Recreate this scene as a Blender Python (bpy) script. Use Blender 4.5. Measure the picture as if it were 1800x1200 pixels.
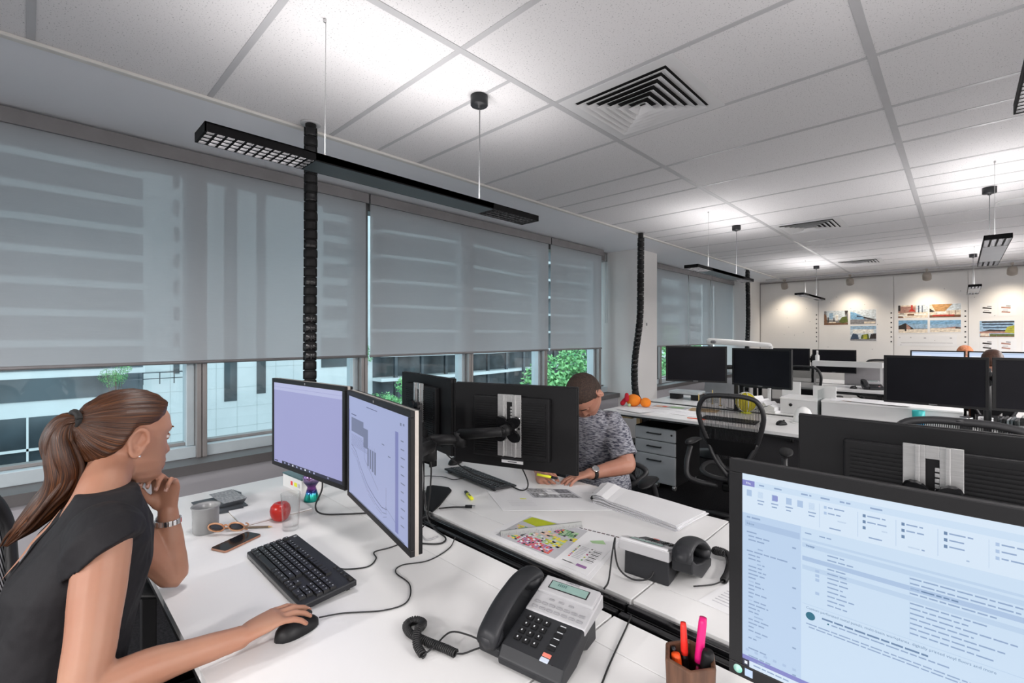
import bpy, bmesh, math, random
from mathutils import Vector, Matrix, noise

# ------------------------------------------------------------------ scene, camera, light
S = bpy.context.scene
for o in list(bpy.data.objects):
    bpy.data.objects.remove(o)
COL = S.collection
PI = math.pi
R = math.radians
random.seed(7)

cam_data = bpy.data.cameras.new('camera')
cam = bpy.data.objects.new('camera', cam_data)
COL.objects.link(cam)
cam.location = (0, 0, 1.46)
cam.rotation_euler = (R(90), 0, R(43.86))
cam_data.sensor_width = 36
cam_data.lens = 36 * 819 / 1800
cam_data.shift_y = -10 / 1800
cam_data.clip_start = 0.05
cam_data.clip_end = 400
S.camera = cam

S.view_settings.view_transform = 'Standard'
S.view_settings.look = 'None'
S.view_settings.gamma = 1
S.view_settings.use_curve_mapping = False
S.view_settings.exposure = 0.0
S.cycles.max_bounces = 8
S.cycles.diffuse_bounces = 5
S.cycles.transparent_max_bounces = 16
S.cycles.caustics_reflective = False
S.cycles.caustics_refractive = False
S.cycles.use_denoising = True
S.cycles.sample_clamp_indirect = 6

world = bpy.data.worlds.new('overcast_sky')
S.world = world
world.use_nodes = True
_bg = world.node_tree.nodes['Background']
_bg.inputs[0].default_value = (0.80, 0.93, 1.0, 1)
_bg.inputs[1].default_value = 2.6


def area_light(name, loc, sx, sy, power, rot=(0, 0, 0), col=(1, 1, 1), parent=None, spread=None):
    l = bpy.data.lights.new(name, 'AREA')
    l.shape = 'RECTANGLE'
    l.size, l.size_y = sx, sy
    l.energy = power
    l.color = col
    if spread:
        l.spread = spread
    o = bpy.data.objects.new(name, l)
    COL.objects.link(o)
    o.location = loc
    o.rotation_euler = rot
    if parent:
        o.parent = parent
    return o


UP_W, FILL_W, LOUVRE_W = 6.5, 74.0, 19.0
LAMP_COL = (1.0, 0.965, 0.955)
# unseen fill lights added to brighten the room, spaced like the pendants
ROOM_FILLS = ((2.06, 1.15), (2.06, 4.95), (2.06, 9.0), (3.95, 1.15), (3.95, 4.95), (3.95, 9.0),
               (-1.72, -2.7), (0.17, -2.7), (2.06, -2.7), (3.95, -2.7))
for lx, ly in ROOM_FILLS:
    area_light('room_fill_up', (lx, ly, 2.14), 0.1, 1.45, UP_W, (PI, 0, 0), LAMP_COL)
    area_light('room_fill_down', (lx, ly, 2.08), 0.1, 1.45, FILL_W * 2.0, (0, 0, 0), LAMP_COL)  # added fill, much stronger than the visible lamps

# ------------------------------------------------------------------ helpers


def link(o):
    COL.objects.link(o)
    return o


class MB:
    """collects shapes and links them as ONE mesh object"""

    def __init__(self):
        self.v, self.f, self.mi, self.sm = [], [], [], []
        self.M = Matrix.Identity(4)
        self.m = 0

    def add(self, vs, fs, m=None, smooth=False):
        b = len(self.v)
        self.v += [tuple(self.M @ Vector(p)) for p in vs]
        self.f += [tuple(b + i for i in q) for q in fs]
        self.mi += [self.m if m is None else m] * len(fs)
        self.sm += [smooth] * len(fs)
        return self

    def box(self, x0, x1, y0, y1, z0, z1, m=None):
        vs = [(x, y, z) for z in (z0, z1) for y in (y0, y1) for x in (x0, x1)]
        fs = [(0, 2, 3, 1), (4, 5, 7, 6), (0, 1, 5, 4), (1, 3, 7, 5), (3, 2, 6, 7), (2, 0, 4, 6)]
        return self.add(vs, fs, m)

    def cbox(self, c, s, m=None, rz=0, rx=0, ry=0):
        M0 = self.M.copy()
        self.M = self.M @ Matrix.Translation(c) @ Matrix.Rotation(rz, 4, 'Z') @ Matrix.Rotation(ry, 4, 'Y') @ Matrix.Rotation(rx, 4, 'X')
        self.box(-s[0] / 2, s[0] / 2, -s[1] / 2, s[1] / 2, -s[2] / 2, s[2] / 2, m)
        self.M = M0
        return self

    def quad(self, a, b, c, d, m=None):
        return self.add([a, b, c, d], [(0, 1, 2, 3)], m)

    def prism(self, poly, z0, z1, m=None, smooth=False):
        n = len(poly)
        vs = [(p[0], p[1], z0) for p in poly] + [(p[0], p[1], z1) for p in poly]
        fs = [tuple(range(n - 1, -1, -1)), tuple(range(n, 2 * n))]
        self.add(vs, fs, m)
        b = len(self.v) - 2 * n
        for i in range(n):
            j = (i + 1) % n
            self.f.append((b + i, b + j, b + n + j, b + n + i))
            self.mi.append(self.m if m is None else m)
            self.sm.append(smooth)
        return self

    def prism_x(self, poly, x0, x1, m=None):
        """poly of (y,z), extruded along x"""
        M0 = self.M.copy()
        self.M = self.M @ Matrix(((0, 0, 1, 0), (1, 0, 0, 0), (0, 1, 0, 0), (0, 0, 0, 1)))
        self.prism(poly, x0, x1, m)
        self.M = M0
        return self

    def lathe(self, prof, n=24, c=(0, 0, 0), m=None, smooth=True):
        vs, fs = [], []
        for r, z in prof:
            for k in range(n):
                a = 2 * PI * k / n
                vs.append((c[0] + r * math.cos(a), c[1] + r * math.sin(a), c[2] + z))
        for i in range(len(prof) - 1):
            for k in range(n):
                k2 = (k + 1) % n
                fs.append((i * n + k, i * n + k2, (i + 1) * n + k2, (i + 1) * n + k))
        if prof[0][0] > 1e-6:
            fs.append(tuple(range(n - 1, -1, -1)))
        if prof[-1][0] > 1e-6:
            b = (len(prof) - 1) * n
            fs.append(tuple(range(b, b + n)))
        return self.add(vs, fs, m, smooth)

    def loft(self, secs, n=16, m=None, caps=True, close_tip=True):
        """secs: (centre, ux, uy) with ux, uy half axes as vectors"""
        vs, fs = [], []
        for c, ux, uy in secs:
            c, ux, uy = Vector(c), Vector(ux), Vector(uy)
            for k in range(n):
                a = 2 * PI * k / n
                vs.append(c + ux * math.cos(a) + uy * math.sin(a))
        for i in range(len(secs) - 1):
            for k in range(n):
                k2 = (k + 1) % n
                fs.append((i * n + k, i * n + k2, (i + 1) * n + k2, (i + 1) * n + k))
        if caps:
            fs.append(tuple(range(n - 1, -1, -1)))
            b = (len(secs) - 1) * n
            fs.append(tuple(range(b, b + n)))
        return self.add(vs, fs, m, True)

    def tube(self, pts, r, n=8, m=None, rounded=False, flat=None):
        """r: number or list of radii along pts; flat=(factor, up vector)"""
        pts = [Vector(p) for p in pts]
        rs = list(r) if isinstance(r, (list, tuple)) else [r] * len(pts)
        if rounded:
            d0 = (pts[0] - pts[1]).normalized()
            d1 = (pts[-1] - pts[-2]).normalized()
            pre = [(pts[0] + d0 * rs[0] * q, rs[0] * math.sqrt(max(0.02, 1 - q * q))) for q in (0.96, 0.75, 0.4)]
            post = [(pts[-1] + d1 * rs[-1] * q, rs[-1] * math.sqrt(max(0.02, 1 - q * q))) for q in (0.4, 0.75, 0.96)]
            pts = [p for p, _ in pre] + pts + [p for p, _ in post]
            rs = [q for _, q in pre] + rs + [q for _, q in post]
        secs = []
        t = (pts[1] - pts[0]).normalized()
        up = Vector((0, 0, 1)) if abs(t.z) < 0.9 else Vector((0, 1, 0))
        if flat:
            up = Vector(flat[1])
        u = t.cross(up).normalized()
        for i, p in enumerate(pts):
            if i == 0:
                t = (pts[1] - pts[0]).normalized()
            elif i == len(pts) - 1:
                t = (pts[-1] - pts[-2]).normalized()
            else:
                t = ((pts[i + 1] - p).normalized() + (p - pts[i - 1]).normalized())
                t = t.normalized() if t.length > 1e-6 else (pts[i + 1] - p).normalized()
            u = (u - t * u.dot(t))
            u = u.normalized() if u.length > 1e-6 else t.orthogonal().normalized()
            w = u.cross(t).normalized()
            k = flat[0] if flat else 1
            secs.append((p, u * rs[i], w * rs[i] * k))
        return self.loft(secs, n, m)

    def ball(self, c, r, n=16, m=None, sc=(1, 1, 1)):
        vs, fs = [], []
        h = max(6, n // 2)
        for i in range(h + 1):
            t = PI * i / h
            for k in range(n):
                a = 2 * PI * k / n
                vs.append((c[0] + r * sc[0] * math.sin(t) * math.cos(a), c[1] + r * sc[1] * math.sin(t) * math.sin(a), c[2] - r * sc[2] * math.cos(t)))
        for i in range(h):
            for k in range(n):
                k2 = (k + 1) % n
                fs.append((i * n + k, i * n + k2, (i + 1) * n + k2, (i + 1) * n + k))
        return self.add(vs, fs, m, True)

    def build(self, name, mats, parent=None, bevel=None, seg=2, smooth=None, weld=False):
        me = bpy.data.meshes.new(name)
        me.from_pydata(self.v, [], self.f)
        if not isinstance(mats, (list, tuple)):
            mats = [mats]
        for q in mats:
            me.materials.append(q)
        for p, mi, s in zip(me.polygons, self.mi, self.sm):
            p.material_index = min(mi, len(mats) - 1)
            p.use_smooth = s if smooth is None else smooth
        if weld:
            bm = bmesh.new()
            bm.from_mesh(me)
            bmesh.ops.remove_doubles(bm, verts=bm.verts, dist=1e-5)
            bm.to_mesh(me)
            bm.free()
        me.update()
        o = link(bpy.data.objects.new(name, me))
        if parent is not None:
            o.parent = parent
        if bevel:
            b = o.modifiers.new('bevel', 'BEVEL')
            b.width = bevel
            b.segments = seg
            b.limit_method = 'ANGLE'
            b.angle_limit = R(40)
        return o


def tag(o, label, cat, group=None, kind=None):
    o['label'] = label
    o['category'] = cat
    if group:
        o['group'] = group
    if kind:
        o['kind'] = kind
    return o


def thing(name, label, cat, loc=(0, 0, 0), rz=0, group=None):
    o = link(bpy.data.objects.new(name, None))
    o.empty_display_size = 0.05
    o.location = loc
    o.rotation_euler = (0, 0, rz)
    return tag(o, label, cat, group)


def struct(o):
    o['kind'] = 'structure'
    return o


def copy_tree(o, parent=None):
    c = link(o.copy())
    if parent is not None:
        c.parent = parent
    for ch in list(o.children):
        copy_tree(ch, c)
    return c


def dup(o, label, loc, rz=0, group=None):
    c = copy_tree(o)
    c.location = loc
    c.rotation_euler = (0, 0, rz)
    c['label'] = label
    if group:
        c['group'] = group
    return c


def rrect(x0, x1, y0, y1, r, n=4):
    p = []
    for cx, cy, a0 in ((x1 - r, y1 - r, 0), (x0 + r, y1 - r, 90), (x0 + r, y0 + r, 180), (x1 - r, y0 + r, 270)):
        for k in range(n + 1):
            a = R(a0 + 90 * k / n)
            p.append((cx + r * math.cos(a), cy + r * math.sin(a)))
    return p


def smooth_path(pts, k=6):
    """Catmull-Rom through pts"""
    P = [Vector(p) for p in pts]
    P = [P[0] * 2 - P[1]] + P + [P[-1] * 2 - P[-2]]
    out = []
    for i in range(1, len(P) - 2):
        a, b, c, d = P[i - 1:i + 3]
        for j in range(k):
            t = j / k
            out.append(0.5 * ((2 * b) + (c - a) * t + (2 * a - 5 * b + 4 * c - d) * t * t + (3 * b - a - 3 * c + d) * t ** 3))
    out.append(P[-2])
    return out


def text_mb(txt, size, align='CENTER', bold=0.0):
    cu = bpy.data.curves.new('lettering', 'FONT')
    cu.body = txt
    cu.size = size
    cu.align_x = align
    cu.align_y = 'CENTER'
    cu.resolution_u = 2
    cu.offset = bold
    o = link(bpy.data.objects.new('lettering', cu))
    me = bpy.data.meshes.new_from_object(o.evaluated_get(bpy.context.evaluated_depsgraph_get()))
    vs = [tuple(v.co) for v in me.vertices]
    fs = [tuple(p.vertices) for p in me.polygons]
    bpy.data.objects.remove(o)
    bpy.data.curves.remove(cu)
    bpy.data.meshes.remove(me)
    return vs, fs


# ------------------------------------------------------------------ materials


def nt_new(name):
    m = bpy.data.materials.new(name)
    m.use_nodes = True
    nt = m.node_tree
    return m, nt, nt.nodes['Principled BSDF']


def mat(name, col, rough=0.5, metal=0.0, var=0.06, scale=8.0, bump=0.0, bscale=60.0, spec=0.5, coat=0.0, stretch=(1, 1, 1), col2=None, trans=0.0, ior=1.45, detail=3):
    m, nt, b = nt_new(name)
    tc = nt.nodes.new('ShaderNodeTexCoord')
    mp = nt.nodes.new('ShaderNodeMapping')
    mp.inputs['Scale'].default_value = stretch
    nt.links.new(tc.outputs['Object'], mp.inputs[0])
    nz = nt.nodes.new('ShaderNodeTexNoise')
    nz.inputs['Scale'].default_value = scale
    nz.inputs['Detail'].default_value = detail
    nt.links.new(mp.outputs[0], nz.inputs['Vector'])
    rp = nt.nodes.new('ShaderNodeValToRGB')
    c = Vector(col)
    c2 = Vector(col2) if col2 else c * (1 + var)
    c1 = c if col2 else c * (1 - var)
    rp.color_ramp.elements[0].position = 0.35
    rp.color_ramp.elements[1].position = 0.65
    rp.color_ramp.elements[0].color = (*c1, 1)
    rp.color_ramp.elements[1].color = (min(c2[0], 1), min(c2[1], 1), min(c2[2], 1), 1)
    nt.links.new(nz.outputs[0], rp.inputs[0])
    nt.links.new(rp.outputs[0], b.inputs['Base Color'])
    b.inputs['Roughness'].default_value = rough
    b.inputs['Metallic'].default_value = metal
    b.inputs['Specular IOR Level'].default_value = spec
    b.inputs['IOR'].default_value = ior
    if coat:
        b.inputs['Coat Weight'].default_value = coat
    if trans:
        b.inputs['Transmission Weight'].default_value = trans
    if bump:
        n2 = nt.nodes.new('ShaderNodeTexNoise')
        n2.inputs['Scale'].default_value = bscale
        nt.links.new(mp.outputs[0], n2.inputs['Vector'])
        bp = nt.nodes.new('ShaderNodeBump')
        bp.inputs['Strength'].default_value = bump
        bp.inputs['Distance'].default_value = 0.002
        nt.links.new(n2.outputs[0], bp.inputs['Height'])
        nt.links.new(bp.outputs[0], b.inputs['Normal'])
    return m


def emat(name, col, strength=1.0, gloss=True):
    m, nt, b = nt_new(name)
    b.inputs['Base Color'].default_value = (0.01, 0.01, 0.012, 1)
    b.inputs['Roughness'].default_value = 0.35
    b.inputs['Specular IOR Level'].default_value = 0.3 if gloss else 0
    b.inputs['Emission Color'].default_value = (*col, 1)
    b.inputs['Emission Strength'].default_value = strength
    return m


def s2l(*c):
    """sRGB 0-255 to linear"""
    return tuple((x / 255 / 12.92) if x / 255 <= 0.04045 else ((x / 255 + 0.055) / 1.055) ** 2.4 for x in c)


def see_through(name, col, alpha, pattern=None, scale=300, rough=0.6, translucent=0.0):
    """woven stuff that lets part of the light straight through"""
    m, nt, b = nt_new(name)
    b.inputs['Base Color'].default_value = (*col, 1)
    b.inputs['Roughness'].default_value = rough
    b.inputs['Specular IOR Level'].default_value = 0.15
    out = nt.nodes['Material Output']
    tr = nt.nodes.new('ShaderNodeBsdfTransparent')
    mx = nt.nodes.new('ShaderNodeMixShader')
    src = b.outputs[0]
    if translucent:
        tl = nt.nodes.new('ShaderNodeBsdfTranslucent')
        tl.inputs[0].default_value = (*col, 1)
        m2 = nt.nodes.new('ShaderNodeMixShader')
        m2.inputs[0].default_value = translucent
        nt.links.new(b.outputs[0], m2.inputs[1])
        nt.links.new(tl.outputs[0], m2.inputs[2])
        src = m2.outputs[0]
    nt.links.new(tr.outputs[0], mx.inputs[1])
    nt.links.new(src, mx.inputs[2])
    nt.links.new(mx.outputs[0], out.inputs[0])
    mx.inputs[0].default_value = alpha
    if pattern:
        tc = nt.nodes.new('ShaderNodeTexCoord')
        wv = nt.nodes.new('ShaderNodeTexWave')
        wv.bands_direction = pattern
        wv.inputs['Scale'].default_value = scale
        wv.inputs['Distortion'].default_value = 0.3
        nt.links.new(tc.outputs['Object'], wv.inputs['Vector'])
        mr = nt.nodes.new('ShaderNodeMapRange')
        mr.inputs['From Min'].default_value = 0.35
        mr.inputs['From Max'].default_value = 0.65
        mr.inputs['To Min'].default_value = max(0, alpha - 0.35)
        mr.inputs['To Max'].default_value = min(1, alpha + 0.3)
        nt.links.new(wv.outputs[1], mr.inputs[0])
        nt.links.new(mr.outputs[0], mx.inputs[0])
    return m


def glass_mat(name, tint, refl=0.08):
    m, nt, b = nt_new(name)
    nt.nodes.remove(b)
    out = nt.nodes['Material Output']
    tr = nt.nodes.new('ShaderNodeBsdfTransparent')
    tr.inputs[0].default_value = (*tint, 1)
    gl = nt.nodes.new('ShaderNodeBsdfGlossy')
    gl.inputs['Roughness'].default_value = 0.03
    lw = nt.nodes.new('ShaderNodeLayerWeight')
    pw = nt.nodes.new('ShaderNodeMath'); pw.operation = 'POWER'; pw.inputs[1].default_value = 3.5
    nt.links.new(lw.outputs['Facing'], pw.inputs[0])
    fr = nt.nodes.new('ShaderNodeMath'); fr.operation = 'MULTIPLY_ADD'; fr.inputs[1].default_value = 0.55; fr.inputs[2].default_value = 0.035
    nt.links.new(pw.outputs[0], fr.inputs[0])
    mx = nt.nodes.new('ShaderNodeMixShader')
    nt.links.new(fr.outputs[0], mx.inputs[0])
    nt.links.new(tr.outputs[0], mx.inputs[1])
    nt.links.new(gl.outputs[0], mx.inputs[2])
    nt.links.new(mx.outputs[0], out.inputs[0])
    return m


M = {}
M['desk_white'] = mat('white_laminate', (0.80, 0.795, 0.79), 0.32, var=0.012, scale=3, spec=0.4)
M['desk_edge'] = mat('black_edge', (0.012, 0.012, 0.013), 0.5)
M['white_paint'] = mat('white_wall_paint', (0.80, 0.79, 0.78), 0.85, var=0.015, scale=2, bump=0.05, bscale=150)
M['grey_wall'] = mat('grey_wall_paint', (0.38, 0.375, 0.40), 0.8, var=0.02, scale=2, bump=0.05, bscale=150)
M['soffit'] = mat('soffit_plaster', (0.86, 0.88, 0.92), 0.85, var=0.01, scale=1.5)
M['carpet'] = mat('charcoal_carpet', (0.020, 0.019, 0.021), 0.95, var=0.35, scale=90, bump=0.6, bscale=400, spec=0.1)
M['black'] = mat('black_plastic', (0.010, 0.010, 0.011), 0.45, var=0.1, spec=0.3)
M['black_matt'] = mat('matt_black_plastic', (0.008, 0.008, 0.009), 0.65, var=0.12, bump=0.1, bscale=500, spec=0.2)
M['black_gloss'] = mat('glossy_black_plastic', (0.008, 0.008, 0.009), 0.15, var=0.05)
M['dark_grey'] = mat('dark_grey_plastic', (0.035, 0.036, 0.04), 0.5, var=0.1, spec=0.3)
M['phone_grey'] = mat('charcoal_phone_plastic', (0.020, 0.021, 0.024), 0.42, var=0.08, bump=0.06, bscale=700, spec=0.35)
M['mid_grey'] = mat('mid_grey_plastic', (0.22, 0.225, 0.235), 0.5)
M['silver'] = mat('silver_plastic', (0.62, 0.62, 0.63), 0.32, metal=0.35, var=0.03)
M['steel'] = mat('brushed_steel', (0.60, 0.60, 0.60), 0.33, metal=0.85, var=0.06, scale=30, stretch=(1, 1, 12))
M['chrome'] = mat('chrome', (0.75, 0.75, 0.76), 0.12, metal=1.0, var=0.02)
M['white_plastic'] = mat('white_plastic', (0.78, 0.78, 0.77), 0.4, var=0.02)
M['paper'] = mat('white_paper', (0.80, 0.80, 0.81), 0.75, var=0.012, scale=5)
M['paper_edge'] = mat('stacked_paper_edges', (0.62, 0.62, 0.65), 0.85, var=0.25, scale=10, stretch=(1, 1, 90))
M['ink'] = mat('grey_ink', (0.20, 0.20, 0.22), 0.7, var=0.4, scale=60)
M['ink_light'] = mat('pale_grey_ink', (0.52, 0.52, 0.55), 0.7, var=0.15, scale=60)
M['frame_alu'] = mat('window_aluminium', (0.30, 0.285, 0.28), 0.42, metal=0.5, var=0.04)
M['frame_pale'] = mat('pale_window_aluminium', (0.55, 0.63, 0.67), 0.4, metal=0.3, var=0.03)
M['sill_dark'] = mat('dark_sill_laminate', (0.115, 0.11, 0.112), 0.5, var=0.04)
M['glass'] = glass_mat('window_glass', (0.86, 0.96, 0.97))
M['clear'] = glass_mat('clear_acrylic', (0.90, 0.92, 0.92))
M['rubber'] = mat('black_rubber', (0.012, 0.012, 0.012), 0.7)
M['cable'] = mat('black_cable', (0.012, 0.012, 0.013), 0.5)
M['cable_grey'] = mat('grey_cable', (0.35, 0.35, 0.36), 0.5)
M['pink'] = mat('bright_pink_plastic', (0.80, 0.012, 0.20), 0.35)
M['red'] = mat('red_plastic', (0.78, 0.03, 0.02), 0.35)
M['orange'] = mat('orange_red_plastic', (0.85, 0.09, 0.012), 0.35)
M['yellow'] = mat('fluorescent_yellow_plastic', (0.80, 0.82, 0.03), 0.4)
M['teal'] = mat('teal_plastic', (0.03, 0.42, 0.42), 0.4)
M['brass'] = mat('brass', (0.62, 0.45, 0.16), 0.35, metal=0.7)
M['wood'] = mat('walnut_wood', (0.13, 0.06, 0.033), 0.45, col2=(0.075, 0.033, 0.018), scale=6, stretch=(14, 14, 1.5))
M['pale_wood'] = mat('pine_wood', (0.62, 0.43, 0.22), 0.5, col2=(0.52, 0.34, 0.16), scale=6, stretch=(12, 12, 1))

# ------------------------------------------------------------------ room shell
ZC = 2.65
XW = -3.55            # plane of the blinds
XR, YB, YE = 6.2, -5.0, 11.3

b = MB(); b.box(-4.0, XR + 0.2, YB - 0.2, YE + 0.3, -0.12, 0.0)
struct(b.build('floor', M['carpet']))

# ceiling: mineral tiles with pin holes, in a grid of flush metal strips
m, nt, bs = nt_new('mineral_tile')
tc = nt.nodes.new('ShaderNodeTexCoord')
vo = nt.nodes.new('ShaderNodeTexNoise'); vo.inputs['Scale'].default_value = 160; vo.inputs['Detail'].default_value = 1
nt.links.new(tc.outputs['Object'], vo.inputs[0])
rp = nt.nodes.new('ShaderNodeValToRGB')
rp.color_ramp.elements[0].position = 0.28; rp.color_ramp.elements[0].color = (0.42, 0.42, 0.43, 1)
rp.color_ramp.elements[1].position = 0.36; rp.color_ramp.elements[1].color = (0.80, 0.79, 0.80, 1)
nt.links.new(vo.outputs[0], rp.inputs[0]); nt.links.new(rp.outputs[0], bs.inputs[0])
bs.inputs['Roughness'].default_value = 0.9; bs.inputs['Specular IOR Level'].default_value = 0.2
M['tile'] = m
M['grid'] = mat('ceiling_grid_strip', (0.52, 0.52, 0.535), 0.42, var=0.02)
M['grid_cream'] = mat('ceiling_wall_angle', (0.72, 0.71, 0.68), 0.5, var=0.02)  # cream trim, paler than the grid strips
XG = [-2.70, -1.50, -0.27, 0.95, 2.17, 3.39, 4.61, 5.83]
ceil = MB()
ceil.box(-2.70, XR + 0.2, YB - 0.2, YE + 0.3, ZC, ZC + 0.1)
ceil_o = struct(ceil.build('ceiling', M['tile']))
g = MB()
for x in XG[1:]:
    g.box(x - 0.016, x + 0.016, YB, YE, ZC - 0.0025, ZC)
yl = [0.63 + 0.62 * k for k in range(-9, 18)]
for y in yl:
    g.box(-2.69, XR, y - 0.013, y + 0.013, ZC - 0.002, ZC)
for x0, x1, y in ((-2.69, -1.5, 1.56), (-2.69, -1.5, 3.43), (-2.69, -1.5, 5.30), (-2.69, -1.5, 9.6), (-0.27, 0.95, 3.43), (-0.27, 0.95, 4.66), (-0.27, 0.95, 5.28), (-0.27, 0.95, 9.6), (-2.69, -1.5, 7.2), (-1.5, -0.27, 7.2)):
    g.box(x0, x1, y - 0.010, y + 0.010, ZC - 0.002, ZC)
g.build('ceiling_grid', M['grid'], ceil_o)
b = MB(); b.box(-4.0, -2.70, YB - 0.2, YE + 0.3, ZC - 0.004, ZC + 0.1)
struct(b.build('ceiling_soffit', M['soffit']))
b = MB(); b.box(-2.725, -2.69, YB, YE, ZC - 0.016, ZC)
struct(b.build('trim_1', M['grid_cream'], bevel=0.004))

# walls
WT = 0.25
b = MB(); b.box(-4.0, XR + 0.2, YE, YE + 0.25, 0, ZC)
struct(b.build('wall_far', M['white_paint']))
b = MB(); b.box(XR, XR + 0.2, YB, YE, 0, ZC)
struct(b.build('wall_right', M['white_paint']))
b = MB(); b.box(-4.0, XR, YB - 0.2, YB, 0, ZC)
struct(b.build('wall_back', M['white_paint']))
b = MB()
b.box(-3.85, -3.46, YB, 5.75, 0, 0.60)
b.box(-3.85, -3.46, 6.30, YE, 0, 0.60)
wl = struct(b.build('wall_left', M['grey_wall']))
b = MB(); b.box(-3.95, -3.15, 5.75, 6.30, 0, ZC - 0.004)
struct(b.build('wall_column', M['white_paint'], bevel=0.004))
b = MB(); b.box(-3.95, -3.20, 10.62, YE, 0, ZC - 0.004)
struct(b.build('wall_pier', M['white_paint'], bevel=0.004))
# dark sills
for i, (y0, y1) in enumerate(((YB, 5.75), (6.30, 10.62))):
    b = MB(); b.box(-3.80, -3.43, y0, y1, 0.60, 0.66)
    if i == 0:
        for y in (-1.2, 0.45, 1.35, 3.1):
            b.box(-3.429, -3.4285, y - 0.002, y + 0.002, 0.60, 0.66, 1)
    struct(b.build('trim_%d' % (2 + i), [M['sill_dark'], M['black']], bevel=0.004))
# skirting
b = MB(); b.box(-3.46, -3.445, YB, 5.75, 0, 0.09)
struct(b.build('baseboard_left', M['sill_dark']))
b = MB(); b.box(-3.20, XR, YE - 0.015, YE, 0, 0.09)
struct(b.build('baseboard_far', M['sill_dark']))

# ------------------------------------------------------------------ windows
GX = -3.72
wn = 0


def window(y0, y1, mulls, idx):
    f = MB()
    f.box(GX - 0.05, GX + 0.09, y0, y1, 0.66, 0.735, 1)            # lower transom, pale
    f.box(GX - 0.05, GX + 0.09, y0, y1, 2.52, 2.64, 0)
    for y in mulls:
        f.box(GX - 0.06, GX + 0.115, y - 0.030, y - 0.002, 0.66, 2.60, 0)
        f.box(GX - 0.06, GX + 0.115, y + 0.002, y + 0.030, 0.66, 2.60, 0)
        f.box(GX - 0.055, GX + 0.055, y - 0.075, y - 0.030, 0.735, 2.60, 1)
    f.box(GX - 0.05, GX + 0.02, y0, y1, 0.735, 0.755, 0)
    o = struct(f.build('window_%d' % idx, [M['frame_alu'], M['frame_pale']], bevel=0.003))
    ys = [y0] + list(mulls) + [y1]
    for a, c in zip(ys[:-1], ys[1:]):
        p = MB(); p.quad((GX, a, 0.70), (GX, c, 0.70), (GX, c, 2.56), (GX, a, 2.56))
        p.build('pane', M['glass'], o)


window(YB, 5.75, (-2.7, -1.53, -0.37, 0.80, 1.965, 3.15, 4.345, 5.52), 1)
window(6.30, 10.62, (7.35, 8.5, 9.6), 2)

# ------------------------------------------------------------------ roller blinds
bm_, nt, bs = nt_new('grey_screen_fabric')
out = nt.nodes['Material Output']
tc = nt.nodes.new('ShaderNodeTexCoord')
mp = nt.nodes.new('ShaderNodeMapping'); mp.inputs['Scale'].default_value = (1, 3, 150)
nt.links.new(tc.outputs['Object'], mp.inputs[0])
nz = nt.nodes.new('ShaderNodeTexNoise'); nz.inputs['Scale'].default_value = 3.0
nt.links.new(mp.outputs[0], nz.inputs[0])
rp = nt.nodes.new('ShaderNodeValToRGB')
rp.color_ramp.elements[0].color = (0.56, 0.58, 0.61, 1); rp.color_ramp.elements[1].color = (0.64, 0.665, 0.70, 1)
nt.links.new(nz.outputs[0], rp.inputs[0]); nt.links.new(rp.outputs[0], bs.inputs[0])
bs.inputs['Roughness'].default_value = 0.8; bs.inputs['Specular IOR Level'].default_value = 0.15
tl = nt.nodes.new('ShaderNodeBsdfTranslucent'); tl.inputs[0].default_value = (0.40, 0.44, 0.46, 1)
m1 = nt.nodes.new('ShaderNodeMixShader'); m1.inputs[0].default_value = 0.35
tr = nt.nodes.new('ShaderNodeBsdfTransparent'); m2 = nt.nodes.new('ShaderNodeMixShader'); m2.inputs[0].default_value = 0.925
nt.links.new(bs.outputs[0], m1.inputs[1]); nt.links.new(tl.outputs[0], m1.inputs[2])
nt.links.new(tr.outputs[0], m2.inputs[1]); nt.links.new(m1.outputs[0], m2.inputs[2]); nt.links.new(m2.outputs[0], out.inputs[0])
M['blind'] = bm_
M['blind_rail'] = mat('grey_blind_rail', (0.27, 0.26, 0.265), 0.5, metal=0.2)


def blind(y0, y1, label, zb=1.285, chain=None):
    t = thing('roller_blind', label, 'blind', (XW, (y0 + y1) / 2, zb), 0, 'grey roller blinds along the window wall')
    h = (y1 - y0) / 2
    zt = 2.60 - zb
    f = MB()
    n = 24
    for i in range(n):
        a, c = -h + 2 * h * i / n, -h + 2 * h * (i + 1) / n
        w = lambda y: 0.004 * math.sin(y * 5 + y0 * 3)
        f.add([(w(a), a, 0.01), (w(c), c, 0.01), (0, c, zt), (0, a, zt)], [(0, 1, 2, 3)], 0, True)
    f.build('fabric', M['blind'], t)
    r = MB(); r.tube([(0, -h, 0.006), (0, h, 0.006)], 0.011, 10)
    r.build('bottom_rail', M['blind_rail'], t)
    k = MB(); k.tube([(-0.03, -h - 0.01, zt - 0.005), (-0.03, h + 0.01, zt - 0.005)], 0.028, 16)
    k.box(0.012, 0.030, -h - 0.012, h + 0.012, zt - 0.045, zt + 0.035)
    k.build('roller', M['blind_rail'], t)
    if chain is not None:
        c = MB()
        c.tube([(0.03, chain, zt - 0.02), (0.03, chain, 0.35)], 0.0035, 6)
        c.tube([(0.045, chain + 0.02, zt - 0.02), (0.045, chain + 0.02, 0.35)], 0.0035, 6)
        c.build('pull_chain', M['frame_pale'], t)
    return t


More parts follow.
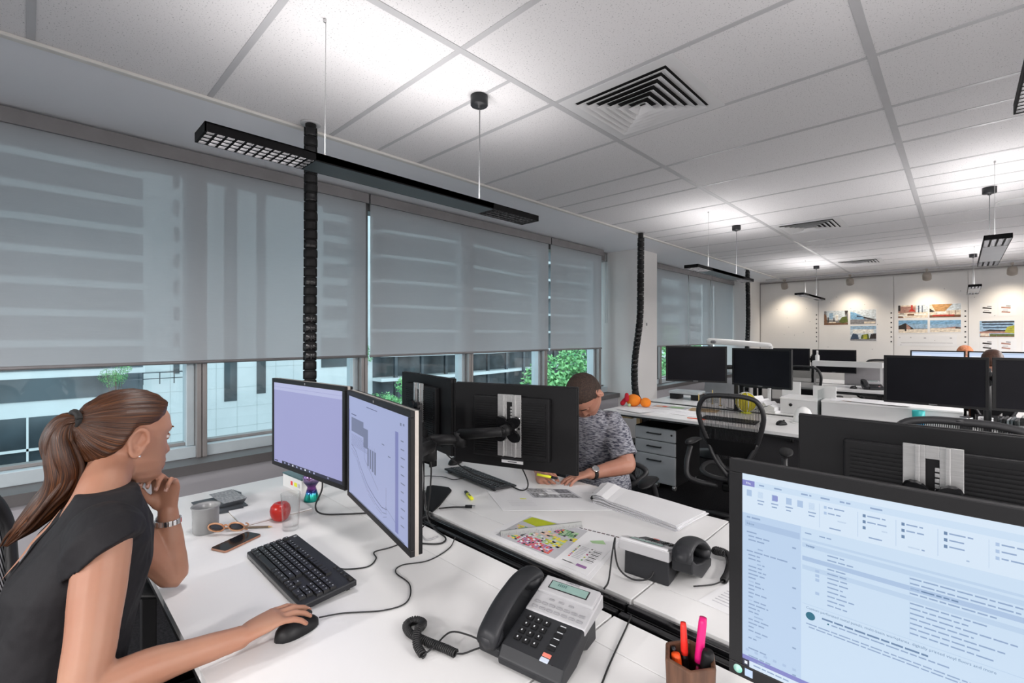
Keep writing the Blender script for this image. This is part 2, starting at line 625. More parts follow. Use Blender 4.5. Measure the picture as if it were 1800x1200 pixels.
blind(-1.5, 1.945, 'wide grey roller blind nearest the camera, behind the woman, half lowered over the window')
blind(1.985, 4.325, 'middle grey roller blind behind the back-turned monitors, half lowered over the window')
blind(4.365, 5.47, 'narrow grey roller blind next to the white column, half lowered over the window', chain=0.60)
blind(6.42, 8.30, 'grey roller blind just beyond the white column, half lowered')
blind(8.33, 9.35, 'second grey roller blind beyond the white column, above the dark monitors')
blind(9.38, 10.6, 'last grey roller blind before the far corner pier')

# ------------------------------------------------------------------ outside
M['concrete'] = mat('pale_concrete_panels', (0.50, 0.545, 0.56), 0.8, var=0.05, scale=0.3)
M['dark_glass'] = mat('dark_ribbon_glass', (0.035, 0.05, 0.06), 0.12, var=0.5, scale=0.25)
M['facade_white'] = mat('white_spandrel', (0.55, 0.60, 0.615), 0.6, var=0.04, scale=0.5)
M['facade_dark'] = mat('dark_facade', (0.045, 0.055, 0.065), 0.35, var=0.6, scale=0.4)
M['leaf'] = mat('leaf_green', (0.06, 0.22, 0.07), 0.5, col2=(0.20, 0.46, 0.16), scale=2.5)
M['leaf2'] = mat('fresh_leaf_green', (0.07, 0.26, 0.10), 0.5, col2=(0.26, 0.55, 0.22), scale=3)
M['bark'] = mat('bark', (0.09, 0.07, 0.055), 0.9, var=0.3)
M['street'] = mat('asphalt_street', (0.16, 0.17, 0.18), 0.9, var=0.15, scale=2)
M['mast'] = mat('facade_joint', (0.40, 0.44, 0.45), 0.7)
BX = -40.0
GZ = -8.5
b = MB(); b.box(-70, -5, -60, 110, GZ - 0.5, GZ)
struct(b.build('floor_street', M['street']))


def building(label, y0, y1, h, depth=14):
    t = thing('office_building', label, 'building', (BX, (y0 + y1) / 2, GZ))
    return t, -(y1 - y0) / 2, (y1 - y0) / 2


# ribbon-window building on the left
t, a, c = building('pale office block with dark ribbon windows seen behind the woman', -30, 5.56, 40)
b = MB(); b.box(-14, 0, a, c, 0, 42); b.build('wall', M['facade_white'], t)
win = MB()
z0 = GZ
for k in range(20):
    z = 7.46 + 1.887 * k
    win = MB(); win.box(-0.1, 0.06, a, c - 0.12, z + 0.40, z + 1.82, 0)
    for y in range(int(a), int(c), 3):
        win.box(0.06, 0.09, y, y + 0.07, z + 0.40, z + 1.82, 1)
    win.build('ribbon_window', [M['dark_glass'], M['facade_dark']], t)
win = MB(); win.box(-0.1, 0.06, a, c - 0.12, 6.05, 7.4, 0); win.build('ribbon_window', M['dark_glass'], t)
win = MB(); win.box(-0.1, 0.05, a, c - 0.12, 0.2, 5.1, 0)
for k in range(14):
    y = c - 1.2 - 2.2 * k
    win.box(0.05, 0.14, y, y + 0.10, 0.2, 5.1, 1)
win.box(0.05, 0.14, a, c - 0.12, 3.1, 3.25, 1); win.box(0.05, 0.14, a, c - 0.12, 1.4, 1.48, 1)
win.build('shopfront', [M['dark_glass'], M['facade_white']], t)
# pale tower with slots
t, a, c = building('pale panelled concrete tower with narrow vertical slot windows', 5.56, 17.3, 42)
b = MB(); b.box(-14, 0, a, c, 0, 42)
for k in range(28):
    b.box(0, 0.012, a, c, 1.5 * k, 1.5 * k + 0.03, 1)
for k in range(1, 9):
    b.box(0, 0.012, a + 1.4 * k, a + 1.4 * k + 0.03, 0, 42, 1)
b.build('wall', [M['concrete'], M['mast']], t)
mid = (5.56 + 17.3) / 2
for y0, y1, zb in ((10.3, 11.15, 5.0), (12.55, 13.2, 5.4)):
    w = MB(); w.box(-0.1, 0.05, y0 - mid, y1 - mid, zb, 41); w.build('slot_window', M['dark_glass'], t)
for k in range(15):
    w = MB(); w.box(-0.1, 0.05, 7.15 - mid, 7.5 - mid, 7.3 + 1.87 * k, 8.3 + 1.87 * k); w.build('slot_window', M['dark_glass'], t)
r = MB()
for y in (5.3, 6.2, 7.0, 7.7):
    r.box(0.9, 0.95, y - mid, y - mid + 0.05, 6.7, 7.5)
r.box(0.9, 0.95, 4.4 - mid, 7.75 - mid, 7.45, 7.52); r.box(0.9, 0.95, 4.4 - mid, 7.75 - mid, 7.05, 7.10)
r.build('balcony_railing', M['facade_dark'], t)
# terrace block
t, a, c = building('pale stepped office block with terrace planting behind the black conduit', 17.3, 22.6, 36)
b = MB(); b.box(-14, 0, a, c, 0, 40); b.build('wall', M['facade_white'], t)
for k in range(16):
    z = 11.1 + 1.87 * k
    w = MB(); w.box(-0.1, 0.06, a + 0.6, c - 0.8, z + 0.3, z + 1.5); w.build('ribbon_window', M['dark_glass'], t)
w = MB(); w.box(-0.1, 0.06, a + 0.4, c - 0.5, 7.2, 9.8); w.build('ribbon_window', M['dark_glass'], t)
# dark building with white slabs
t, a, c = building('dark glazed office block with thin white floor slabs behind the monitors', 22.6, 60, 34)
b = MB(); b.box(-14, 0, a, c, 0, 40); b.build('wall', M['facade_dark'], t)
for k in range(15):
    z = 3.4 + 2.3 * k
    w = MB()
    pts = [(0, a)] + [(1.6 + 0.9 * math.sin((i / 8) * PI * 2.2), a + (c - a) * i / 8) for i in range(9)] + [(0, c)]
    w.prism(pts, z, z + 0.30)
    w.build('floor_slab', M['facade_white'], t)
for k in range(12):
    y = a + 1.5 + 3.0 * k
    w = MB(); w.box(1.2, 1.5, y, y + 0.3, 0, 40); w.build('column', M['facade_dark'], t)
t, a, c = building('distant dark office block seen past the white column', 60, 100, 34)
b = MB(); b.box(-14, 0, a, c, 0, 32); b.build('wall', M['facade_white'], t)
for k in range(9):
    w = MB(); w.box(-0.1, 0.1, a, c, 3.3 * k + 1.0, 3.3 * k + 2.6); w.build('ribbon_window', M['dark_glass'], t)


def tree(label, loc, r, hgt, n, seed, lm='leaf', name='tree', cat='tree'):
    rnd = random.Random(seed)
    t = thing(name, label, cat, (loc[0], loc[1], loc[2] - hgt))
    k = MB(); k.tube([(0, 0, 0), (0.05, 0, hgt * 0.5), (0, 0.05, hgt)], [0.10 * r, 0.08 * r, 0.03 * r], 8)
    for j in range(6):
        a = rnd.random() * 6.28
        k.tube([(0, 0, hgt * 0.55), (math.cos(a) * r * 0.6, math.sin(a) * r * 0.6, hgt + r * rnd.uniform(-0.2, 0.5))], [0.05 * r, 0.015 * r], 6)
    k.build('trunk', M['bark'], t)
    f = MB()
    cl = [(Vector((rnd.gauss(0, .45), rnd.gauss(0, .45), rnd.gauss(0, .4))) * r, rnd.uniform(0.3, 0.5) * r) for _ in range(14)]
    for i in range(n):
        cc, cr = cl[i % 14]
        d = Vector((rnd.gauss(0, 1), rnd.gauss(0, 1), rnd.gauss(0, 1))).normalized()
        p = cc + d * cr * rnd.uniform(0.75, 1.05) + Vector((0, 0, hgt))
        u = Vector((rnd.gauss(0, 1), rnd.gauss(0, 1), rnd.gauss(0, 1))).normalized()
        v = u.cross(d + Vector((0, 0, .4))).normalized()
        s = r * rnd.uniform(0.035, 0.065)
        f.add([p - u * s, p + v * s * 0.6, p + u * s, p - v * s * 0.6], [(0, 1, 2, 3)])
    f.build('foliage', M[lm], t)


tree('large bushy green tree outside the window behind the seated man', (-14, 18.9, -1.2), 2.0, 7.0, 8500, 1, 'leaf2')
tree('small leafy tree outside the window between two monitor pairs', (-14, 8.5, -0.85), 0.8, 7.2, 4000, 2, 'leaf2')
tree('low green shrub outside the window beside the left lit monitor', (-14, 4.75, -1.75), 0.42, 6.0, 1800, 3, 'leaf2', 'shrub', 'shrub')
tree('green terrace shrub on the pale stepped block outside', (-36, 19.2, 0.35), 1.0, 1.2, 1800, 4, 'leaf', 'shrub', 'shrub')
tree('green tree outside the far window beyond the white column', (-14, 28.5, -0.9), 2.6, 6.8, 4500, 5, 'leaf2')
tree('small green tree at the balcony railing of the concrete tower outside', (-36, 3.6, -0.8), 0.7, 7.0, 1400, 6, 'leaf')

# ------------------------------------------------------------------ pendant lights
M['lamp_black'] = mat('black_lamp_metal', (0.010, 0.010, 0.011), 0.6, var=0.08, spec=0.15)
M['lamp_panel'] = mat('dark_lamp_cover', (0.03, 0.042, 0.046), 0.3, var=0.05)
M['lamp_panel_grey'] = mat('grey_lamp_cover', (0.40, 0.41, 0.43), 0.35, var=0.04)
M['tube_lit'] = emat('lit_tube', (1.0, 0.97, 0.92), 1.5)
M['tube_dim'] = emat('dimly_lit_tube', (1.0, 0.97, 0.92), 0.05)
LL, LW, LH = 1.56, 0.125, 0.030


def pendant(label, x, y0, zb, panel='lamp_panel', near='tube_lit', far='tube_dim', lit=(1.0, 0.6), group='black linear pendant lights'):
    """y0 = near end"""
    t = thing('pendant_light', label, 'pendant light', (x, y0 + LL / 2, zb), 0, group)
    hl, hw, lv = LL / 2, LW / 2, 0.34
    h = MB()
    h.box(-hw, -hw + 0.004, -hl, hl, 0, LH); h.box(hw - 0.004, hw, -hl, hl, 0, LH)
    h.box(-hw, hw, -hl, -hl + 0.004, 0, LH); h.box(-hw, hw, hl - 0.004, hl, 0, LH)
    h.box(-hw, hw, -hl + lv, hl - lv, 0.004, LH)
    h.box(-hw, hw, -hl, hl, LH - 0.004, LH)
    h.build('housing', M['lamp_black'], t)
    p = MB(); p.box(-hw + 0.004, hw - 0.004, -hl + lv, hl - lv, 0.0, 0.004)
    p.build('cover_panel', M[panel], t)
    for s in (-1, 1):
        l = MB()
        ya, yb = (-hl + 0.004, -hl + lv) if s < 0 else (hl - lv, hl - 0.004)
        for k in range(13):
            y = ya + (yb - ya) * k / 12
            l.add([(-hw + 0.004, y - 0.004, 0.001), (hw - 0.004, y - 0.004, 0.001), (hw - 0.004, y + 0.004, 0.001), (-hw + 0.004, y + 0.004, 0.001),
                   (-hw + 0.004, y, 0.0222), (hw - 0.004, y, 0.0222)], [(0, 3, 2, 1), (0, 1, 5, 4), (2, 3, 4, 5)])
        for k in range(1, 4):
            xx = -hw + LW * k / 4
            l.box(xx - 0.005, xx + 0.005, ya, yb, 0.001, 0.0222)
        l.build('louvre', M['lamp_black'], t)
        q = MB()
        for xx in (-0.047, -0.016, 0.016, 0.047):
            q.box(xx - 0.009, xx + 0.009, ya + 0.008, yb - 0.008, 0.0248, 0.0256)
        q.build('lamp_tube', M[near if s < 0 else far], t)
    for i, yy in enumerate((-0.38, 0.40)):
        c = MB(); c.tube([(0, yy, LH), (0, yy + 0.004, ZC - zb - 0.002)], 0.0012 if i == 0 else 0.0026, 6)
        c.lathe([(0.006, 0), (0.006, 0.02), (0.002, 0.03)], 10, (0, yy, LH))
        c.build('suspension_wire' if i == 0 else 'power_cord', M['steel'] if i == 0 else M['mid_grey'], t)
    c = MB(); yy = 0.40
    c.lathe([(0.0, -0.062), (0.010, -0.062), (0.012, -0.052), (0.040, -0.05), (0.043, -0.047), (0.043, -0.002), (0.0, -0.002)], 24, (0, yy, ZC - zb))
    c.build('ceiling_canopy', M['phone_grey'], t)
    c = MB(); c.lathe([(0.006, -0.012), (0.006, 0)], 10, (0, -0.38, ZC - zb)); c.build('ceiling_anchor', M['steel'], t)
    if lit is None:
        return t
    for nm, z, pw, rx, sy in (('lamp_up', LH + 0.01, UP_W, PI, 1.4), ):
        area_light(nm, (0, 0, z), 0.10, sy, pw, (rx, 0, 0), LAMP_COL, t)
    for s in (-1, 1):
        area_light('lamp_down', (0, s * (hl - lv / 2), 0.0245), 0.108, 0.31, LOUVRE_W * (lit[0] if s < 0 else lit[1]), (0, 0, 0), LAMP_COL, t)
    return t


pendant('large black linear pendant light hanging nearest the camera, in front of the blinds', -1.72, 0.375, 2.085, lit=(0.85, 0.12))
pendant('black linear pendant light hanging beside the white column', -1.74, 4.13, 2.07, near='tube_dim')
pendant('small distant linear pendant light before the far wall, pale underside', -1.76, 8.13, 2.085, 'lamp_panel_grey', 'tube_dim')
pendant('black louvred pendant light cut by the right picture edge', 0.172, 0.375, 2.085)
pendant('linear pendant light seen end-on over the right desks, pale cover', 0.172, 4.17, 2.06, 'lamp_panel_grey')
pendant('farthest pendant light seen end-on, above the pinned pictures', 0.14, 8.35, 2.085, 'lamp_panel_grey')
for lx, ly in ROOM_FILLS:      # unseen housings added around the fill lights
    pendant('unseen black pendant housing added around a fill light', lx, ly - LL / 2, 2.086, lit=None, group='housings added around the unseen fill lights')

# ------------------------------------------------------------------ air diffusers
M['vent_white'] = mat('white_vent_enamel', (0.72, 0.72, 0.73), 0.45, var=0.015)
M['vent_shade'] = mat('duct_shade_black', (0.01, 0.01, 0.01), 0.9)


def diffuser(label, x0, y0):
    cx, cy, r = x0 + 0.30, y0 + 0.30, 0.305
    t = thing('air_diffuser', label, 'air vent', (cx, cy, ZC), 0, 'square ceiling air diffusers')
    f = MB()
    def ring(ro, ri, zo, zi, th=0.003):
        for k in range(4):
            a = [(-1, -1), (1, -1), (1, 1), (-1, 1)]
            p, q = a[k], a[(k + 1) % 4]
            vs = [(p[0] * ro, p[1] * ro, zo), (q[0] * ro, q[1] * ro, zo), (q[0] * ri, q[1] * ri, zi), (p[0] * ri, p[1] * ri, zi)]
            vs += [(v[0], v[1], v[2] + th) for v in vs]
            f.add(vs, [(0, 1, 2, 3), (7, 6, 5, 4), (0, 4, 5, 1), (2, 6, 7, 3), (1, 5, 6, 2), (3, 7, 4, 0)])
    ring(r, 0.245, -0.004, -0.004)
    f.build('frame', M['vent_white'], t)
    v = MB(); v.quad((-0.25, -0.25, -0.0005), (-0.25, 0.25, -0.0005), (0.25, 0.25, -0.0005), (0.25, -0.25, -0.0005)); v.build('duct_shade', M['vent_shade'], t)  # flat black sheet standing in for the shade behind the vanes
    for k in range(6):
        f = MB()
        ro = 0.240 - 0.038 * k
        ring(ro, ro - 0.034, -0.010 - 0.0025 * k - 0.006, -0.003, 0.0015)
        f.build('vane', M['vent_white'], t)
    return t


diffuser('square white air diffuser in the ceiling nearest the camera', -1.475, 1.885)
diffuser('second square air diffuser, middle of the ceiling', -1.475, 5.60)
diffuser('small distant square air diffuser near the far wall', -1.475, 9.0)
t = thing('ceiling_speaker', 'flat round white ceiling speaker by the end-on pendant light', 'speaker', (0.36, 6.05, ZC))
b = MB(); b.lathe([(0.0, -0.012), (0.10, -0.012), (0.115, -0.006), (0.12, 0)], 28); b.build('grille', M['vent_white'], t)
b = MB(); b.lathe([(0.122, -0.004), (0.132, -0.004), (0.135, 0)], 28); b.build('rim', M['white_plastic'], t)

# ------------------------------------------------------------------ black segmented cable conduits
def conduit(label, x, y, pts, r):
    t = thing('cable_conduit', label, 'cable conduit', (x, y, 0))
    path = smooth_path(pts, 14)
    L = [Vector(p) for p in path]
    spine = MB(); spine.tube([p for p in L], r * 0.80, 12); spine.build('cable_core', M['rubber'], t)
    # ring segments along the path
    acc, ln = 0.0, [0.0]
    for a, c in zip(L[:-1], L[1:]):
        acc += (c - a).length; ln.append(acc)
    seg, pos, k, mb = 0.052, 0.0, 0, MB()
    segs = []
    rr = random.Random(5)
    while pos < acc - seg:
        p0, p1 = pos + 0.003, pos + seg - 0.003
        def at(s):
            for i in range(len(ln) - 1):
                if ln[i + 1] >= s:
                    f_ = (s - ln[i]) / max(1e-6, ln[i + 1] - ln[i])
                    return L[i].lerp(L[i + 1], f_)
            return L[-1]
        a, c = at(p0), at(p1)
        q = rr.uniform(0.97, 1.04)
        mb = MB(); mb.tube([a, a.lerp(c, 0.15), a.lerp(c, 0.85), c], [r * 0.93 * q, r * q, r * q, r * 0.93 * q], 14)
        for w in (0.6, 2.7, 4.8):
            d = Vector((math.cos(w), math.sin(w), 0)) * r
            mb.tube([a + d, c + d], r * 0.10, 5)
        mb.build('segment', M['black_gloss'] if rr.random() < 0.5 else M['black'], t)
        pos += seg; k += 1
    fl = MB(); fl.lathe([(r * 1.0, -0.004), (r * 1.5, -0.004), (r * 1.5, 0)], 24, (L[-1].x, L[-1].y, ZC - 0.004)); fl.build('ceiling_collar', M['grid'], t)
    return t


conduit('thick black segmented cable conduit standing left of centre behind the lit monitor', -2.625, 1.10,
        [(0, 0, 0.02), (0.0, 0, 0.6), (-0.005, 0, 1.3), (0.004, 0, 2.0), (0.006, 0, ZC - 0.006)], 0.036)
conduit('black cable conduit with a curved foot in front of the white column', -2.70, 4.90,
        [(0.10, 0, 0.02), (0.06, 0, 0.62), (-0.02, 0, 0.80), (-0.03, 0, 1.15), (0.035, 0, 1.65), (0.045, 0, 2.2), (0.05, 0, ZC - 0.006)], 0.037)
conduit('distant black cable conduit standing before the far corner', -2.745, 8.95,
        [(0, 0, 0.02), (-0.02, 0, 0.9), (0.01, 0, 1.7), (0.0, 0, ZC - 0.006)], 0.037)

# light switch on the column
t = thing('light_switch', 'small white light switch plate on the white column', 'switch', (-3.1495, 5.97, 1.62))
b = MB(); b.box(0, 0.008, -0.037, 0.037, -0.058, 0.058); b.build('plate', M['white_plastic'], t, bevel=0.003)
b = MB(); b.box(0.008, 0.012, -0.014, 0.014, -0.02, 0.02); b.build('rocker', M['mid_grey'], t)

# ------------------------------------------------------------------ far wall: panels, track, spotlights, prints
for i, (x0, x1) in enumerate(((-3.19, -2.10), (-2.09, -0.90), (-0.89, 0.10), (0.11, 1.30))):
    t = thing('pinboard_panel', 'tall white pinboard panel on the far wall, %s' % ('leftmost and bare', 'holding three pinned pictures', 'holding four pinned pictures', 'holding the terrace picture and small drawings')[i], 'pinboard', ((x0 + x1) / 2, YE, 0.1))
    w = (x1 - x0) / 2
    b = MB(); b.box(-w, w, -0.018, -0.001, 0, 2.48); b.build('board', M['white_paint'], t, bevel=0.002)
    rr = random.Random(i)
    for k in range(9):
        d = MB(); d.M = Matrix.Translation((rr.uniform(-w * .9, w * .9), -0.018, rr.uniform(1.1, 2.2))) @ Matrix.Rotation(R(90), 4, 'X')
        d.lathe([(0.006, 0), (0.006, 0.005), (0.0, 0.007)], 8)
        d.build('push_pin', M['mid_grey'], t)
    for k in range(7):
        d = MB(); d.cbox((w - 0.03, -0.0195, 1.25 + 0.09 * k), (0.022, 0.003, 0.022))
        d.build('magnet', M['dark_grey'], t)
b = MB(); b.box(-3.215, -3.19, YE - 0.03, YE, 0, ZC - 0.05); b.box(-3.215, 2.6, YE - 0.03, YE, 2.60, 2.62)
struct(b.build('trim_4', M['frame_alu']))

t = thing('lighting_track', 'white ceiling track carrying the spotlights along the far wall', 'track', (0, 10.8, ZC))
b = MB(); b.box(-2.95, 2.6, -0.018, 0.018, -0.032, 0); b.build('rail', M['grid'], t, bevel=0.003)
M['spot_body'] = mat('beige_spotlight_enamel', (0.36, 0.32, 0.28), 0.5)
M['spot_lit'] = emat('spotlight_lamp', (1.0, 0.87, 0.70), 6.0)
for i, (x, lab) in enumerate(((-2.60, 'leftmost track spotlight above the bare pinboard'), (-1.50, 'second track spotlight from the left, above the three pictures'), (-0.41, 'third track spotlight, above the four pinned pictures'), (0.60, 'rightmost track spotlight above the terrace picture'))):
    t = thing('track_spotlight', lab, 'spotlight', (x, 10.8, ZC - 0.032), 0, 'round track spotlights')
    b = MB(); b.box(-0.016, 0.016, -0.05, 0.05, -0.035, 0); b.build('adapter', M['spot_body'], t, bevel=0.003)
    b = MB(); b.tube([(0, 0, -0.03), (0, 0, -0.085)], 0.009, 8)
    b.build('stem', M['spot_body'], t)
    h = MB(); h.M = Matrix.Translation((0, 0, -0.135)) @ Matrix.Rotation(R(42), 4, 'X')
    h.lathe([(0.020, 0.075), (0.055, 0.06), (0.062, 0.02), (0.062, -0.045), (0.057, -0.05), (0.055, -0.03), (0.0, -0.028)], 22)
    h.build('head', M['spot_body'], t)
    h = MB(); h.M = Matrix.Translation((0, 0, -0.135)) @ Matrix.Rotation(R(42), 4, 'X')
    h.lathe([(0.0, -0.036), (0.045, -0.036)], 20); h.build('lens', M['spot_lit'], t)
    l = bpy.data.lights.new('spot_beam', 'SPOT'); l.energy = 27; l.spot_size = R(104); l.spot_blend = 1.0; l.color = (1.0, 0.86, 0.68); l.shadow_soft_size = 0.12
    o = link(bpy.data.objects.new('spot_beam', l)); o.parent = t; o.location = (0, 0.04, -0.24)
    o.rotation_euler = (R(30), 0, 0)

# pinned pictures: generic little architectural views
PC = {k: mat('print_' + k, c, 0.5, var=0.25, scale=22, stretch=(1, 1, 2)) for k, c in dict(
    sky=s2l(150, 180, 205), pale=s2l(205, 215, 222), blue=s2l(120, 165, 200), brown=s2l(120, 88, 66), dark=s2l(52, 46, 44), green=s2l(92, 104, 52),
    lime=s2l(170, 170, 60), sand=s2l(226, 214, 196), white=s2l(236, 232, 226), timber=s2l(196, 150, 98), red=s2l(190, 50, 40), grey=s2l(130, 130, 134), navy=s2l(60, 78, 100), rose=s2l(170, 130, 118)).items()}
PK = list(PC.keys())
def picture(label, x0, x1, z0, z1, shapes, name='pinned_picture', cat='picture'):
    t = thing(name, label, cat, ((x0 + x1) / 2, YE - 0.0185, z0), 0, 'pictures pinned on the far wall')
    w, h = (x1 - x0), (z1 - z0)
    b = MB(); b.box(-w / 2 - 0.012, w / 2 + 0.012, -0.002, 0, -0.014, h + 0.012); b.build('sheet', M['paper'], t)
    p = MB()
    for i, (c, poly) in enumerate(shapes):
        y = -0.0024 - 0.0002 * i
        n = len(poly)
        p.add([((u - 0.5) * w, y, v * h) for u, v in poly], [tuple(range(n))], PK.index(c))
    p.build('image', [PC[k] for k in PK], t)
    return t
def rc(a, b_, c, d):
    return [(a, b_), (c, b_), (c, d), (a, d)]
picture('landscape picture of a glazed street arcade with trees, leftmost of the pinned pictures', -1.998, -1.597, 1.68, 1.96,
        [('grey', rc(0, 0, 1, 1)), ('pale', rc(.1, .35, .9, 1)), ('brown', rc(0, 0, 1, .16)), ('brown', [(0, .1), (.14, .2), (.1, .7), (0, .8)]), ('green', [(.62, .2), (.75, .55), (.95, .6), (1, .2), (.8, .12)]), ('dark', rc(.15, .18, .2, .55)), ('dark', rc(.4, .2, .44, .5)), ('sky', rc(.22, .42, .38, .85)), ('dark', [(.9, .6), (1, 1), (.86, 1)]), ('white', rc(.48, .3, .6, .7)), ('sand', rc(.2, .14, .5, .22))])
picture('picture of a blue sloping canopy building, upper of the stacked pair', -1.56, -1.159, 1.685, 1.967,
        [('pale', rc(0, 0, 1, 1)), ('blue', [(0, .35), (0, .9), (.2, .8), (.55, .5), (.6, .35)]), ('grey', rc(0, 0, 1, .34)), ('navy', [(.25, .5), (.26, .64), (.55, .5)]), ('dark', [(.5, .42), (.9, .28), (.95, .33), (.55, .52)]), ('sand', rc(.55, .05, .98, .18))])
picture('picture of a white hall above green trees, lower of the stacked pair', -1.56, -1.155, 1.365, 1.650,
        [('pale', rc(0, 0, 1, 1)), ('white', rc(.1, .5, .9, .8)), ('sky', rc(0, .78, 1, 1)), ('navy', [(0, .1), (.1, .5), (.3, .42), (.34, .1)]), ('green', [(.4, .1), (.45, .4), (.7, .48), (.75, .1)]), ('lime', [(.5, .1), (.52, .42), (.64, .42), (.66, .1)]), ('dark', [(.74, .12), (.8, .45), (1, .5), (1, .12)]), ('white', rc(.42, .0, .55, .12)), ('grey', rc(0, 0, 1, .1))])
picture('interior picture with a red pendant over tables, upper left of four', -0.83, -0.416, 1.79, 2.024,
        [('sand', rc(0, 0, 1, 1)), ('rose', rc(0, .4, .6, .9)), ('pale', rc(.6, .45, 1, 1)), ('dark', rc(0, .55, .08, 1)), ('red', [(.35, .5), (.44, .7), (.44, 1), (.5, 1), (.5, .7), (.6, .5)]), ('navy', rc(.68, .4, .72, .95)), ('navy', rc(.8, .4, .83, .95)), ('white', rc(0, .1, .3, .26)), ('brown', [(0, 0), (.2, 0), (.15, .12), (0, .14)]), ('brown', rc(.32, .18, .62, .32)), ('white', rc(.55, .2, .95, .32)), ('dark', rc(.05, .3, .2, .36))])
picture('interior picture under a broad timber ceiling, upper right of four', -0.393, 0.014, 1.788, 2.025,
        [('sand', rc(0, 0, 1, 1)), ('timber', [(.06, 1), (.74, 1), (.5, .45), (.2, .45)]), ('pale', [(.74, 1), (1, 1), (1, .55), (.52, .5)]), ('dark', [(0, .7), (.18, .45), (0, .4)]), ('brown', rc(0, 0, 1, .18)), ('red', rc(.1, .1, .8, .2)), ('white', rc(.2, .28, .55, .45)), ('brown', rc(.62, .2, .64, .5)), ('brown', rc(.82, .2, .84, .5))])
picture('picture of a dark gabled house on sand, lower left of four', -0.825, -0.42, 1.515, 1.745,
        [('sky', rc(0, .1, 1, 1)), ('blue', rc(0, .7, 1, 1)), ('sand', rc(0, 0, 1, .28)), ('dark', [(0, .28), (0, .55), (.24, .78), (.5, .38), (.55, .28)]), ('rose', [(.28, .28), (.28, .7), (.42, .45), (.42, .28)]), ('dark', rc(.22, .15, .28, .4)), ('grey', rc(.55, .28, 1, .34))])
picture('picture of a wide low building under blue sky, lower right of four', -0.386, 0.014, 1.525, 1.737,
        [('sky', rc(0, .1, 1, 1)), ('blue', rc(0, .65, 1, 1)), ('sand', rc(0, 0, 1, .34)), ('rose', [(0, .34), (.5, .36), (.8, .46), (1, .4), (1, .3)]), ('dark', [(.82, .3), (.84, .44), (1, .36), (1, .28)])])
picture('picture of a terraced building with yellow shrubs, rightmost pinned picture', 0.246, 0.65, 1.441, 1.713,
        [('sky', rc(0, 0, 1, 1)), ('dark', rc(.06, .88, 1, .97)), ('navy', rc(.08, .72, .96, .80)), ('navy', rc(.1, .54, .8, .62)), ('dark', [(0, .3), (.3, .46), (.7, .42), (1, .5), (1, .3)]), ('rose', rc(0, .22, 1, .34)), ('lime', [(.72, .3), (.8, .62), (1, .72), (1, .2)]), ('green', rc(.3, .04, 1, .18)), ('sand', rc(.02, .05, .28, .22)), ('brown', rc(0, 0, 1, .06))])
for i, (x, z, lab) in enumerate(((0.26, 1.80, 'above the terrace picture on the left'), (0.48, 1.80, 'above the terrace picture on the right'), (0.26, 1.20, 'below the terrace picture on the left'), (0.48, 1.20, 'below the terrace picture on the right'), (0.74, 1.80, 'at the picture edge, upper'), (0.74, 1.20, 'at the picture edge, lower'))):
    k = 'rose' if i % 2 else 'dark'
    picture('white sheet with small sketch drawings, ' + lab, x, x + 0.18, z, z + 0.20,
            [(k, [(.1, .62), (.7, .55), (.72, .66), (.12, .74)]), ('grey', [(.4, .75), (.7, .72), (.72, .8), (.42, .83)]), (k, [(.12, .25), (.68, .18), (.7, .3), (.14, .36)]), ('grey', rc(.2, .42, .55, .46))], 'drawing_sheet', 'drawing')
picture('pale wide sheet with faint lines pinned under the four pictures', -0.83, -0.05, 1.29, 1.46,
        [('grey', rc(.05, .22, .95, .25)), ('grey', rc(.02, .78, .04, .84)), ('grey', rc(.22, .78, .24, .84)), ('grey', rc(.46, .72, .5, .8)), ('grey', rc(.9, .72, .94, .8))], 'drawing_sheet', 'drawing')

# ------------------------------------------------------------------ desks
DX = ((-2.545, -0.657), (-0.650, 1.24))


def desk(label, x0, x1, y0, y1, side, gap=True):
    """side +1: rear edge (cable flap) at y1; -1: rear edge at y0"""
    t = thing('office_desk', label, 'desk', ((x0 + x1) / 2, (y0 + y1) / 2, 0), 0, 'white office desks')
    w, d = (x1 - x0) / 2, (y1 - y0) / 2
    fy = d - 0.118
    b = MB()
    if side > 0:
        b.box(-w, w, -d, fy - 0.001, 0.706, 0.73)
    else:
        b.box(-w, w, -fy + 0.001, d, 0.706, 0.73)
    b.build('worktop', M['desk_white'], t, bevel=0.0006)
    b = MB()
    if side > 0:
        b.box(-w, w, fy + 0.001, d, 0.71, 0.73)
    else:
        b.box(-w, w, -d, -fy - 0.001, 0.71, 0.73)
    b.build('cable_flap', M['desk_white'], t, bevel=0.0006)
    b = MB(); b.box(-w + 0.001, w - 0.001, -d + 0.001, d - 0.001, 0.690, 0.706); b.build('edge_band', M['desk_edge'], t)
    b = MB(); b.box(-w + 0.05, w - 0.05, -0.03 - side * 0.1, 0.03 - side * 0.1, 0.64, 0.69); b.box(-w + 0.05, w - 0.05, -0.02 + side * 0.25, 0.02 + side * 0.25, 0.64, 0.69)
    b.build('frame_beam', M['mid_grey'], t)
    for sx in (-1, 1):
        for sy in (-1, 1):
            b = MB(); xx, yy = sx * (w - 0.09), sy * (d - 0.09)
            b.box(xx - 0.025, xx + 0.025, yy - 0.025, yy + 0.025, 0, 0.69)
            b.build('leg', M['desk_edge'], t, bevel=0.003)
    return t


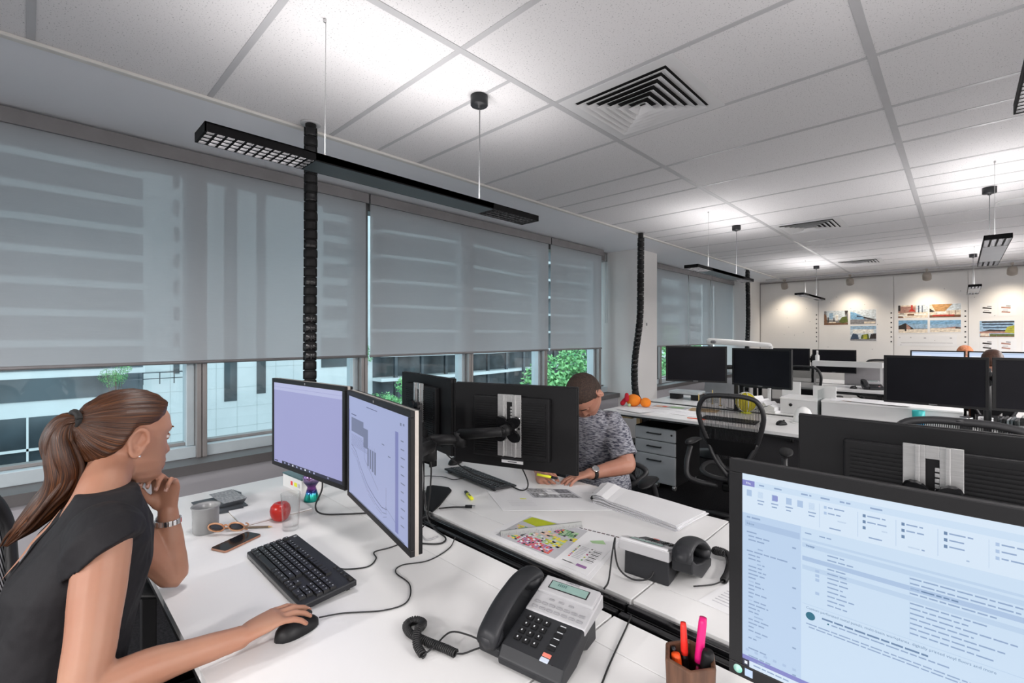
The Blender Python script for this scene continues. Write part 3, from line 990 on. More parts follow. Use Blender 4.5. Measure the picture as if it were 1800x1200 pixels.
def rail(label, x0, x1, y0, y1):
    t = thing('cable_rail', label, 'cable rail', ((x0 + x1) / 2, (y0 + y1) / 2, 0.60), 0, 'black desk cable rails')
    w, d = (x1 - x0) / 2, (y1 - y0) / 2
    b = MB(); b.box(-w, w, -d, d, 0, 0.012); b.box(-w, w, -d, -d + 0.006, 0, 0.115); b.box(-w, w, d - 0.006, d, 0, 0.115)
    b.build('trough', M['black'], t)
    for yy in (-0.022, 0.024):
        b = MB(); b.box(-w, w, yy - 0.009, yy + 0.009, 0.085, 0.128); b.box(-w, w, yy - 0.013, yy + 0.013, 0.108, 0.114)
        b.build('rail_profile', M['black_gloss'], t, bevel=0.003)
    for xx in (-w + 0.06, 0, w - 0.06):
        b = MB(); b.box(xx - 0.012, xx + 0.012, -d + 0.004, d - 0.004, 0.04, 0.10); b.build('bracket', M['dark_grey'], t)
    return t


BEN = ((0.262, 1.06, 1.16, 1.915), (3.95, 4.75, 4.865, 5.62), (7.63, 8.48, 8.58, 9.34))
DL = ((('white desk with the woman, keyboard and lit monitors', 'white desk of the seated man, spread with plans'),
       ('white desk carrying the near phone and pen holder', 'white desk behind the foreground screen, holding the phone seen from behind')),
      (('white desk in the second row with the orange toy on it', 'white desk behind the second row rail, with the paper model'),
       ('white desk in the second row below the two dark monitors at right', 'white desk behind the second row rail at right, with pen pots')),
      (('white desk in the back row with the distant chair', 'rearmost white desk before the pinboards on the left'),
       ('white desk in the back row below the lit screens', 'rearmost white desk before the pinboards on the right')))
RL = (('black cable rail between the woman and man', 'black cable rail running behind the pen holder'),
      ('black cable rail slot of the second desk row', 'black cable rail slot of the second desk row at right'),
      ('distant black cable rail of the back desk row', 'distant black cable rail of the back desk row at right'))
for r_ in range(3):
    y0, y1, y2, y3 = BEN[r_]
    for c_ in range(2):
        x0, x1 = DX[c_]
        desk(DL[r_][c_][0], x0, x1, y0, y1, 1)
        desk(DL[r_][c_][1], x0, x1, y2, y3, -1)
        rail(RL[r_][c_], x0, x1, y1 + 0.002, y2 - 0.002)

# ------------------------------------------------------------------ monitors
SC = {k: emat('screen_' + k, c, s) for k, c, s in (
    ('lavender', s2l(156, 158, 203), 1.0), ('lav_top', s2l(178, 182, 218), 1.0), ('cad', s2l(158, 167, 204), 1.0), ('cad_line', s2l(80, 84, 118), 1.0), ('cad_panel', s2l(118, 124, 176), 1.0),
    ('cad_fill', s2l(110, 118, 145), 1.0), ('task', s2l(40, 42, 62), 1.0), ('mail', s2l(200, 220, 240), 1.0), ('mail_side', s2l(186, 208, 234), 1.0), ('mail_pale', s2l(212, 228, 244), 1.0),
    ('mail_sel', s2l(170, 193, 223), 1.0), ('mail_row', s2l(186, 208, 232), 1.0), ('mail_ink', s2l(142, 165, 198), 1.0), ('mail_violet', s2l(128, 130, 196), 1.0), ('mail_teal', s2l(30, 104, 128), 1.0), ('mail_dark', s2l(104, 132, 166), 1.0), ('white', s2l(236, 242, 250), 1.0), ('far', s2l(208, 222, 246), 1.0))}
M['screen_off'] = mat('switched_off_screen', (0.007, 0.007, 0.010), 0.38, var=0.15, scale=4, spec=0.13)
M['bezel'] = mat('black_bezel', (0.010, 0.010, 0.011), 0.42, var=0.08, spec=0.3)
M['back_black'] = mat('black_monitor_back', (0.0075, 0.0075, 0.0085), 0.5, var=0.1, spec=0.25)


def ui(rects, w, h, parent, name, mats, y=-0.0006):
    """rects: (x0,z0,x1,z1,material key) or (poly, key) in screen metres from the lower left corner"""
    mb = MB()
    ks = list(dict.fromkeys([r_[-1] for r_ in rects]))
    for i, r_ in enumerate(rects):
        yy = y - 0.00002 * (i % 12)
        if len(r_) == 5:
            a, b_, c, d, k = r_
            mb.quad((a - w / 2, yy, b_), (c - w / 2, yy, b_), (c - w / 2, yy, d), (a - w / 2, yy, d), ks.index(k))
        else:
            po, k = r_
            mb.add([(p[0] - w / 2, yy, p[1]) for p in po], [tuple(range(len(po)))], ks.index(k))
    return mb.build(name, [mats[k] for k in ks], parent)


def monitor(label, loc, rz, w=0.554, h=0.365, bez=0.017, dep=0.05, screen='screen_off', side_trim=False, plate=True, chin=0.0, arm=True, thin=False, top_logo=False, nogrp=False):
    """loc = middle of the lower edge; the screen looks along local -y"""
    t = thing('computer_monitor', label, 'monitor', loc, rz, None if nogrp else 'flat computer monitors')
    b = MB()
    zb = bez + chin
    b.box(-w / 2, w / 2, 0, 0.012, 0, zb); b.box(-w / 2, w / 2, 0, 0.012, h - bez, h)
    b.box(-w / 2, -w / 2 + bez, 0, 0.012, zb, h - bez); b.box(w / 2 - bez, w / 2, 0, 0.012, zb, h - bez)
    b.build('bezel', M['bezel'], t, bevel=0.0015)
    b = MB()
    if side_trim:
        b.box(-w / 2 + 0.001, w / 2 - 0.001, 0.022, 0.034, 0.001, h - 0.001)
    else:
        b.box(-w / 2 + 0.002, w / 2 - 0.002, 0.012, 0.026, 0.002, h - 0.002)
    b.build('casing', M['back_black'], t, bevel=0.003)
    if side_trim:
        b = MB(); b.box(-w / 2, w / 2, 0.012, 0.022, 0, h); b.build('edge_trim', M['trim_silver'], t)
    sw, sh = w - 2 * bez, h - bez - zb
    b = MB(); b.box(-sw / 2, sw / 2, 0.002, 0.012, zb, zb + sh)
    sc = b.build('screen', SC[screen] if screen in SC else M[screen], t)
    # rear housing with ventilation ribs
    y = 0.026 if not side_trim else 0.034
    bx, bz0, bz1 = 0.17, h / 2 - 0.125, h / 2 + 0.125
    b = MB(); b.box(-bx, bx, y, y + 0.026, bz0, bz1)
    b.build('rear_housing', M['back_black'], t, bevel=0.006)
    for s in (-1, 1):
        b = MB()
        for k in range(22):
            z = bz0 + 0.018 + k * 0.0098
            b.box(s * 0.045 if s > 0 else -0.155, 0.155 if s > 0 else s * 0.045, y + 0.026, y + 0.0295, z, z + 0.0052)
        b.build('vent_ribs', M['back_black'], t)
    if plate:
        b = MB(); yy = y + 0.026
        pw, p0, p1 = 0.052, h / 2 - 0.115, h / 2 + 0.135
        b.box(-pw, -0.012, yy, yy + 0.006, p0, p1); b.box(0.012, pw, yy, yy + 0.006, p0, p1)
        b.box(-0.012, 0.012, yy, yy + 0.006, p0, p0 + 0.10); b.box(-0.012, 0.012, yy, yy + 0.006, p1 - 0.03, p1)
        for k in range(8):
            z = p0 + 0.105 + k * 0.0125
            b.prism_x([(yy, z), (yy + 0.006, z), (yy + 0.006, z + 0.009), (yy, z + 0.009)], -0.012, -0.004)
        for s in (-1, 1):
            b.box(s * 0.026 - 0.004, s * 0.026 + 0.004, yy + 0.006, yy + 0.013, p0, p1)
        b.build('mounting_plate', M['steel'], t, bevel=0.001)
        for sx in (-1, 1):
            for sz in (0.02, -0.02):
                b = MB(); b.M = Matrix.Translation((sx * 0.043, yy + 0.006, h / 2 + 0.02 + sz)) @ Matrix.Rotation(R(-90), 4, 'X')
                b.lathe([(0.005, 0), (0.005, 0.002), (0, 0.003)], 10); b.build('screw', M['chrome'] if sz > 0 else M['black'], t)
        b = MB(); b.box(-0.05, 0.05, y - 0.0005, y + 0.001, 0.022, 0.062); b.build('connector_recess', M['dark_grey'], t)
        b = MB(); b.box(-0.048, 0.048, y + 0.001, y + 0.002, 0.022, 0.034); b.build('rating_label', M['paper'], t)
        b = MB(); b.box(-0.02, 0.02, y + 0.002, y + 0.0024, 0.026, 0.030); b.build('label_print', M['ink'], t)
    if screen == 'screen_off':
        b = MB(); b.box(-0.022, 0.022, -0.0006, 0, zb * 0.35, zb * 0.65); b.build('badge', M['mid_grey'], t)
    if top_logo:
        b = MB(); b.M = Matrix.Translation((0, -0.0004, h - bez / 2)) @ Matrix.Rotation(R(90), 4, 'X')
        b.lathe([(0.0045, 0), (0.0045, 0.0006)], 16); b.build('badge', M['mid_grey'], t)
    return t, sc, (sw, sh, zb)


M['trim_silver'] = mat('warm_silver_trim', (0.50, 0.46, 0.42), 0.35, metal=0.4, var=0.03)
# the woman's pair
t1, sc1, (sw, sh, zb) = monitor('lit lavender monitor in front of the woman, left of her pair', (-1.831, 0.746, 0.916), R(5.3), screen='lavender', side_trim=True, plate=False, top_logo=True)
u = [(0, zb + sh - 0.016, sw, zb + sh, 'lav_top'), (0, zb + sh - 0.03, sw, zb + sh - 0.0175, 'lav_top'), (0.07, zb, sw, zb + 0.012, 'task'), (0.005, zb + 0.004, 0.035, zb + 0.008, 'task')]
for k in range(11):
    u.append((0.09 + 0.033 * k, zb + 0.003, 0.10 + 0.033 * k, zb + 0.009, ('cad', 'lav_top', 'white')[k % 3]))
ui(u, sw, sh, sc1, 'screen_content', SC, 0.0016)
t2, sc2, (sw, sh, zb) = monitor('lit monitor with a line drawing, right of the woman\'s pair', (-1.2595, 0.7153, 0.907), R(-11.3), w=0.56, screen='cad', side_trim=True, plate=False, top_logo=True)
u = [(0, zb + sh - 0.045, 0.010, zb + sh - 0.12, 'cad_panel')]
def ln(x0, z0, x1, z1, wd=0.0012, k='cad_line'):
    d = Vector((x1 - x0, z1 - z0)); n = Vector((-d.y, d.x)).normalized() * wd / 2
    return ([(x0 + n.x, z0 + zb + n.y), (x1 + n.x, z1 + zb + n.y), (x1 - n.x, z1 + zb - n.y), (x0 - n.x, z0 + zb - n.y)], k)
u += [(0.03, zb + 0.245, 0.16, zb + 0.262, 'cad_fill'), (0.03, zb + 0.215, 0.205, zb + 0.245, 'cad_fill'), (0.16, zb + 0.185, 0.205, zb + 0.215, 'cad_fill')]
for k in range(10):
    u.append(ln(0.03, 0.205 - k * 0.004, 0.15 + 0.006 * k, 0.207 - k * 0.004, 0.0007))
for k in range(4):
    x = 0.20 + 0.022 * k
    u.append((x, zb + 0.135 - 0.004 * k, x + 0.014, zb + 0.19, 'cad_fill')); u.append(ln(x, 0.125, x, 0.20, 0.001))
pth = [(0.03, .17), (.08, .155), (.13, .115), (.20, .075), (.27, .055), (.33, .045), (.37, .05)]
for a, c in zip(pth[:-1], pth[1:]):
    u.append(ln(*a, *c, 0.002)); u.append(ln(a[0], a[1] - 0.014, c[0], c[1] - 0.012, 0.0012)); u.append(ln(a[0] + .01, a[1] - 0.025, c[0], c[1] - 0.02, 0.0008))
u += [ln(.365, .04, .365, .11, .0012), ln(.36, .055, .44, .035, .0008), ln(.17, .15, .17, .185), ln(.17, .15, .30, .085, .0012)]
u.append((0.435, zb + 0.012, 0.458, zb + sh - 0.05, 'cad_panel'))
for k in range(11):
    z = zb + sh - 0.07 - 0.022 * k
    u.append((0.475, z, 0.495 + 0.004 * (k % 3), z + 0.003, 'cad_fill'))
u += [(0.47, zb + sh - 0.03, 0.48, zb + sh - 0.022, 'cad_fill'), (0.49, zb + sh - 0.028, 0.5, zb + sh - 0.022, 'cad_fill'), (0.19, zb + sh - 0.018, 0.29, zb + sh - 0.016, 'cad_line'), (0.03, zb + sh - 0.06, 0.085, zb + sh - 0.057, 'cad_line'), (0.38, zb + .2, .4, zb + .203, 'cad_fill'), (.33, zb + .225, .35, zb + .228, 'cad_fill'), (.02, zb, .5, zb + .004, 'cad_fill')]
ui(u, sw, sh, sc2, 'screen_content', SC, 0.0016)

# the man's pair, seen from behind
monitor('black monitor seen from behind, hiding the seated man\'s chest', (-1.332, 1.404, 0.915), R(180 + 19.7), w=0.548, h=0.345)
monitor('black monitor seen from behind, farther left of the man\'s pair', (-1.88, 1.3675, 0.925), R(180 - 10), w=0.548, h=0.345)
# the neighbour's monitor seen from behind, and the mail screen in the foreground
monitor('big black monitor back rising behind the foreground mail screen', (-0.045, 1.490, 0.900), R(180), w=0.552, h=0.346)
t3, sc3, (sw, sh, zb) = monitor('large foreground monitor showing a pale blue mail program', (-0.009, 0.835, 0.885), 0, w=0.554, h=0.365, screen='mail', plate=True, bez=0.0215)
L_ = []
def R4(x0, z0, x1, z1, k):
    def mx(x):
        return x if x > sw - 0.002 else x * 0.86
    def mz(x, z):
        if z > sh - 0.035:
            return z
        if z <= 0.08 or x >= 0.1:
            return z * 0.86
        return z - 0.011
    x0, x1, z0, z1 = mx(x0), mx(x1), mz(x0, z0), mz(x0, z1)
    L_.append((x0, zb + sh - z1, x1, zb + sh - z0, k))   # z measured down from the top
rr = random.Random(3)
def words(x, z, length, hgt=0.0022, k='mail_ink'):
    e = x + length
    while x < e - 0.003:
        l = min(rr.uniform(0.006, 0.018), e - x)
        R4(x, z, x + l, z + hgt, k); x += l + 0.0022
R4(0, 0, sw, 0.012, 'mail_pale'); R4(0, 0.012, 0.022, 0.023, 'mail_violet'); R4(0.0, 0.023, sw, 0.076, 'mail_pale')
for k, x in enumerate((0.03, 0.056, 0.10, 0.13, 0.158, 0.20)):
    words(x, 0.016, 0.016 if k else 0.014, 0.0028)
for x in (0.008, 0.028, 0.052, 0.076, 0.094, 0.112):
    R4(x, 0.030, x + 0.009, 0.042, 'mail_sel'); words(x - 0.001, 0.046, 0.012); words(x, 0.052, 0.009)
R4(0.053, 0.031, 0.062, 0.041, 'mail_violet')
for x in (0.135, 0.19, 0.24, 0.29, 0.345, 0.40, 0.45):
    for k in range(3):
        R4(x, 0.030 + 0.010 * k, x + 0.004, 0.035 + 0.010 * k, 'mail_dark' if 0.15 < x < 0.3 else 'mail_sel'); words(x + 0.006, 0.031 + 0.010 * k, rr.uniform(0.014, 0.028))
    words(x + 0.008, 0.066, 0.02)
    R4(x - 0.007, 0.028, x - 0.0065, 0.070, 'mail_sel')
R4(0, 0.076, 0.100, sh - 0.018, 'mail_side')
R4(0.005, 0.088, 0.098, 0.098, 'mail_sel'); words(0.008, 0.081, 0.024, 0.0028)
for k in range(33):
    z = 0.106 + k * 0.0063
    if k not in (3, 30):
        words(0.008 if k in (0, 4, 5) else 0.011, z, rr.uniform(0.010, 0.040) if k != 5 else 0.07)
    if k % 5 == 1:
        R4(0.086, z, 0.092, z + 0.0025, 'mail_ink')
R4(0.102, 0.096, sw, 0.100, 'mail_row'); words(0.106, 0.085, 0.014); words(0.128, 0.085, 0.02)
R4(0.102, 0.104, sw, 0.112, 'mail_row'); words(0.108, 0.107, 0.018)
R4(0.102, 0.128, sw, 0.136, 'mail_sel'); R4(0.102, 0.144, sw, 0.152, 'mail_row')
for k in range(12):
    z = 0.115 + k * 0.0079
    words(0.14, z, rr.uniform(0.02, 0.04)); words(0.25, z, rr.uniform(0.06, 0.13), k='mail_dark' if k in (2, 4) else 'mail_ink'); words(0.44, z, 0.05)
    if k in (2, 4, 5, 6, 9):
        R4(0.122, z, 0.128, z + 0.005, 'mail_sel')
R4(0.25, 0.111, 0.2505, 0.21, 'mail_row'); R4(0.432, 0.111, 0.4325, 0.21, 'mail_row')
R4(0.102, 0.213, sw, 0.214, 'mail_row')
po = [(0.0985 + 0.0062 * math.cos(a * PI / 8), zb + sh - 0.2005 + 0.0062 * math.sin(a * PI / 8)) for a in range(16)]
L_.append((po, 'mail_teal'))
words(0.132, 0.2285, 0.14, 0.003, 'mail_dark'); R4(0.140, 0.235, 0.1425, 0.2375, 'mail_teal'); words(0.146, 0.2352, 0.15)
for k in range(2):
    words(0.108 + 0.004 * k, 0.247 + 0.0052 * k, 0.33 - 0.06 * k, 0.002)
for k in range(6):
    R4(0.006 + 0.016 * k, sh - 0.030, 0.012 + 0.016 * k, sh - 0.026, 'mail_sel')
R4(0, sh - 0.018, 0.16, sh - 0.011, 'mail_violet'); R4(0.16, sh - 0.018, sw, sh - 0.011, 'mail_violet'); R4(0, sh - 0.011, 0.0125, sh, 'task'); R4(0.004, sh - 0.008, 0.009, sh - 0.003, 'white'); R4(0.0125, sh - 0.011, sw, sh, 'mail_pale'); words(0.02, sh - 0.007, 0.06)
ui(L_, sw, sh, sc3, 'screen_content', SC, 0.0016)
def screen_text(txt, x, z, size, k, align='LEFT', bold=0.0):
    vs, fs = text_mb(txt, size, align, bold)
    q = MB(); q.M = Matrix.Translation((x - sw / 2, 0.0009, zb + sh - z)) @ Matrix.Rotation(R(90), 4, 'X')
    q.add(vs, fs); q.build('screen_lettering', SC[k], sc3)
screen_text('Custom perforated metal panels, multi-basin workplanes, digitally printed vinyl floors and more', 0.093, 0.1885, 0.0053, 'mail_dark')
screen_text('Inbox', 0.007, 0.082, 0.005, 'mail_dark')
screen_text('File', 0.0095, 0.0151, 0.0055, 'white', 'CENTER')
screen_text('Today', 0.092, 0.0930, 0.0045, 'mail_dark')
b = MB(); b.M = Matrix.Translation((-0.262, -0.0006, 0.012)) @ Matrix.Rotation(R(90), 4, 'X')
b.lathe([(0.007, 0), (0.007, 0.0006)], 16); b.build('green_sticker', mat('green_sticker', (0.1, 0.5, 0.38), 0.4, col2=(0.7, 0.75, 0.72), scale=60), t3)
b = MB(); b.box(-0.251, -0.239, -0.0008, 0, 0.006, 0.018); b.build('blue_sticker', mat('blue_sticker', (0.35, 0.45, 0.6), 0.4), t3)

# second row, facing us and switched off
monitor('dark monitor in the second row nearest the column, angled left of a pair', (-1.8365, 4.4675, 1.015), R(20), w=0.55, h=0.345)
monitor('dark monitor in the second row above the mesh chair, right of a pair', (-1.289, 4.544, 1.000), R(-16.7), w=0.555, h=0.345)
monitor('dark monitor at right in the second row, wide in view above the black chair', (-0.134, 4.368, 0.973), R(-4.9), w=0.545, h=0.345)
monitor('dark monitor at the right picture edge in the second row', (0.425, 4.40, 0.973), R(6), w=0.545, h=0.345)
# back row
monitor('distant dark monitor in the back row, half hidden by a nearer one', (-1.955, 8.42, 0.915), R(4), w=0.55, h=0.345)
monitor('distant dark monitor in the back row crossed by the pale raised shelf', (-1.365, 8.40, 0.905), R(2), w=0.55, h=0.345)
for lab, x in (('distant lit pale screen in the back row above the dark monitors, left one', -0.218), ('distant lit pale screen in the back row behind the brown hair, right one', 0.345)):
    t4, sc4, (sw, sh, zb) = monitor(lab, (x, 8.40, 0.918), 0, w=0.545, h=0.345, screen='far')
    ui([(0.0, zb + sh - 0.02, sw, zb + sh - 0.012, 'mail_sel')], sw, sh, sc4, 'screen_toolbar', SC, 0.0016)
    ui([(0.02, zb + 0.02, 0.2, zb + sh - 0.05, 'white')], sw, sh, sc4, 'screen_document', SC, 0.0016)

# ------------------------------------------------------------------ monitor arms
def mon_arm(label, loc, top, heads, base=True):
    """heads: (target x,y,z in world, rz of the monitor back direction)"""
    t = thing('monitor_stand', label, 'monitor stand', loc, 0, 'black monitor stands')
    L0 = Vector(loc)
    b = MB(); b.box(-0.06, 0.06, -0.05, 0.05, 0.0, 0.012); b.box(-0.04, 0.04, -0.035, 0.035, 0.012, 0.03); b.build('clamp_base', M['black'], t, bevel=0.004)
    b = MB(); b.lathe([(0.020, 0.03), (0.020, top), (0.0, top + 0.004)], 18); b.build('post', M['black'], t)
    b = MB(); b.lathe([(0.030, top - 0.12), (0.032, top - 0.115), (0.032, top - 0.03), (0.030, top - 0.025)], 18); b.build('collar', M['black_matt'], t)
    for tx, ty, tz, ang in heads:
        p = Vector((tx, ty, tz)) - L0
        d = Vector((math.cos(ang), math.sin(ang), 0))          # from the plate out towards the post
        hub = p + d * 0.055
        mid = Vector((hub.x * 0.45, hub.y * 0.45, 0)) + Vector((-hub.y, hub.x, 0)).normalized() * 0.05
        z1 = top - 0.07
        a = MB(); a.tube([(0, 0, z1), (mid.x, mid.y, z1)], 0.022, 10, flat=(1.0, (0, 0, 1)))
        a.lathe([(0.026, -0.03), (0.026, 0.03)], 14, (mid.x, mid.y, z1)); a.build('lower_arm', M['black'], t)
        a = MB(); zz = hub.z
        a.tube([(mid.x, mid.y, z1 + 0.02), tuple(hub)], [0.024, 0.019], 10); a.build('upper_arm', M['black'], t)
        # four-lobed swivel head
        s = Vector((-d.y, d.x, 0)); up = Vector((0, 0, 1))
        h = MB()
        prof = []
        for k in range(40):
            q = 2 * PI * k / 40
            r = 0.028 + 0.039 * abs(math.cos(2 * (q - PI / 4))) ** 1.1
            prof.append((r * math.cos(q), r * math.sin(q)))
        n = len(prof)
        vs = [p + s * x + up * z + d * 0.003 for x, z in prof] + [p + s * x * 0.94 + up * z * 0.94 + d * 0.016 for x, z in prof]
        h.add(vs, [tuple(range(n)), tuple(range(2 * n - 1, n - 1, -1))] + [(k, (k + 1) % n, n + (k + 1) % n, n + k) for k in range(n)])
        h.build('swivel_plate', M['black_gloss'], t)
        h = MB(); h.tube([p + d * 0.014, p + d * 0.05], 0.024, 14); h.tube([p + d * 0.045, p + d * 0.058], 0.012, 12); h.build('swivel_joint', M['black'], t)
    return t


def back(c, rz, z, y=0.067):
    """point on the mounting plate of a monitor at c,rz"""
    d = Vector((-math.sin(rz), math.cos(rz), 0))
    return (c[0] + d.x * y, c[1] + d.y * y, z, math.atan2(d.y, d.x))


ar = mon_arm('black post of the shared monitor arms standing in the rail behind the woman\'s screens', (-1.59, 1.11, 0.705), 0.40,
        [back((-1.332, 1.404), R(199.7), 1.085), back((-1.88, 1.3675), R(170), 1.095), back((-1.831, 0.746), R(5.3), 1.09, 0.06), back((-1.2595, 0.7153), R(-11.3), 1.085, 0.06)])
b = MB(); b.box(-0.045, 0.045, -0.03, 0.055, 0.325, 0.345); b.box(-0.045, -0.035, 0.02, 0.055, 0.22, 0.345); b.box(0.035, 0.045, 0.02, 0.055, 0.22, 0.345); b.box(-0.045, 0.045, 0.045, 0.055, 0.22, 0.25)
b.build('cable_clip', M['black_matt'], ar, bevel=0.004)
b = MB(); b.prism([(-0.02, 0.05), (0.02, 0.05), (-0.02, 0.12), (-0.13, 0.27), (-0.17, 0.285), (-0.25, 0.25), (-0.255, 0.22), (-0.17, 0.15)], 0.0255, 0.033); b.build('foot_plate', M['black_matt'], ar)
mon_arm('black post of the monitor arms between the mail screen and the monitor back', (0.21, 1.11, 0.705), 0.40,
        [back((-0.045, 1.49), R(180), 1.075), back((-0.009, 0.835), 0, 1.07)])
mon_arm('black post with arms between the two dark second row monitors', (-1.575, 4.80, 0.705), 0.52,
        [back((-1.8365, 4.4675), R(20), 1.19), back((-1.289, 4.544), R(-16.7), 1.175)])
mon_arm('black post with arms between the two right-hand dark monitors', (0.145, 4.80, 0.705), 0.52,
        [back((-0.134, 4.368), R(-4.9), 1.145), back((0.425, 4.40), R(6), 1.145)])
mon_arm('distant black monitor post in the back row on the left', (-1.66, 8.53, 0.705), 0.46,
        [back((-1.955, 8.42), R(4), 1.09), back((-1.365, 8.40), R(2), 1.08)])
mon_arm('distant black monitor post in the back row behind the lit screens', (0.06, 8.53, 0.705), 0.46,
        [back((-0.218, 8.40), 0, 1.09), back((0.345, 8.40), 0, 1.09)])

# ------------------------------------------------------------------ keyboards and mice
M['key'] = mat('black_keycap', (0.012, 0.012, 0.013), 0.38, var=0.12)
M['legend'] = mat('pale_key_legend', (0.62, 0.64, 0.66), 0.5)
M['kb_side'] = mat('grey_keyboard_side', (0.20, 0.20, 0.20), 0.4, metal=0.3)
_KEY = {}


def key_mesh(wu, dp, hgt, legend):
    k = (round(wu, 4), dp, hgt, legend)
    if k in _KEY:
        return _KEY[k]
    b = MB()
    w, d, i = wu / 2, dp / 2, 0.0018 if hgt > 0.004 else 0.0006
    vs = [(-w, -d, 0), (w, -d, 0), (w, d, 0), (-w, d, 0), (-w + i, -d + i, hgt), (w - i, -d + i, hgt), (w - i, d - i * 0.6, hgt), (-w + i, d - i * 0.6, hgt)]
    b.add(vs, [(3, 2, 1, 0), (4, 5, 6, 7), (0, 1, 5, 4), (1, 2, 6, 5), (2, 3, 7, 6), (3, 0, 4, 7)])
    if legend:
        b.box(-0.0022, 0.0018, 0.0012, 0.0036, hgt, hgt + 0.0002, 1)
    me = bpy.data.meshes.new('key')
    me.from_pydata(b.v, [], b.f)
    me.materials.append(M['key']); me.materials.append(M['legend'])
    for p, mi in zip(me.polygons, b.mi):
        p.material_index = mi
    _KEY[k] = me
    return me


def keyboard(label, loc, rz, w, d, h0, h1, kh, legend=True, brand=False):
    """origin = middle of the front edge; h0/h1 = case height at front/rear"""
    t = thing('computer_keyboard', label, 'keyboard', loc, rz, 'black full-size keyboards')
    b = MB()
    poly = [(0, 0.002), (0, h0), (d, h1), (d, h1 - h0 + 0.001)]
    b.prism_x(poly, -w / 2, w / 2); b.build('case', M['phone_grey'], t, bevel=0.003)
    b = MB(); b.prism_x([(-0.0006, 0.004), (-0.0006, h0 - 0.004), (0.002, h0 - 0.004), (0.002, 0.004)], -w / 2 + 0.002, w / 2 - 0.002); b.build('front_strip', M['kb_side'], t)
    for s in (-1, 1):
        b = MB(); b.box(s * (w / 2 - 0.03) - 0.012, s * (w / 2 - 0.03) + 0.012, d - 0.022, d - 0.012, 0, h1 - h0 + 0.004); b.build('foot', M['rubber'], t)
    sl = math.atan2(h1 - h0, d)
    u = 0.0190 * (w / 0.443)
    rows = [  # widths; negative = gap
        [1.25, 1.25, 1.25, 6.25, 1.25, 1.25, 1.25, 1.25, -.25, 1, 1, 1, -.25, 2, 1],
        [2.25] + [1] * 10 + [2.75, -1.25, 1, -1.25, 1, 1, 1],
        [1.75] + [1] * 11 + [2.25, -3.5, 1, 1, 1, 1],
        [1.5] + [1] * 12 + [1.5, -.25, 1, 1, 1, -.25, 1, 1, 1, 1],
        [1] * 13 + [2, -.25, 1, 1, 1, -.25, 1, 1, 1, 1],
        [1, -1, 1, 1, 1, 1, -.5, 1, 1, 1, 1, -.5, 1, 1, 1, 1, -.25, 1, 1, 1]]
    x00 = -22.5 * u / 2
    n = 0
    extra = MB()
    y0 = 0.017 if kh > 0.004 else 0.016
    for r_, row in enumerate(rows):
        x = x00
        yy = y0 + r_ * u + (0.004 if r_ == 5 else 0)
        for q in row:
            if q > 0:
                me = key_mesh(q * u - 0.0012, u - 0.0012, kh, legend and q < 3)
                c = (x + q * u / 2, yy, h0 + (h1 - h0) * yy / d - 0.0008)
                if n < 98:
                    o = link(bpy.data.objects.new('key', me)); o.parent = t; o.location = c; o.rotation_euler = (sl, 0, 0)
                else:
                    extra.M = Matrix.Translation(c) @ Matrix.Rotation(sl, 4, 'X')
                    extra.add([tuple(v.co) for v in me.vertices], [tuple(p.vertices) for p in me.polygons])
                n += 1
            x += abs(q) * u
    if extra.v:
        o = extra.build('keys', M['key'], t); o['kind'] = 'stuff'
    if brand:
        b = MB(); vs, fs = text_mb('G', 0.014, bold=0.0004); b.M = Matrix.Translation((-w / 2 + 0.018, d - 0.011, h1 - 0.0006)) @ Matrix.Rotation(sl, 4, 'X'); b.add(vs, fs); b.build('emblem', M['legend'], t)
        for k in range(4):
            b = MB(); b.M = Matrix.Translation((0.11 + 0.022 * k, d - 0.012, h1 - 0.001)) @ Matrix.Rotation(sl, 4, 'X'); b.lathe([(0.0055, 0), (0.0055, 0.002), (0, 0.0025)], 14); b.build('media_button', M['key'], t)
        b = MB(); b.M = Matrix.Translation((0.205, d - 0.012, h1 + 0.001)); b.tube([(-0.011, 0, 0), (0.011, 0, 0)], 0.006, 12); b.build('volume_roller', M['rubber'], t)
    return t


keyboard('chunky black mechanical keyboard on the woman\'s desk', (-1.472, 0.500, 0.73), R(-0.5), 0.445, 0.158, 0.018, 0.030, 0.008, brand=True)
keyboard('slim black keyboard under the monitor backs, on the man\'s desk', (-1.762, 1.662, 0.73), R(180 - 6), 0.44, 0.135, 0.010, 0.020, 0.003)
keyboard('slim black keyboard behind the mesh chair in the second row', (-1.42, 4.10, 0.73), R(2), 0.44, 0.13, 0.010, 0.020, 0.003)


def mouse(label, loc, rz, s=1.0):
    t = thing('computer_mouse', label, 'mouse', loc, rz, 'black computer mice')
    secs = []
    for q in range(13):
        v = -1 + 2 * q / 12
        r = math.sqrt(max(0.0, 1 - abs(v) ** 2.6))
        hh = 0.036 * (0.55 + 0.45 * math.cos(v * 1.2 - (-0.35)))
        secs.append(((0, v * 0.055 * s, 0.002), (max(0.004, 0.031 * r) * s, 0, 0), (0, 0, max(0.003, hh * (0.35 + 0.65 * r)) * s)))
    b = MB(); b.loft(secs, 20)
    b.v = [(x, y, max(z, 0.0006)) for x, y, z in b.v]
    b.build('shell', M['black'], t)
    b = MB(); b.M = Matrix.Translation((0, 0.030 * s, 0.031 * s)); b.M = b.M @ Matrix.Rotation(R(90), 4, 'Y'); b.lathe([(0.0, -0.004), (0.008, -0.004), (0.008, 0.004), (0.0, 0.004)], 16); b.build('scroll_wheel', M['rubber'], t)
    return t


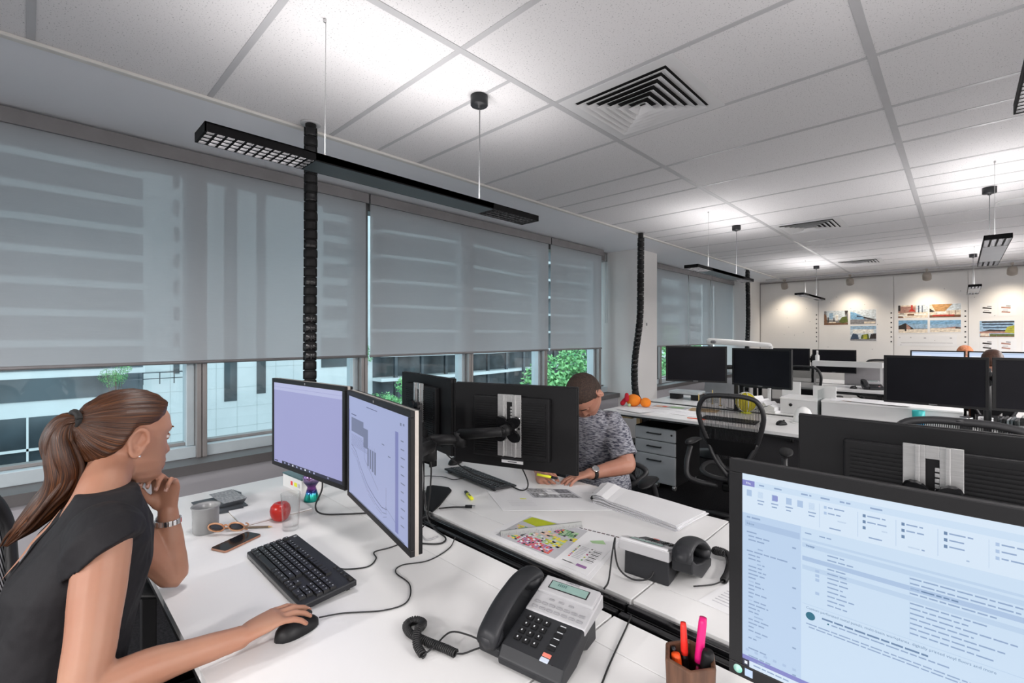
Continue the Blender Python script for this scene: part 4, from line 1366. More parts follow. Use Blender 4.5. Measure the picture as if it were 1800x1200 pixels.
mouse('black mouse under the woman\'s hand', (-1.180, 0.462, 0.73), R(8))
mouse('black mouse behind the man\'s monitors, on his desk', (-2.085, 1.70, 0.73), R(200))
mouse('black mouse beside the white dome in the second row', (-1.055, 4.29, 0.73), R(-20))
mouse('distant black mouse on the back row desk', (-1.06, 7.93, 0.73), R(-30))

# ------------------------------------------------------------------ desk phones
M['lcd'] = mat('green_grey_lcd', (0.22, 0.34, 0.31), 0.3, var=0.05)
M['lcd_ink'] = mat('lcd_digits', (0.07, 0.15, 0.14), 0.4)
M['phone_silver'] = mat('silver_phone_panel', (0.50, 0.50, 0.515), 0.38, metal=0.25, var=0.02)
M['grey_key'] = mat('pale_grey_button', (0.30, 0.30, 0.315), 0.45)


def phone(label, loc, rz, hand=True):
    """origin at the middle of the footprint; dialling side towards -y, handset at -x"""
    t = thing('desk_phone', label, 'telephone', loc, rz, 'charcoal and silver desk phones')
    W, Dp = 0.105, 0.105
    top = lambda y: 0.040 + (y + Dp) * 0.30          # height of the sloping face
    sl = math.atan(0.30)
    b = MB()
    b.prism_x([(-Dp, 0.004), (-Dp - 0.004, 0.022), (-Dp + 0.012, top(-Dp + 0.012)), (0.035, top(0.035)), (0.035, 0.045), (-0.03, 0.012)], -0.052, W)
    b.build('body', M['phone_grey'], t, bevel=0.005, seg=3)
    b = MB(); b.prism_x([(0.012, 0.018), (0.05, top(0.05) - 0.02), (Dp - 0.01, top(Dp) - 0.03), (Dp - 0.005, 0.0), (0.05, 0.0)], -0.045, W - 0.012)
    b.build('stand', M['phone_grey'], t, bevel=0.004)
    # silver upper panel
    b = MB(); b.prism_x([(0.006, top(0.006) - 0.014), (0.006, top(0.006) + 0.003), (Dp + 0.004, top(Dp + 0.004) + 0.003), (Dp + 0.006, top(Dp) - 0.028)], -0.050, W + 0.002)
    b.build('silver_panel', M['phone_silver'], t, bevel=0.003)

    def on(x, y, lift=0.0):
        return Matrix.Translation((x, y, top(y) + lift)) @ Matrix.Rotation(sl, 4, 'X')
    b = MB(); b.M = on(0.028, 0.083, 0.006); b.box(-0.074, 0.074, -0.026, 0.026, -0.006, 0.004); b.build('display_hood', M['phone_silver'], t, bevel=0.003)
    b = MB(); b.M = on(0.028, 0.083, 0.0105); b.box(-0.052, 0.052, -0.013, 0.012, 0, 0.0008); b.build('display_bezel', M['black_gloss'], t)
    b = MB(); b.M = on(0.028, 0.083, 0.0114); b.box(-0.049, 0.049, -0.011, 0.010, 0, 0.0006); lc = b.build('display', M['lcd'], t)
    b = MB(); b.M = on(0.028, 0.083, 0.0122)
    for k in range(5):
        b.box(-0.030 + k * 0.005, -0.027 + k * 0.005, -0.002, 0.006, 0, 0.0002)
    b.build('display_digits', M['lcd_ink'], lc)
    b = MB(); vs, fs = text_mb('SAMSUNG', 0.008, bold=0.0002); b.M = on(0.030, 0.101, 0.0106); b.add(vs, fs); b.build('lettering', M['ink'], t)
    for r_ in range(2):
        for k in range(7):
            b = MB(); b.M = on(-0.030 + 0.0195 * k, 0.018 + 0.0145 * r_, 0.003)
            b.box(-0.0075, 0.0075, -0.0028, 0.0028, 0, 0.003); b.build('line_key', M['grey_key'], t, bevel=0.001)
    for k in range(3):
        b = MB(); b.M = on(0.0 + 0.026 * k, 0.048, 0.003); b.box(-0.007, 0.007, -0.002, 0.002, 0, 0.0025); b.build('soft_key', M['grey_key'], t, bevel=0.001)
    for r_ in range(4):
        for k in range(3):
            b = MB(); b.M = on(-0.024 + 0.022 * k, -0.012 - 0.0185 * r_, 0.0)
            b.box(-0.0075, 0.0075, -0.006, 0.006, 0, 0.0035); b.box(-0.002, 0.001, -0.001, 0.003, 0.0035, 0.0037, 1)
            b.build('dial_key', [M['black'], M['legend']], t, bevel=0.0015)
    for k in range(4):
        b = MB(); b.M = on(0.058, -0.012 - 0.0165 * k, 0.0); b.box(-0.010, 0.010, -0.0045, 0.0045, 0, 0.003); b.build('function_key', M['black'], t, bevel=0.0015)
        b = MB(); b.M = on(0.058, -0.0035 - 0.0165 * k, 0.0003); b.box(-0.007, 0.007, -0.001, 0.001, 0, 0.0002); b.build('key_caption', M['legend'], t)
    b = MB(); b.M = on(0.058, -0.079, 0); b.box(-0.010, 0.010, -0.0045, 0.0045, 0, 0.0032); b.build('red_key', mat('salmon_red_button', (0.72, 0.20, 0.15), 0.45), t, bevel=0.0015)
    b = MB(); b.M = on(0.058, -0.090, 0); b.box(-0.010, 0.010, -0.0052, 0.0052, 0, 0.0032); b.build('speaker_key', mat('pale_blue_button', (0.50, 0.56, 0.66), 0.45), t, bevel=0.0015)
    b = MB(); b.M = on(0.078, -0.093, 0.0002); b.lathe([(0.0015, 0), (0.0015, 0.0003)], 8); b.build('microphone_hole', M['black'], t)
    # cradle
    b = MB(); b.prism_x([(-Dp + 0.01, 0.006), (-Dp + 0.005, 0.030), (-Dp + 0.03, top(-Dp) - 0.004), (0.0, top(0) - 0.020), (0.055, top(0.055) - 0.018), (Dp - 0.01, top(Dp) - 0.006), (Dp - 0.01, top(Dp) - 0.05), (0, 0.006)], -0.112, -0.052)
    b.build('cradle', M['phone_grey'], t, bevel=0.004)
    # handset: arched bar with two ends
    secs = []
    for q in range(19):
        v = -1 + 2 * q / 18
        y = v * 0.110
        z = top(y) + 0.012 + 0.034 * (1 - abs(v) ** 2.2)
        thick = 0.011 + 0.014 * abs(v) ** 3
        wdt = 0.025 + 0.004 * abs(v)
        if abs(v) > 0.99:
            thick *= 0.75; wdt *= 0.85
        secs.append(((-0.083, y, z - 0.5 * thick), (wdt, 0, 0), (0, -thick * sl, thick)))
    b = MB(); b.loft(secs, 20); b.build('handset', M['phone_grey'], t)
    for s in (-1, 1):
        b = MB(); y = s * 0.088; b.M = Matrix.Translation((-0.083, y, top(y) + 0.006)) @ Matrix.Rotation(sl, 4, 'X')
        b.lathe([(0.026, -0.022), (0.028, -0.010), (0.027, 0.010)], 24); b.build('handset_cup', M['phone_grey'], t)
    return t


ph = phone('charcoal desk phone with silver panel, facing the camera on the near desk', (-0.705, 0.835, 0.73), R(10))
ph2 = dup(ph, 'desk phone seen from behind on the far side of the rail', (-0.665, 1.385, 0.73), R(180 + 6))
ph3 = dup(ph, 'distant desk phone on the back row desk, beside the dark monitors', (-0.86, 7.98, 0.73), R(20))


def cable(name, label, pts, r, m='cable', k=8, cat='cable', group='loose black cables'):
    b = MB(); b.tube(smooth_path(pts, k), r, 8)
    o = b.build(name, M[m])
    return tag(o, label, cat, group)


def coil(name, label, pts, r=0.0085, wire=0.0023, pitch=0.0052, lead=None):
    path = smooth_path(pts, 10)
    ln = [0.0]
    for a, c in zip(path[:-1], path[1:]):
        ln.append(ln[-1] + (c - a).length)
    N = int(ln[-1] / pitch * 9)
    out, i = [], 0
    for q in range(N + 1):
        s = ln[-1] * q / N
        while i < len(ln) - 2 and ln[i + 1] < s:
            i += 1
        f_ = (s - ln[i]) / max(1e-6, ln[i + 1] - ln[i])
        p = path[i].lerp(path[i + 1], f_)
        tn = (path[min(i + 1, len(path) - 1)] - path[i]).normalized()
        u = tn.cross(Vector((0, 0, 1))); u = u.normalized() if u.length > 0.05 else Vector((1, 0, 0))
        w = u.cross(tn).normalized()
        a = 2 * PI * q / 9
        out.append(p + u * r * math.cos(a) + w * r * math.sin(a))
    t = thing(name, label, 'cord', tuple(path[0]), 0)
    b = MB(); b.M = Matrix.Translation(-path[0]); b.tube(out, wire, 6); b.build('coil', M['cable'], t)
    if lead:
        b = MB(); b.M = Matrix.Translation(-path[0])
        for L_ in lead:
            b.tube(smooth_path(L_, 8), 0.002, 6)
        b.build('lead', M['cable'], t)
    return t


coil('coiled_phone_cord', 'twisted black coiled handset cord lying left of the near phone',
     [(-0.824, 0.673, 0.740), (-0.858, 0.666, 0.740), (-0.892, 0.655, 0.741), (-0.924, 0.646, 0.742), (-0.962, 0.642, 0.741), (-0.994, 0.655, 0.740), (-0.996, 0.680, 0.740), (-0.972, 0.688, 0.741), (-0.948, 0.668, 0.750), (-0.931, 0.645, 0.759), (-0.905, 0.624, 0.748), (-0.872, 0.618, 0.741)],
     r=0.0080, lead=[[(-0.824, 0.673, 0.740), (-0.815, 0.69, 0.736), (-0.805, 0.715, 0.738), (-0.79, 0.738, 0.742)], [(-0.872, 0.618, 0.741), (-0.868, 0.645, 0.748), (-0.878, 0.700, 0.752), (-0.845, 0.730, 0.746), (-0.80, 0.742, 0.742)]])
coil('coiled_phone_cord', 'black coiled cord curling behind the handset of the phone seen from behind',
     [(-0.500, 1.415, 0.741), (-0.508, 1.475, 0.741), (-0.53, 1.555, 0.741), (-0.555, 1.60, 0.742), (-0.585, 1.60, 0.745), (-0.582, 1.57, 0.750), (-0.552, 1.565, 0.755)],
     lead=[[(-0.552, 1.565, 0.755), (-0.53, 1.53, 0.75), (-0.49, 1.44, 0.736)], [(-0.500, 1.415, 0.741), (-0.52, 1.38, 0.736), (-0.555, 1.335, 0.736)]])

# cables on the desks
cable('keyboard_cable', 'black cable winding from the chunky keyboard to the lit monitor', [(-1.385, 0.662, 0.745), (-1.375, 0.69, 0.734), (-1.345, 0.745, 0.733), (-1.375, 0.79, 0.733), (-1.42, 0.81, 0.733), (-1.41, 0.87, 0.733), (-1.42, 0.96, 0.733), (-1.47, 1.05, 0.74)], 0.0022)
cable('mouse_cable', 'black cable curving from the woman\'s mouse up towards the screens', [(-1.188, 0.520, 0.736), (-1.165, 0.575, 0.733), (-1.10, 0.655, 0.733), (-1.09, 0.72, 0.733), (-1.16, 0.775, 0.733), (-1.25, 0.785, 0.733), (-1.275, 0.825, 0.733), (-1.24, 0.90, 0.733), (-1.26, 1.00, 0.733), (-1.30, 1.06, 0.74)], 0.0019)
cable('monitor_cable', 'thick black cable looping below the left lit monitor', [(-1.82, 0.80, 0.95), (-1.82, 0.81, 0.86), (-1.86, 0.80, 0.78), (-1.87, 0.83, 0.737), (-1.80, 0.90, 0.735), (-1.72, 1.00, 0.735), (-1.64, 1.06, 0.74)], 0.0034)
cable('monitor_cable', 'black cable hanging from the clip behind the right lit monitor', [(-1.55, 1.10, 1.02), (-1.50, 1.10, 0.96), (-1.49, 1.09, 0.86), (-1.50, 1.09, 0.76), (-1.46, 1.12, 0.735)], 0.0032)
cable('monitor_cable', 'grey cable hanging beside the black arm post', [(-1.56, 1.08, 1.02), (-1.50, 1.06, 0.95), (-1.495, 1.05, 0.84), (-1.52, 1.02, 0.75), (-1.45, 1.01, 0.734), (-1.37, 0.985, 0.734), (-1.36, 1.03, 0.735)], 0.0028, 'cable_grey')
cable('monitor_cable', 'black cable looping on the desk behind the right lit monitor', [(-1.50, 1.07, 0.86), (-1.47, 1.06, 0.77), (-1.42, 1.06, 0.735), (-1.33, 1.04, 0.735), (-1.31, 1.00, 0.734), (-1.36, 0.955, 0.734), (-1.43, 0.93, 0.734)], 0.003)
t = thing('video_cable', 'short black video cable with a plug lying by the highlighter', 'cable', (-1.58, 1.20, 0.734))
b = MB(); b.tube(smooth_path([(0, 0, 0.0), (0.03, 0.05, 0.0), (0.07, 0.085, 0.001)], 8), 0.003, 8); b.build('lead', M['cable'], t)
b = MB(); b.M = Matrix.Translation((0.07, 0.085, 0.003)) @ Matrix.Rotation(R(40), 4, 'Z'); b.box(0, 0.03, -0.006, 0.006, -0.004, 0.006); b.build('plug', M['black'], t, bevel=0.001)
b = MB(); b.M = Matrix.Translation((0.07, 0.085, 0.003)) @ Matrix.Rotation(R(40), 4, 'Z'); b.box(0.03, 0.042, -0.005, 0.005, -0.002, 0.004); b.build('metal_tip', M['chrome'], t)
cable('monitor_cable', 'black cable drooping below the man\'s right monitor', [(-1.60, 1.17, 1.0), (-1.70, 1.30, 0.96), (-1.78, 1.42, 0.87), (-1.70, 1.50, 0.79), (-1.58, 1.60, 0.745), (-1.47, 1.60, 0.74), (-1.40, 1.56, 0.80), (-1.38, 1.47, 0.93)], 0.0032)
cable('phone_cable', 'thin black cable hanging down the rail to the near phone', [(-0.615, 1.085, 0.735), (-0.60, 1.04, 0.735), (-0.575, 0.95, 0.734), (-0.555, 0.88, 0.733), (-0.53, 0.80, 0.733), (-0.51, 0.70, 0.733)], 0.0022)
cable('phone_cable', 'thin black cable looping from the rail to the phone seen from behind', [(-0.735, 1.145, 0.735), (-0.735, 1.17, 0.75), (-0.755, 1.22, 0.80), (-0.775, 1.27, 0.83), (-0.77, 1.26, 0.80), (-0.74, 1.235, 0.76), (-0.70, 1.245, 0.738), (-0.66, 1.27, 0.745), (-0.655, 1.30, 0.77)], 0.0026)
cable('keyboard_cable', 'thin black cable of the slim keyboard on the man\'s desk', [(-1.80, 1.53, 0.745), (-1.84, 1.49, 0.735), (-1.92, 1.48, 0.735), (-2.0, 1.40, 0.735), (-1.9, 1.22, 0.735)], 0.002)
cable('box_cable', 'thin grey cable arching from the white storage unit across the second row', [(-1.30, 4.945, 0.80), (-1.36, 4.90, 0.775), (-1.46, 4.83, 0.737), (-1.56, 4.83, 0.734), (-1.70, 4.90, 0.734)], 0.003, 'dark_grey')

# ------------------------------------------------------------------ task chairs
M['chair_mesh'] = see_through('black_chair_mesh', (0.012, 0.012, 0.013), 0.70, 'X', 45, 0.6)
M['chair_frame'] = mat('graphite_chair_frame', (0.028, 0.028, 0.030), 0.42, var=0.1)


def chair(label, loc, rz, zs=0.45, bh=1.0, ws=1.0):
    """faces local +y; backrest at -y"""
    t = thing('task_chair', label, 'chair', loc, rz, 'black mesh task chairs')
    # backrest outline, in x and height above the seat
    out = []
    ctrl = [(0, 0.60), (0.11, 0.596), (0.195, 0.57), (0.238, 0.49), (0.230, 0.40), (0.190, 0.28), (0.132, 0.16), (0.066, 0.07), (0, 0.055)]
    rgt = [Vector((x * ws, z, 0)) for x, z in ctrl]
    sp = smooth_path(rgt, 5)
    ring = [(p.x, p.y) for p in sp] + [(-p.x, p.y) for p in reversed(sp[1:-1])]

    def bp(x, z):
        return (x, -0.23 - 0.09 * (z / 0.6) ** 1.5 + 0.30 * x * x * (0.5 + z) + 0.03 * math.cos(z * 7), zs + 0.05 + (z - 0.05) * bh)
    r3 = [Vector(bp(x, z)) for x, z in ring]
    b = MB(); b.tube(r3 + [r3[0], r3[1]], 0.0165, 10); b.build('backrest_frame', M['chair_frame'], t)
    # mesh web: horizontal strips between left and right of the outline
    b = MB()
    rows = [(0.055 + (0.595 - 0.055) * k / 16) for k in range(17)]
    def halfw(z):
        for a, c in zip(sp[:-1], sp[1:]):
            if (a.y - z) * (c.y - z) <= 0 and a.y != c.y:
                f_ = (z - a.y) / (c.y - a.y)
                w = a.x + (c.x - a.x) * f_
                if w > 0.005:
                    return w
        return 0.02
    for a, c in zip(rows[:-1], rows[1:]):
        wa, wc = halfw(a), halfw(c)
        for k in range(10):
            u0, u1 = -1 + k / 5, -1 + (k + 1) / 5
            b.add([bp(u0 * wa, a), bp(u1 * wa, a), bp(u1 * wc, c), bp(u0 * wc, c)], [(0, 1, 2, 3)], 0, True)
    b.build('backrest_mesh', M['chair_mesh'], t, weld=True)
    # lumbar pad and Y-shaped spine
    b = MB()
    for s in (-1, 1):
        b.tube(smooth_path([(s * 0.190 * ws, *bp(0.190 * ws, 0.28)[1:]), (s * 0.12 * ws, -0.285, zs + 0.15), (s * 0.02, -0.275, zs + 0.03)], 6), 0.014, 8)
    b.tube(smooth_path([(0, -0.275, zs + 0.05), (0, -0.265, zs - 0.03), (0, -0.16, zs - 0.09), (0, -0.04, zs - 0.10)], 6), [0.02] * 19, 8)
    b.build('spine', M['chair_frame'], t)
    b = MB()
    vs = []
    for k in range(9):
        x = -0.16 + 0.04 * k
        p0, p1 = bp(x, 0.15 + 0.02), bp(x, 0.28)
        vs += [(p0[0] * 0.8, p0[1] - 0.022, p0[2]), (p1[0], p1[1] - 0.022, p1[2])]
    b.add(vs + [(v[0], v[1] - 0.012, v[2]) for v in vs], [(2 * k, 2 * k + 2, 2 * k + 3, 2 * k + 1) for k in range(8)] + [(18 + 2 * k, 19 + 2 * k, 21 + 2 * k, 20 + 2 * k) for k in range(8)]); b.build('lumbar_pad', M['black_matt'], t)
    # seat
    b = MB(); sr = []
    for k in range(36):
        a = 2 * PI * k / 36
        ca, sa = math.cos(a), math.sin(a)
        x = 0.25 * math.copysign(abs(ca) ** 0.55, ca); y = 0.225 * math.copysign(abs(sa) ** 0.6, sa)
        sr.append((x * (1 - 0.10 * (y < 0) * abs(y) / 0.22), y, zs - 0.012 - (0.035 if y > 0.19 else 0) + 0.03 * x * x / 0.0625 * 0.5))
    b.tube(sr + [sr[0], sr[1]], 0.019, 8); b.build('seat_frame', M['chair_frame'], t)
    b = MB(); n = len(sr); vs = list(sr)
    for f_ in (0.66, 0.33):
        vs += [(x * f_, y * f_, zs - 0.02 + (z - zs + 0.012) * f_) for x, y, z in sr]
    vs.append((0, 0, zs - 0.024))
    fs = []
    for q in range(2):
        fs += [(q * n + k, q * n + (k + 1) % n, (q + 1) * n + (k + 1) % n, (q + 1) * n + k) for k in range(n)]
    fs += [(2 * n + k, 2 * n + (k + 1) % n, 3 * n) for k in range(n)]
    b.add(vs, fs, 0, True); b.build('seat_mesh', M['black_matt'], t)
    for s in (-1, 1):
        a = MB(); a.tube(smooth_path([(s * 0.10, -0.20, zs - 0.07), (s * 0.28, -0.235, zs - 0.04), (s * 0.315, -0.215, zs + 0.05), (s * 0.31, -0.13, zs + 0.175)], 6), 0.020, 8)
        a.build('armrest_post', M['chair_frame'], t)
        a = MB()
        secs = []
        for k in range(11):
            v = -1 + 2 * k / 10
            r = max(0.15, (1 - abs(v) ** 3) ** 0.5)
            secs.append(((s * (0.31 - 0.012 * v), -0.035 + 0.125 * v, zs + 0.205 - 0.012 * v * v), (0.043 * r, 0, 0), (0, 0, 0.017 * r)))
        a.loft(secs, 14); a.build('armrest_pad', M['black'], t)
    b = MB(); b.box(-0.09, 0.09, -0.14, 0.10, zs - 0.125, zs - 0.065); b.build('tilt_mechanism', M['black'], t, bevel=0.015)
    b = MB(); b.lathe([(0.028, 0.10), (0.028, zs - 0.24), (0.018, zs - 0.24), (0.018, zs - 0.10)], 16); b.build('gas_column', M['black'], t)
    hub = MB(); hub.lathe([(0.045, 0.07), (0.05, 0.10), (0.04, 0.125), (0.0, 0.125)], 18); hub.build('base_hub', M['chair_frame'], t)
    for k in range(5):
        a = 2 * PI * k / 5 + 0.4
        d = Vector((math.cos(a), math.sin(a), 0))
        l = MB(); l.tube([d * 0.03 + Vector((0, 0, 0.10)), d * 0.18 + Vector((0, 0, 0.093)), d * 0.315 + Vector((0, 0, 0.072))], [0.026, 0.021, 0.014], 8)
        lo = l.build('base_leg', M['chair_frame'], t)
        c = MB(); c.M = Matrix.Translation(d * 0.315 + Vector((0, 0, 0.029))) @ Matrix.Rotation(a + 0.7, 4, 'Z') @ Matrix.Rotation(R(90), 4, 'X')
        for zz in (-0.017, 0.005):
            c.lathe([(0.0, zz), (0.027, zz), (0.029, zz + 0.003), (0.029, zz + 0.009), (0.027, zz + 0.012), (0.0, zz + 0.012)], 16)
        c.tube([(0, 0.0, -0.006), (0, 0.04, 0.0)], 0.010, 8)
        c.build('caster', M['rubber'], lo)
    return t


ch = chair('black mesh task chair with its back to us, in front of the second row desk', (-1.185, 3.66, 0), R(8), ws=0.86)
chair('black mesh chair whose top rim shows over the monitor back at right', (0.0, 2.37, 0), R(178), 0.50)
dup(ch, 'distant black mesh chair in the back row, tucked behind the dark monitor', (-1.45, 7.50, 0), R(-10))
dup(ch, 'black chair the woman sits on, at the left picture edge', (-1.60, 0.09, 0), R(-36))
chair('low-backed black chair under the seated man', (-1.58, 2.36, 0), R(196), 0.42, 0.3)
dup(ch, 'distant grey-looking chair on the far side of the back row', (-0.95, 9.75, 0), R(185))
dup(ch, 'chair of the dark-haired person in the back row', (0.27, 7.28, 0), R(0))
dup(ch, 'chair of the red-haired person beyond the lit screens', (0.06, 9.90, 0), R(180))

# ------------------------------------------------------------------ things on the woman's desk
ZD = 0.73
t = thing('mug', 'grey ceramic mug beside the woman\'s raised forearm', 'mug', (-2.03, 0.462, ZD))
M['mug'] = mat('grey_glazed_ceramic', (0.27, 0.275, 0.275), 0.25, var=0.05)
b = MB(); b.lathe([(0.0, 0.0), (0.038, 0.0), (0.042, 0.004), (0.0425, 0.05), (0.044, 0.088), (0.048, 0.096), (0.0465, 0.098), (0.041, 0.09), (0.039, 0.05), (0.038, 0.008), (0.0, 0.006)], 36); b.build('cup', M['mug'], t)
b = MB(); b.tube(smooth_path([(-0.035, 0.028, 0.075), (-0.052, 0.043, 0.075), (-0.06, 0.05, 0.05), (-0.05, 0.042, 0.024), (-0.033, 0.026, 0.020)], 6), 0.0055, 8); b.build('handle', M['mug'], t)

t = thing('paper_pad', 'thick white document pad lying under the sunglasses', 'paper pad', (-2.12, 0.675, ZD), R(-2))
b = MB(); b.box(-0.21, 0.15, -0.10, 0.16, 0, 0.007); b.build('pages', M['paper'], t)
b = MB(); b.box(-0.21, 0.151, -0.101, 0.161, 0, 0.0015); b.build('backing_card', mat('brown_backing_card', (0.25, 0.19, 0.13), 0.7), t)
t = thing('pencil', 'brown pencil lying along the edge of the white pad', 'pencil', (-1.945, 0.580, ZD + 0.0045), R(48))
b = MB(); b.tube([(-0.085, 0, 0), (0.075, 0, 0)], 0.004, 6); b.build('shaft', mat('brown_pencil', (0.22, 0.17, 0.12), 0.5), t)
b = MB(); b.tube([(0.075, 0, 0), (0.09, 0, 0)], [0.004, 0.0008], 6); b.build('tip', M['pale_wood'], t)

M['slate'] = mat('slate_grey_card', (0.075, 0.085, 0.095), 0.5, var=0.1)
rr = random.Random(9)
t = thing('card_folder', 'dark grey card folders fanned under the swatch stack', 'folder', (-2.29, 0.575, ZD))
for k in range(3):
    b = MB(); b.M = Matrix.Rotation(R(-20 + 10 * k), 4, 'Z'); b.box(-0.10, 0.11, -0.085, 0.075, 0.0012 + 0.004 * k, 0.0046 + 0.004 * k); b.build('folder_leaf', M['slate'], t)
M['swatch'] = mat('grey_print_card', (0.19, 0.20, 0.21), 0.5, col2=(0.36, 0.37, 0.38), scale=40, stretch=(1, 4, 1))
for k in range(7):
    t = thing('swatch_card', 'grey swatch card stacked on the dark folders', 'card', (-2.30 + 0.002 * k, 0.615 - 0.002 * k, ZD + 0.0132 + 0.0034 * k), R(-14 + 3.0 * k), 'stack of grey swatch cards')
    b = MB(); b.box(-0.085, 0.085, -0.045, 0.045, 0, 0.0024); b.build('card', M['swatch'] if k == 6 else M['slate'], t)

# sunglasses
t = thing('sunglasses', 'folded tortoiseshell sunglasses lying by the grey mug', 'sunglasses', (-1.945, 0.512, ZD + 0.007), R(50))
M['tortoise'] = mat('amber_tortoiseshell', (0.50, 0.22, 0.10), 0.25, col2=(0.72, 0.42, 0.25), scale=40)
M['dark_lens'] = mat('dark_lens', (0.03, 0.035, 0.05), 0.08, var=0.4, scale=12)
tilt = Matrix.Translation((0, 0, 0.004)) @ Matrix.Rotation(R(28), 4, 'X')
b = MB(); b.M = tilt
for s in (-1, 1):
    rg = [(s * 0.035 + 0.027 * math.cos(2 * PI * k / 28), 0, 0.021 + 0.021 * math.sin(2 * PI * k / 28)) for k in range(30)]
    b.tube(rg, 0.0032, 6)
b.tube(smooth_path([(-0.010, 0, 0.028), (0, 0.0, 0.032), (0.010, 0, 0.028)], 5), 0.003, 6)
b.build('frame', M['tortoise'], t)
for s in (-1, 1):
    b = MB(); b.M = tilt @ Matrix.Translation((s * 0.035, 0, 0.021)) @ Matrix.Rotation(R(90), 4, 'X') @ Matrix.Diagonal((1, 0.78, 1, 1))
    b.lathe([(0.0, 0.003), (0.014, 0.002), (0.0262, -0.001), (0.0262, -0.002), (0.014, 0.0), (0.0, 0.001)], 24); b.build('lens', M['dark_lens'], t)
    b = MB(); b.tube(smooth_path([(s * 0.062, 0.003, 0.030), (s * 0.066, 0.010, 0.024), (s * 0.055, 0.020, 0.012), (-s * 0.03, 0.026 + 0.005 * s, 0.004), (-s * 0.06, 0.028 + 0.005 * s, -0.002)], 5), 0.0026, 6); b.build('temple', M['tortoise'], t)

t = thing('smartphone', 'black smartphone with copper edge lying before the sunglasses', 'phone', (-1.838, 0.512, ZD), R(24))
b = MB(); b.prism(rrect(-0.036, 0.036, -0.072, 0.072, 0.009), 0.0005, 0.0075); b.build('body', mat('copper_edge', (0.45, 0.23, 0.15), 0.35, metal=0.6), t, bevel=0.0012)
b = MB(); b.prism(rrect(-0.0345, 0.0345, -0.0705, 0.0705, 0.008), 0.0075, 0.0082); b.build('screen', M['black_gloss'], t)

t = thing('apple', 'red apple standing behind the drinking glass', 'apple', (-1.938, 0.695, ZD))
M['apple'] = mat('red_apple_skin', (0.40, 0.003, 0.016), 0.28, col2=(0.50, 0.022, 0.012), scale=4, stretch=(6, 6, 1))
b = MB()
b.lathe([(0.006, 0.006), (0.018, 0.001), (0.028, 0.008), (0.036, 0.026), (0.038, 0.042), (0.034, 0.058), (0.024, 0.069), (0.012, 0.069), (0.004, 0.062), (0.0, 0.060)], 28)
b.v = [(x * (1 + 0.03 * math.cos(3 * math.atan2(y, x))), y * (1 + 0.03 * math.cos(3 * math.atan2(y, x))), z) for x, y, z in b.v]
b.build('flesh', M['apple'], t)
b = MB(); b.tube([(0, 0, 0.058), (0.002, 0.001, 0.07), (0.006, 0.002, 0.08)], 0.0014, 6); b.build('stem', M['bark'], t)

t = thing('drinking_glass', 'tall clear drinking glass next to the chunky keyboard', 'glass', (-1.823, 0.690, ZD))
m = glass_mat('drinking_glass', (0.975, 0.98, 0.98))
b = MB(); b.lathe([(0.0, 0.0), (0.026, 0.0), (0.028, 0.003), (0.0315, 0.07), (0.0345, 0.136), (0.0338, 0.137), (0.0330, 0.136), (0.030, 0.07), (0.0265, 0.014), (0.0, 0.011)], 36); b.build('tumbler', m, t)

t = thing('iridescent_stand', 'small iridescent hourglass-shaped stand under the left lit monitor', 'ornament', (-2.075, 0.875, ZD))
m, nt, bs = nt_new('iridescent_metal')
lw = nt.nodes.new('ShaderNodeTexCoord'); sx = nt.nodes.new('ShaderNodeSeparateXYZ'); nt.links.new(lw.outputs['Object'], sx.inputs[0])
mr = nt.nodes.new('ShaderNodeMapRange'); mr.inputs['From Max'].default_value = 0.125; nt.links.new(sx.outputs[2], mr.inputs[0])
rp = nt.nodes.new('ShaderNodeValToRGB'); cr = rp.color_ramp
cr.elements[0].color = (0.01, 0.22, 0.20, 1); cr.elements[1].color = (0.28, 0.10, 0.36, 1)
for p_, c_ in ((0.2, (0.02, 0.40, 0.30)), (0.32, (0.05, 0.12, 0.45)), (0.45, (0.25, 0.07, 0.32)), (0.65, (0.05, 0.06, 0.12)), (0.8, (0.32, 0.22, 0.42))):
    e = cr.elements.new(p_); e.color = (*c_, 1)
nt.links.new(mr.outputs[0], rp.inputs[0]); nt.links.new(rp.outputs[0], bs.inputs[0])
bs.inputs['Metallic'].default_value = 0.8; bs.inputs['Roughness'].default_value = 0.18
b = MB(); b.lathe([(0.0, 0), (0.033, 0), (0.033, 0.006), (0.024, 0.035), (0.020, 0.05)], 28); b.build('base', m, t)
b = MB(); b.lathe([(0.020, 0.05), (0.017, 0.06), (0.022, 0.068), (0.034, 0.085), (0.036, 0.105), (0.030, 0.122), (0.0, 0.125)], 28)
b.build('upper_cup', m, t)

t = thing('storage_box', 'small white box with a dark teal lid at the window end of the desk', 'box', (-2.30, 0.925, ZD), R(4))
b = MB(); b.box(-0.085, 0.105, -0.055, 0.055, 0, 0.060); b.build('carton', M['white_plastic'], t, bevel=0.002)
b = MB(); b.box(-0.087, 0.107, -0.057, 0.057, 0.060, 0.066); b.build('lid', mat('dark_teal_cover', (0.06, 0.13, 0.14), 0.3), t, bevel=0.0015)
for nm, x0, x1, c in (('red_sticker', 0.0, 0.018, M['red']), ('yellow_sticker', 0.035, 0.062, M['yellow']), ('grey_sticker', 0.07, 0.09, M['ink_light'])):
    b = MB(); b.box(x0, x1, -0.0562, -0.055, 0.022, 0.040); b.build(nm, c, t)
b = MB(); b.box(-0.0862, -0.085, -0.03, 0.02, 0.02, 0.038); b.build('print_strip', M['ink'], t)

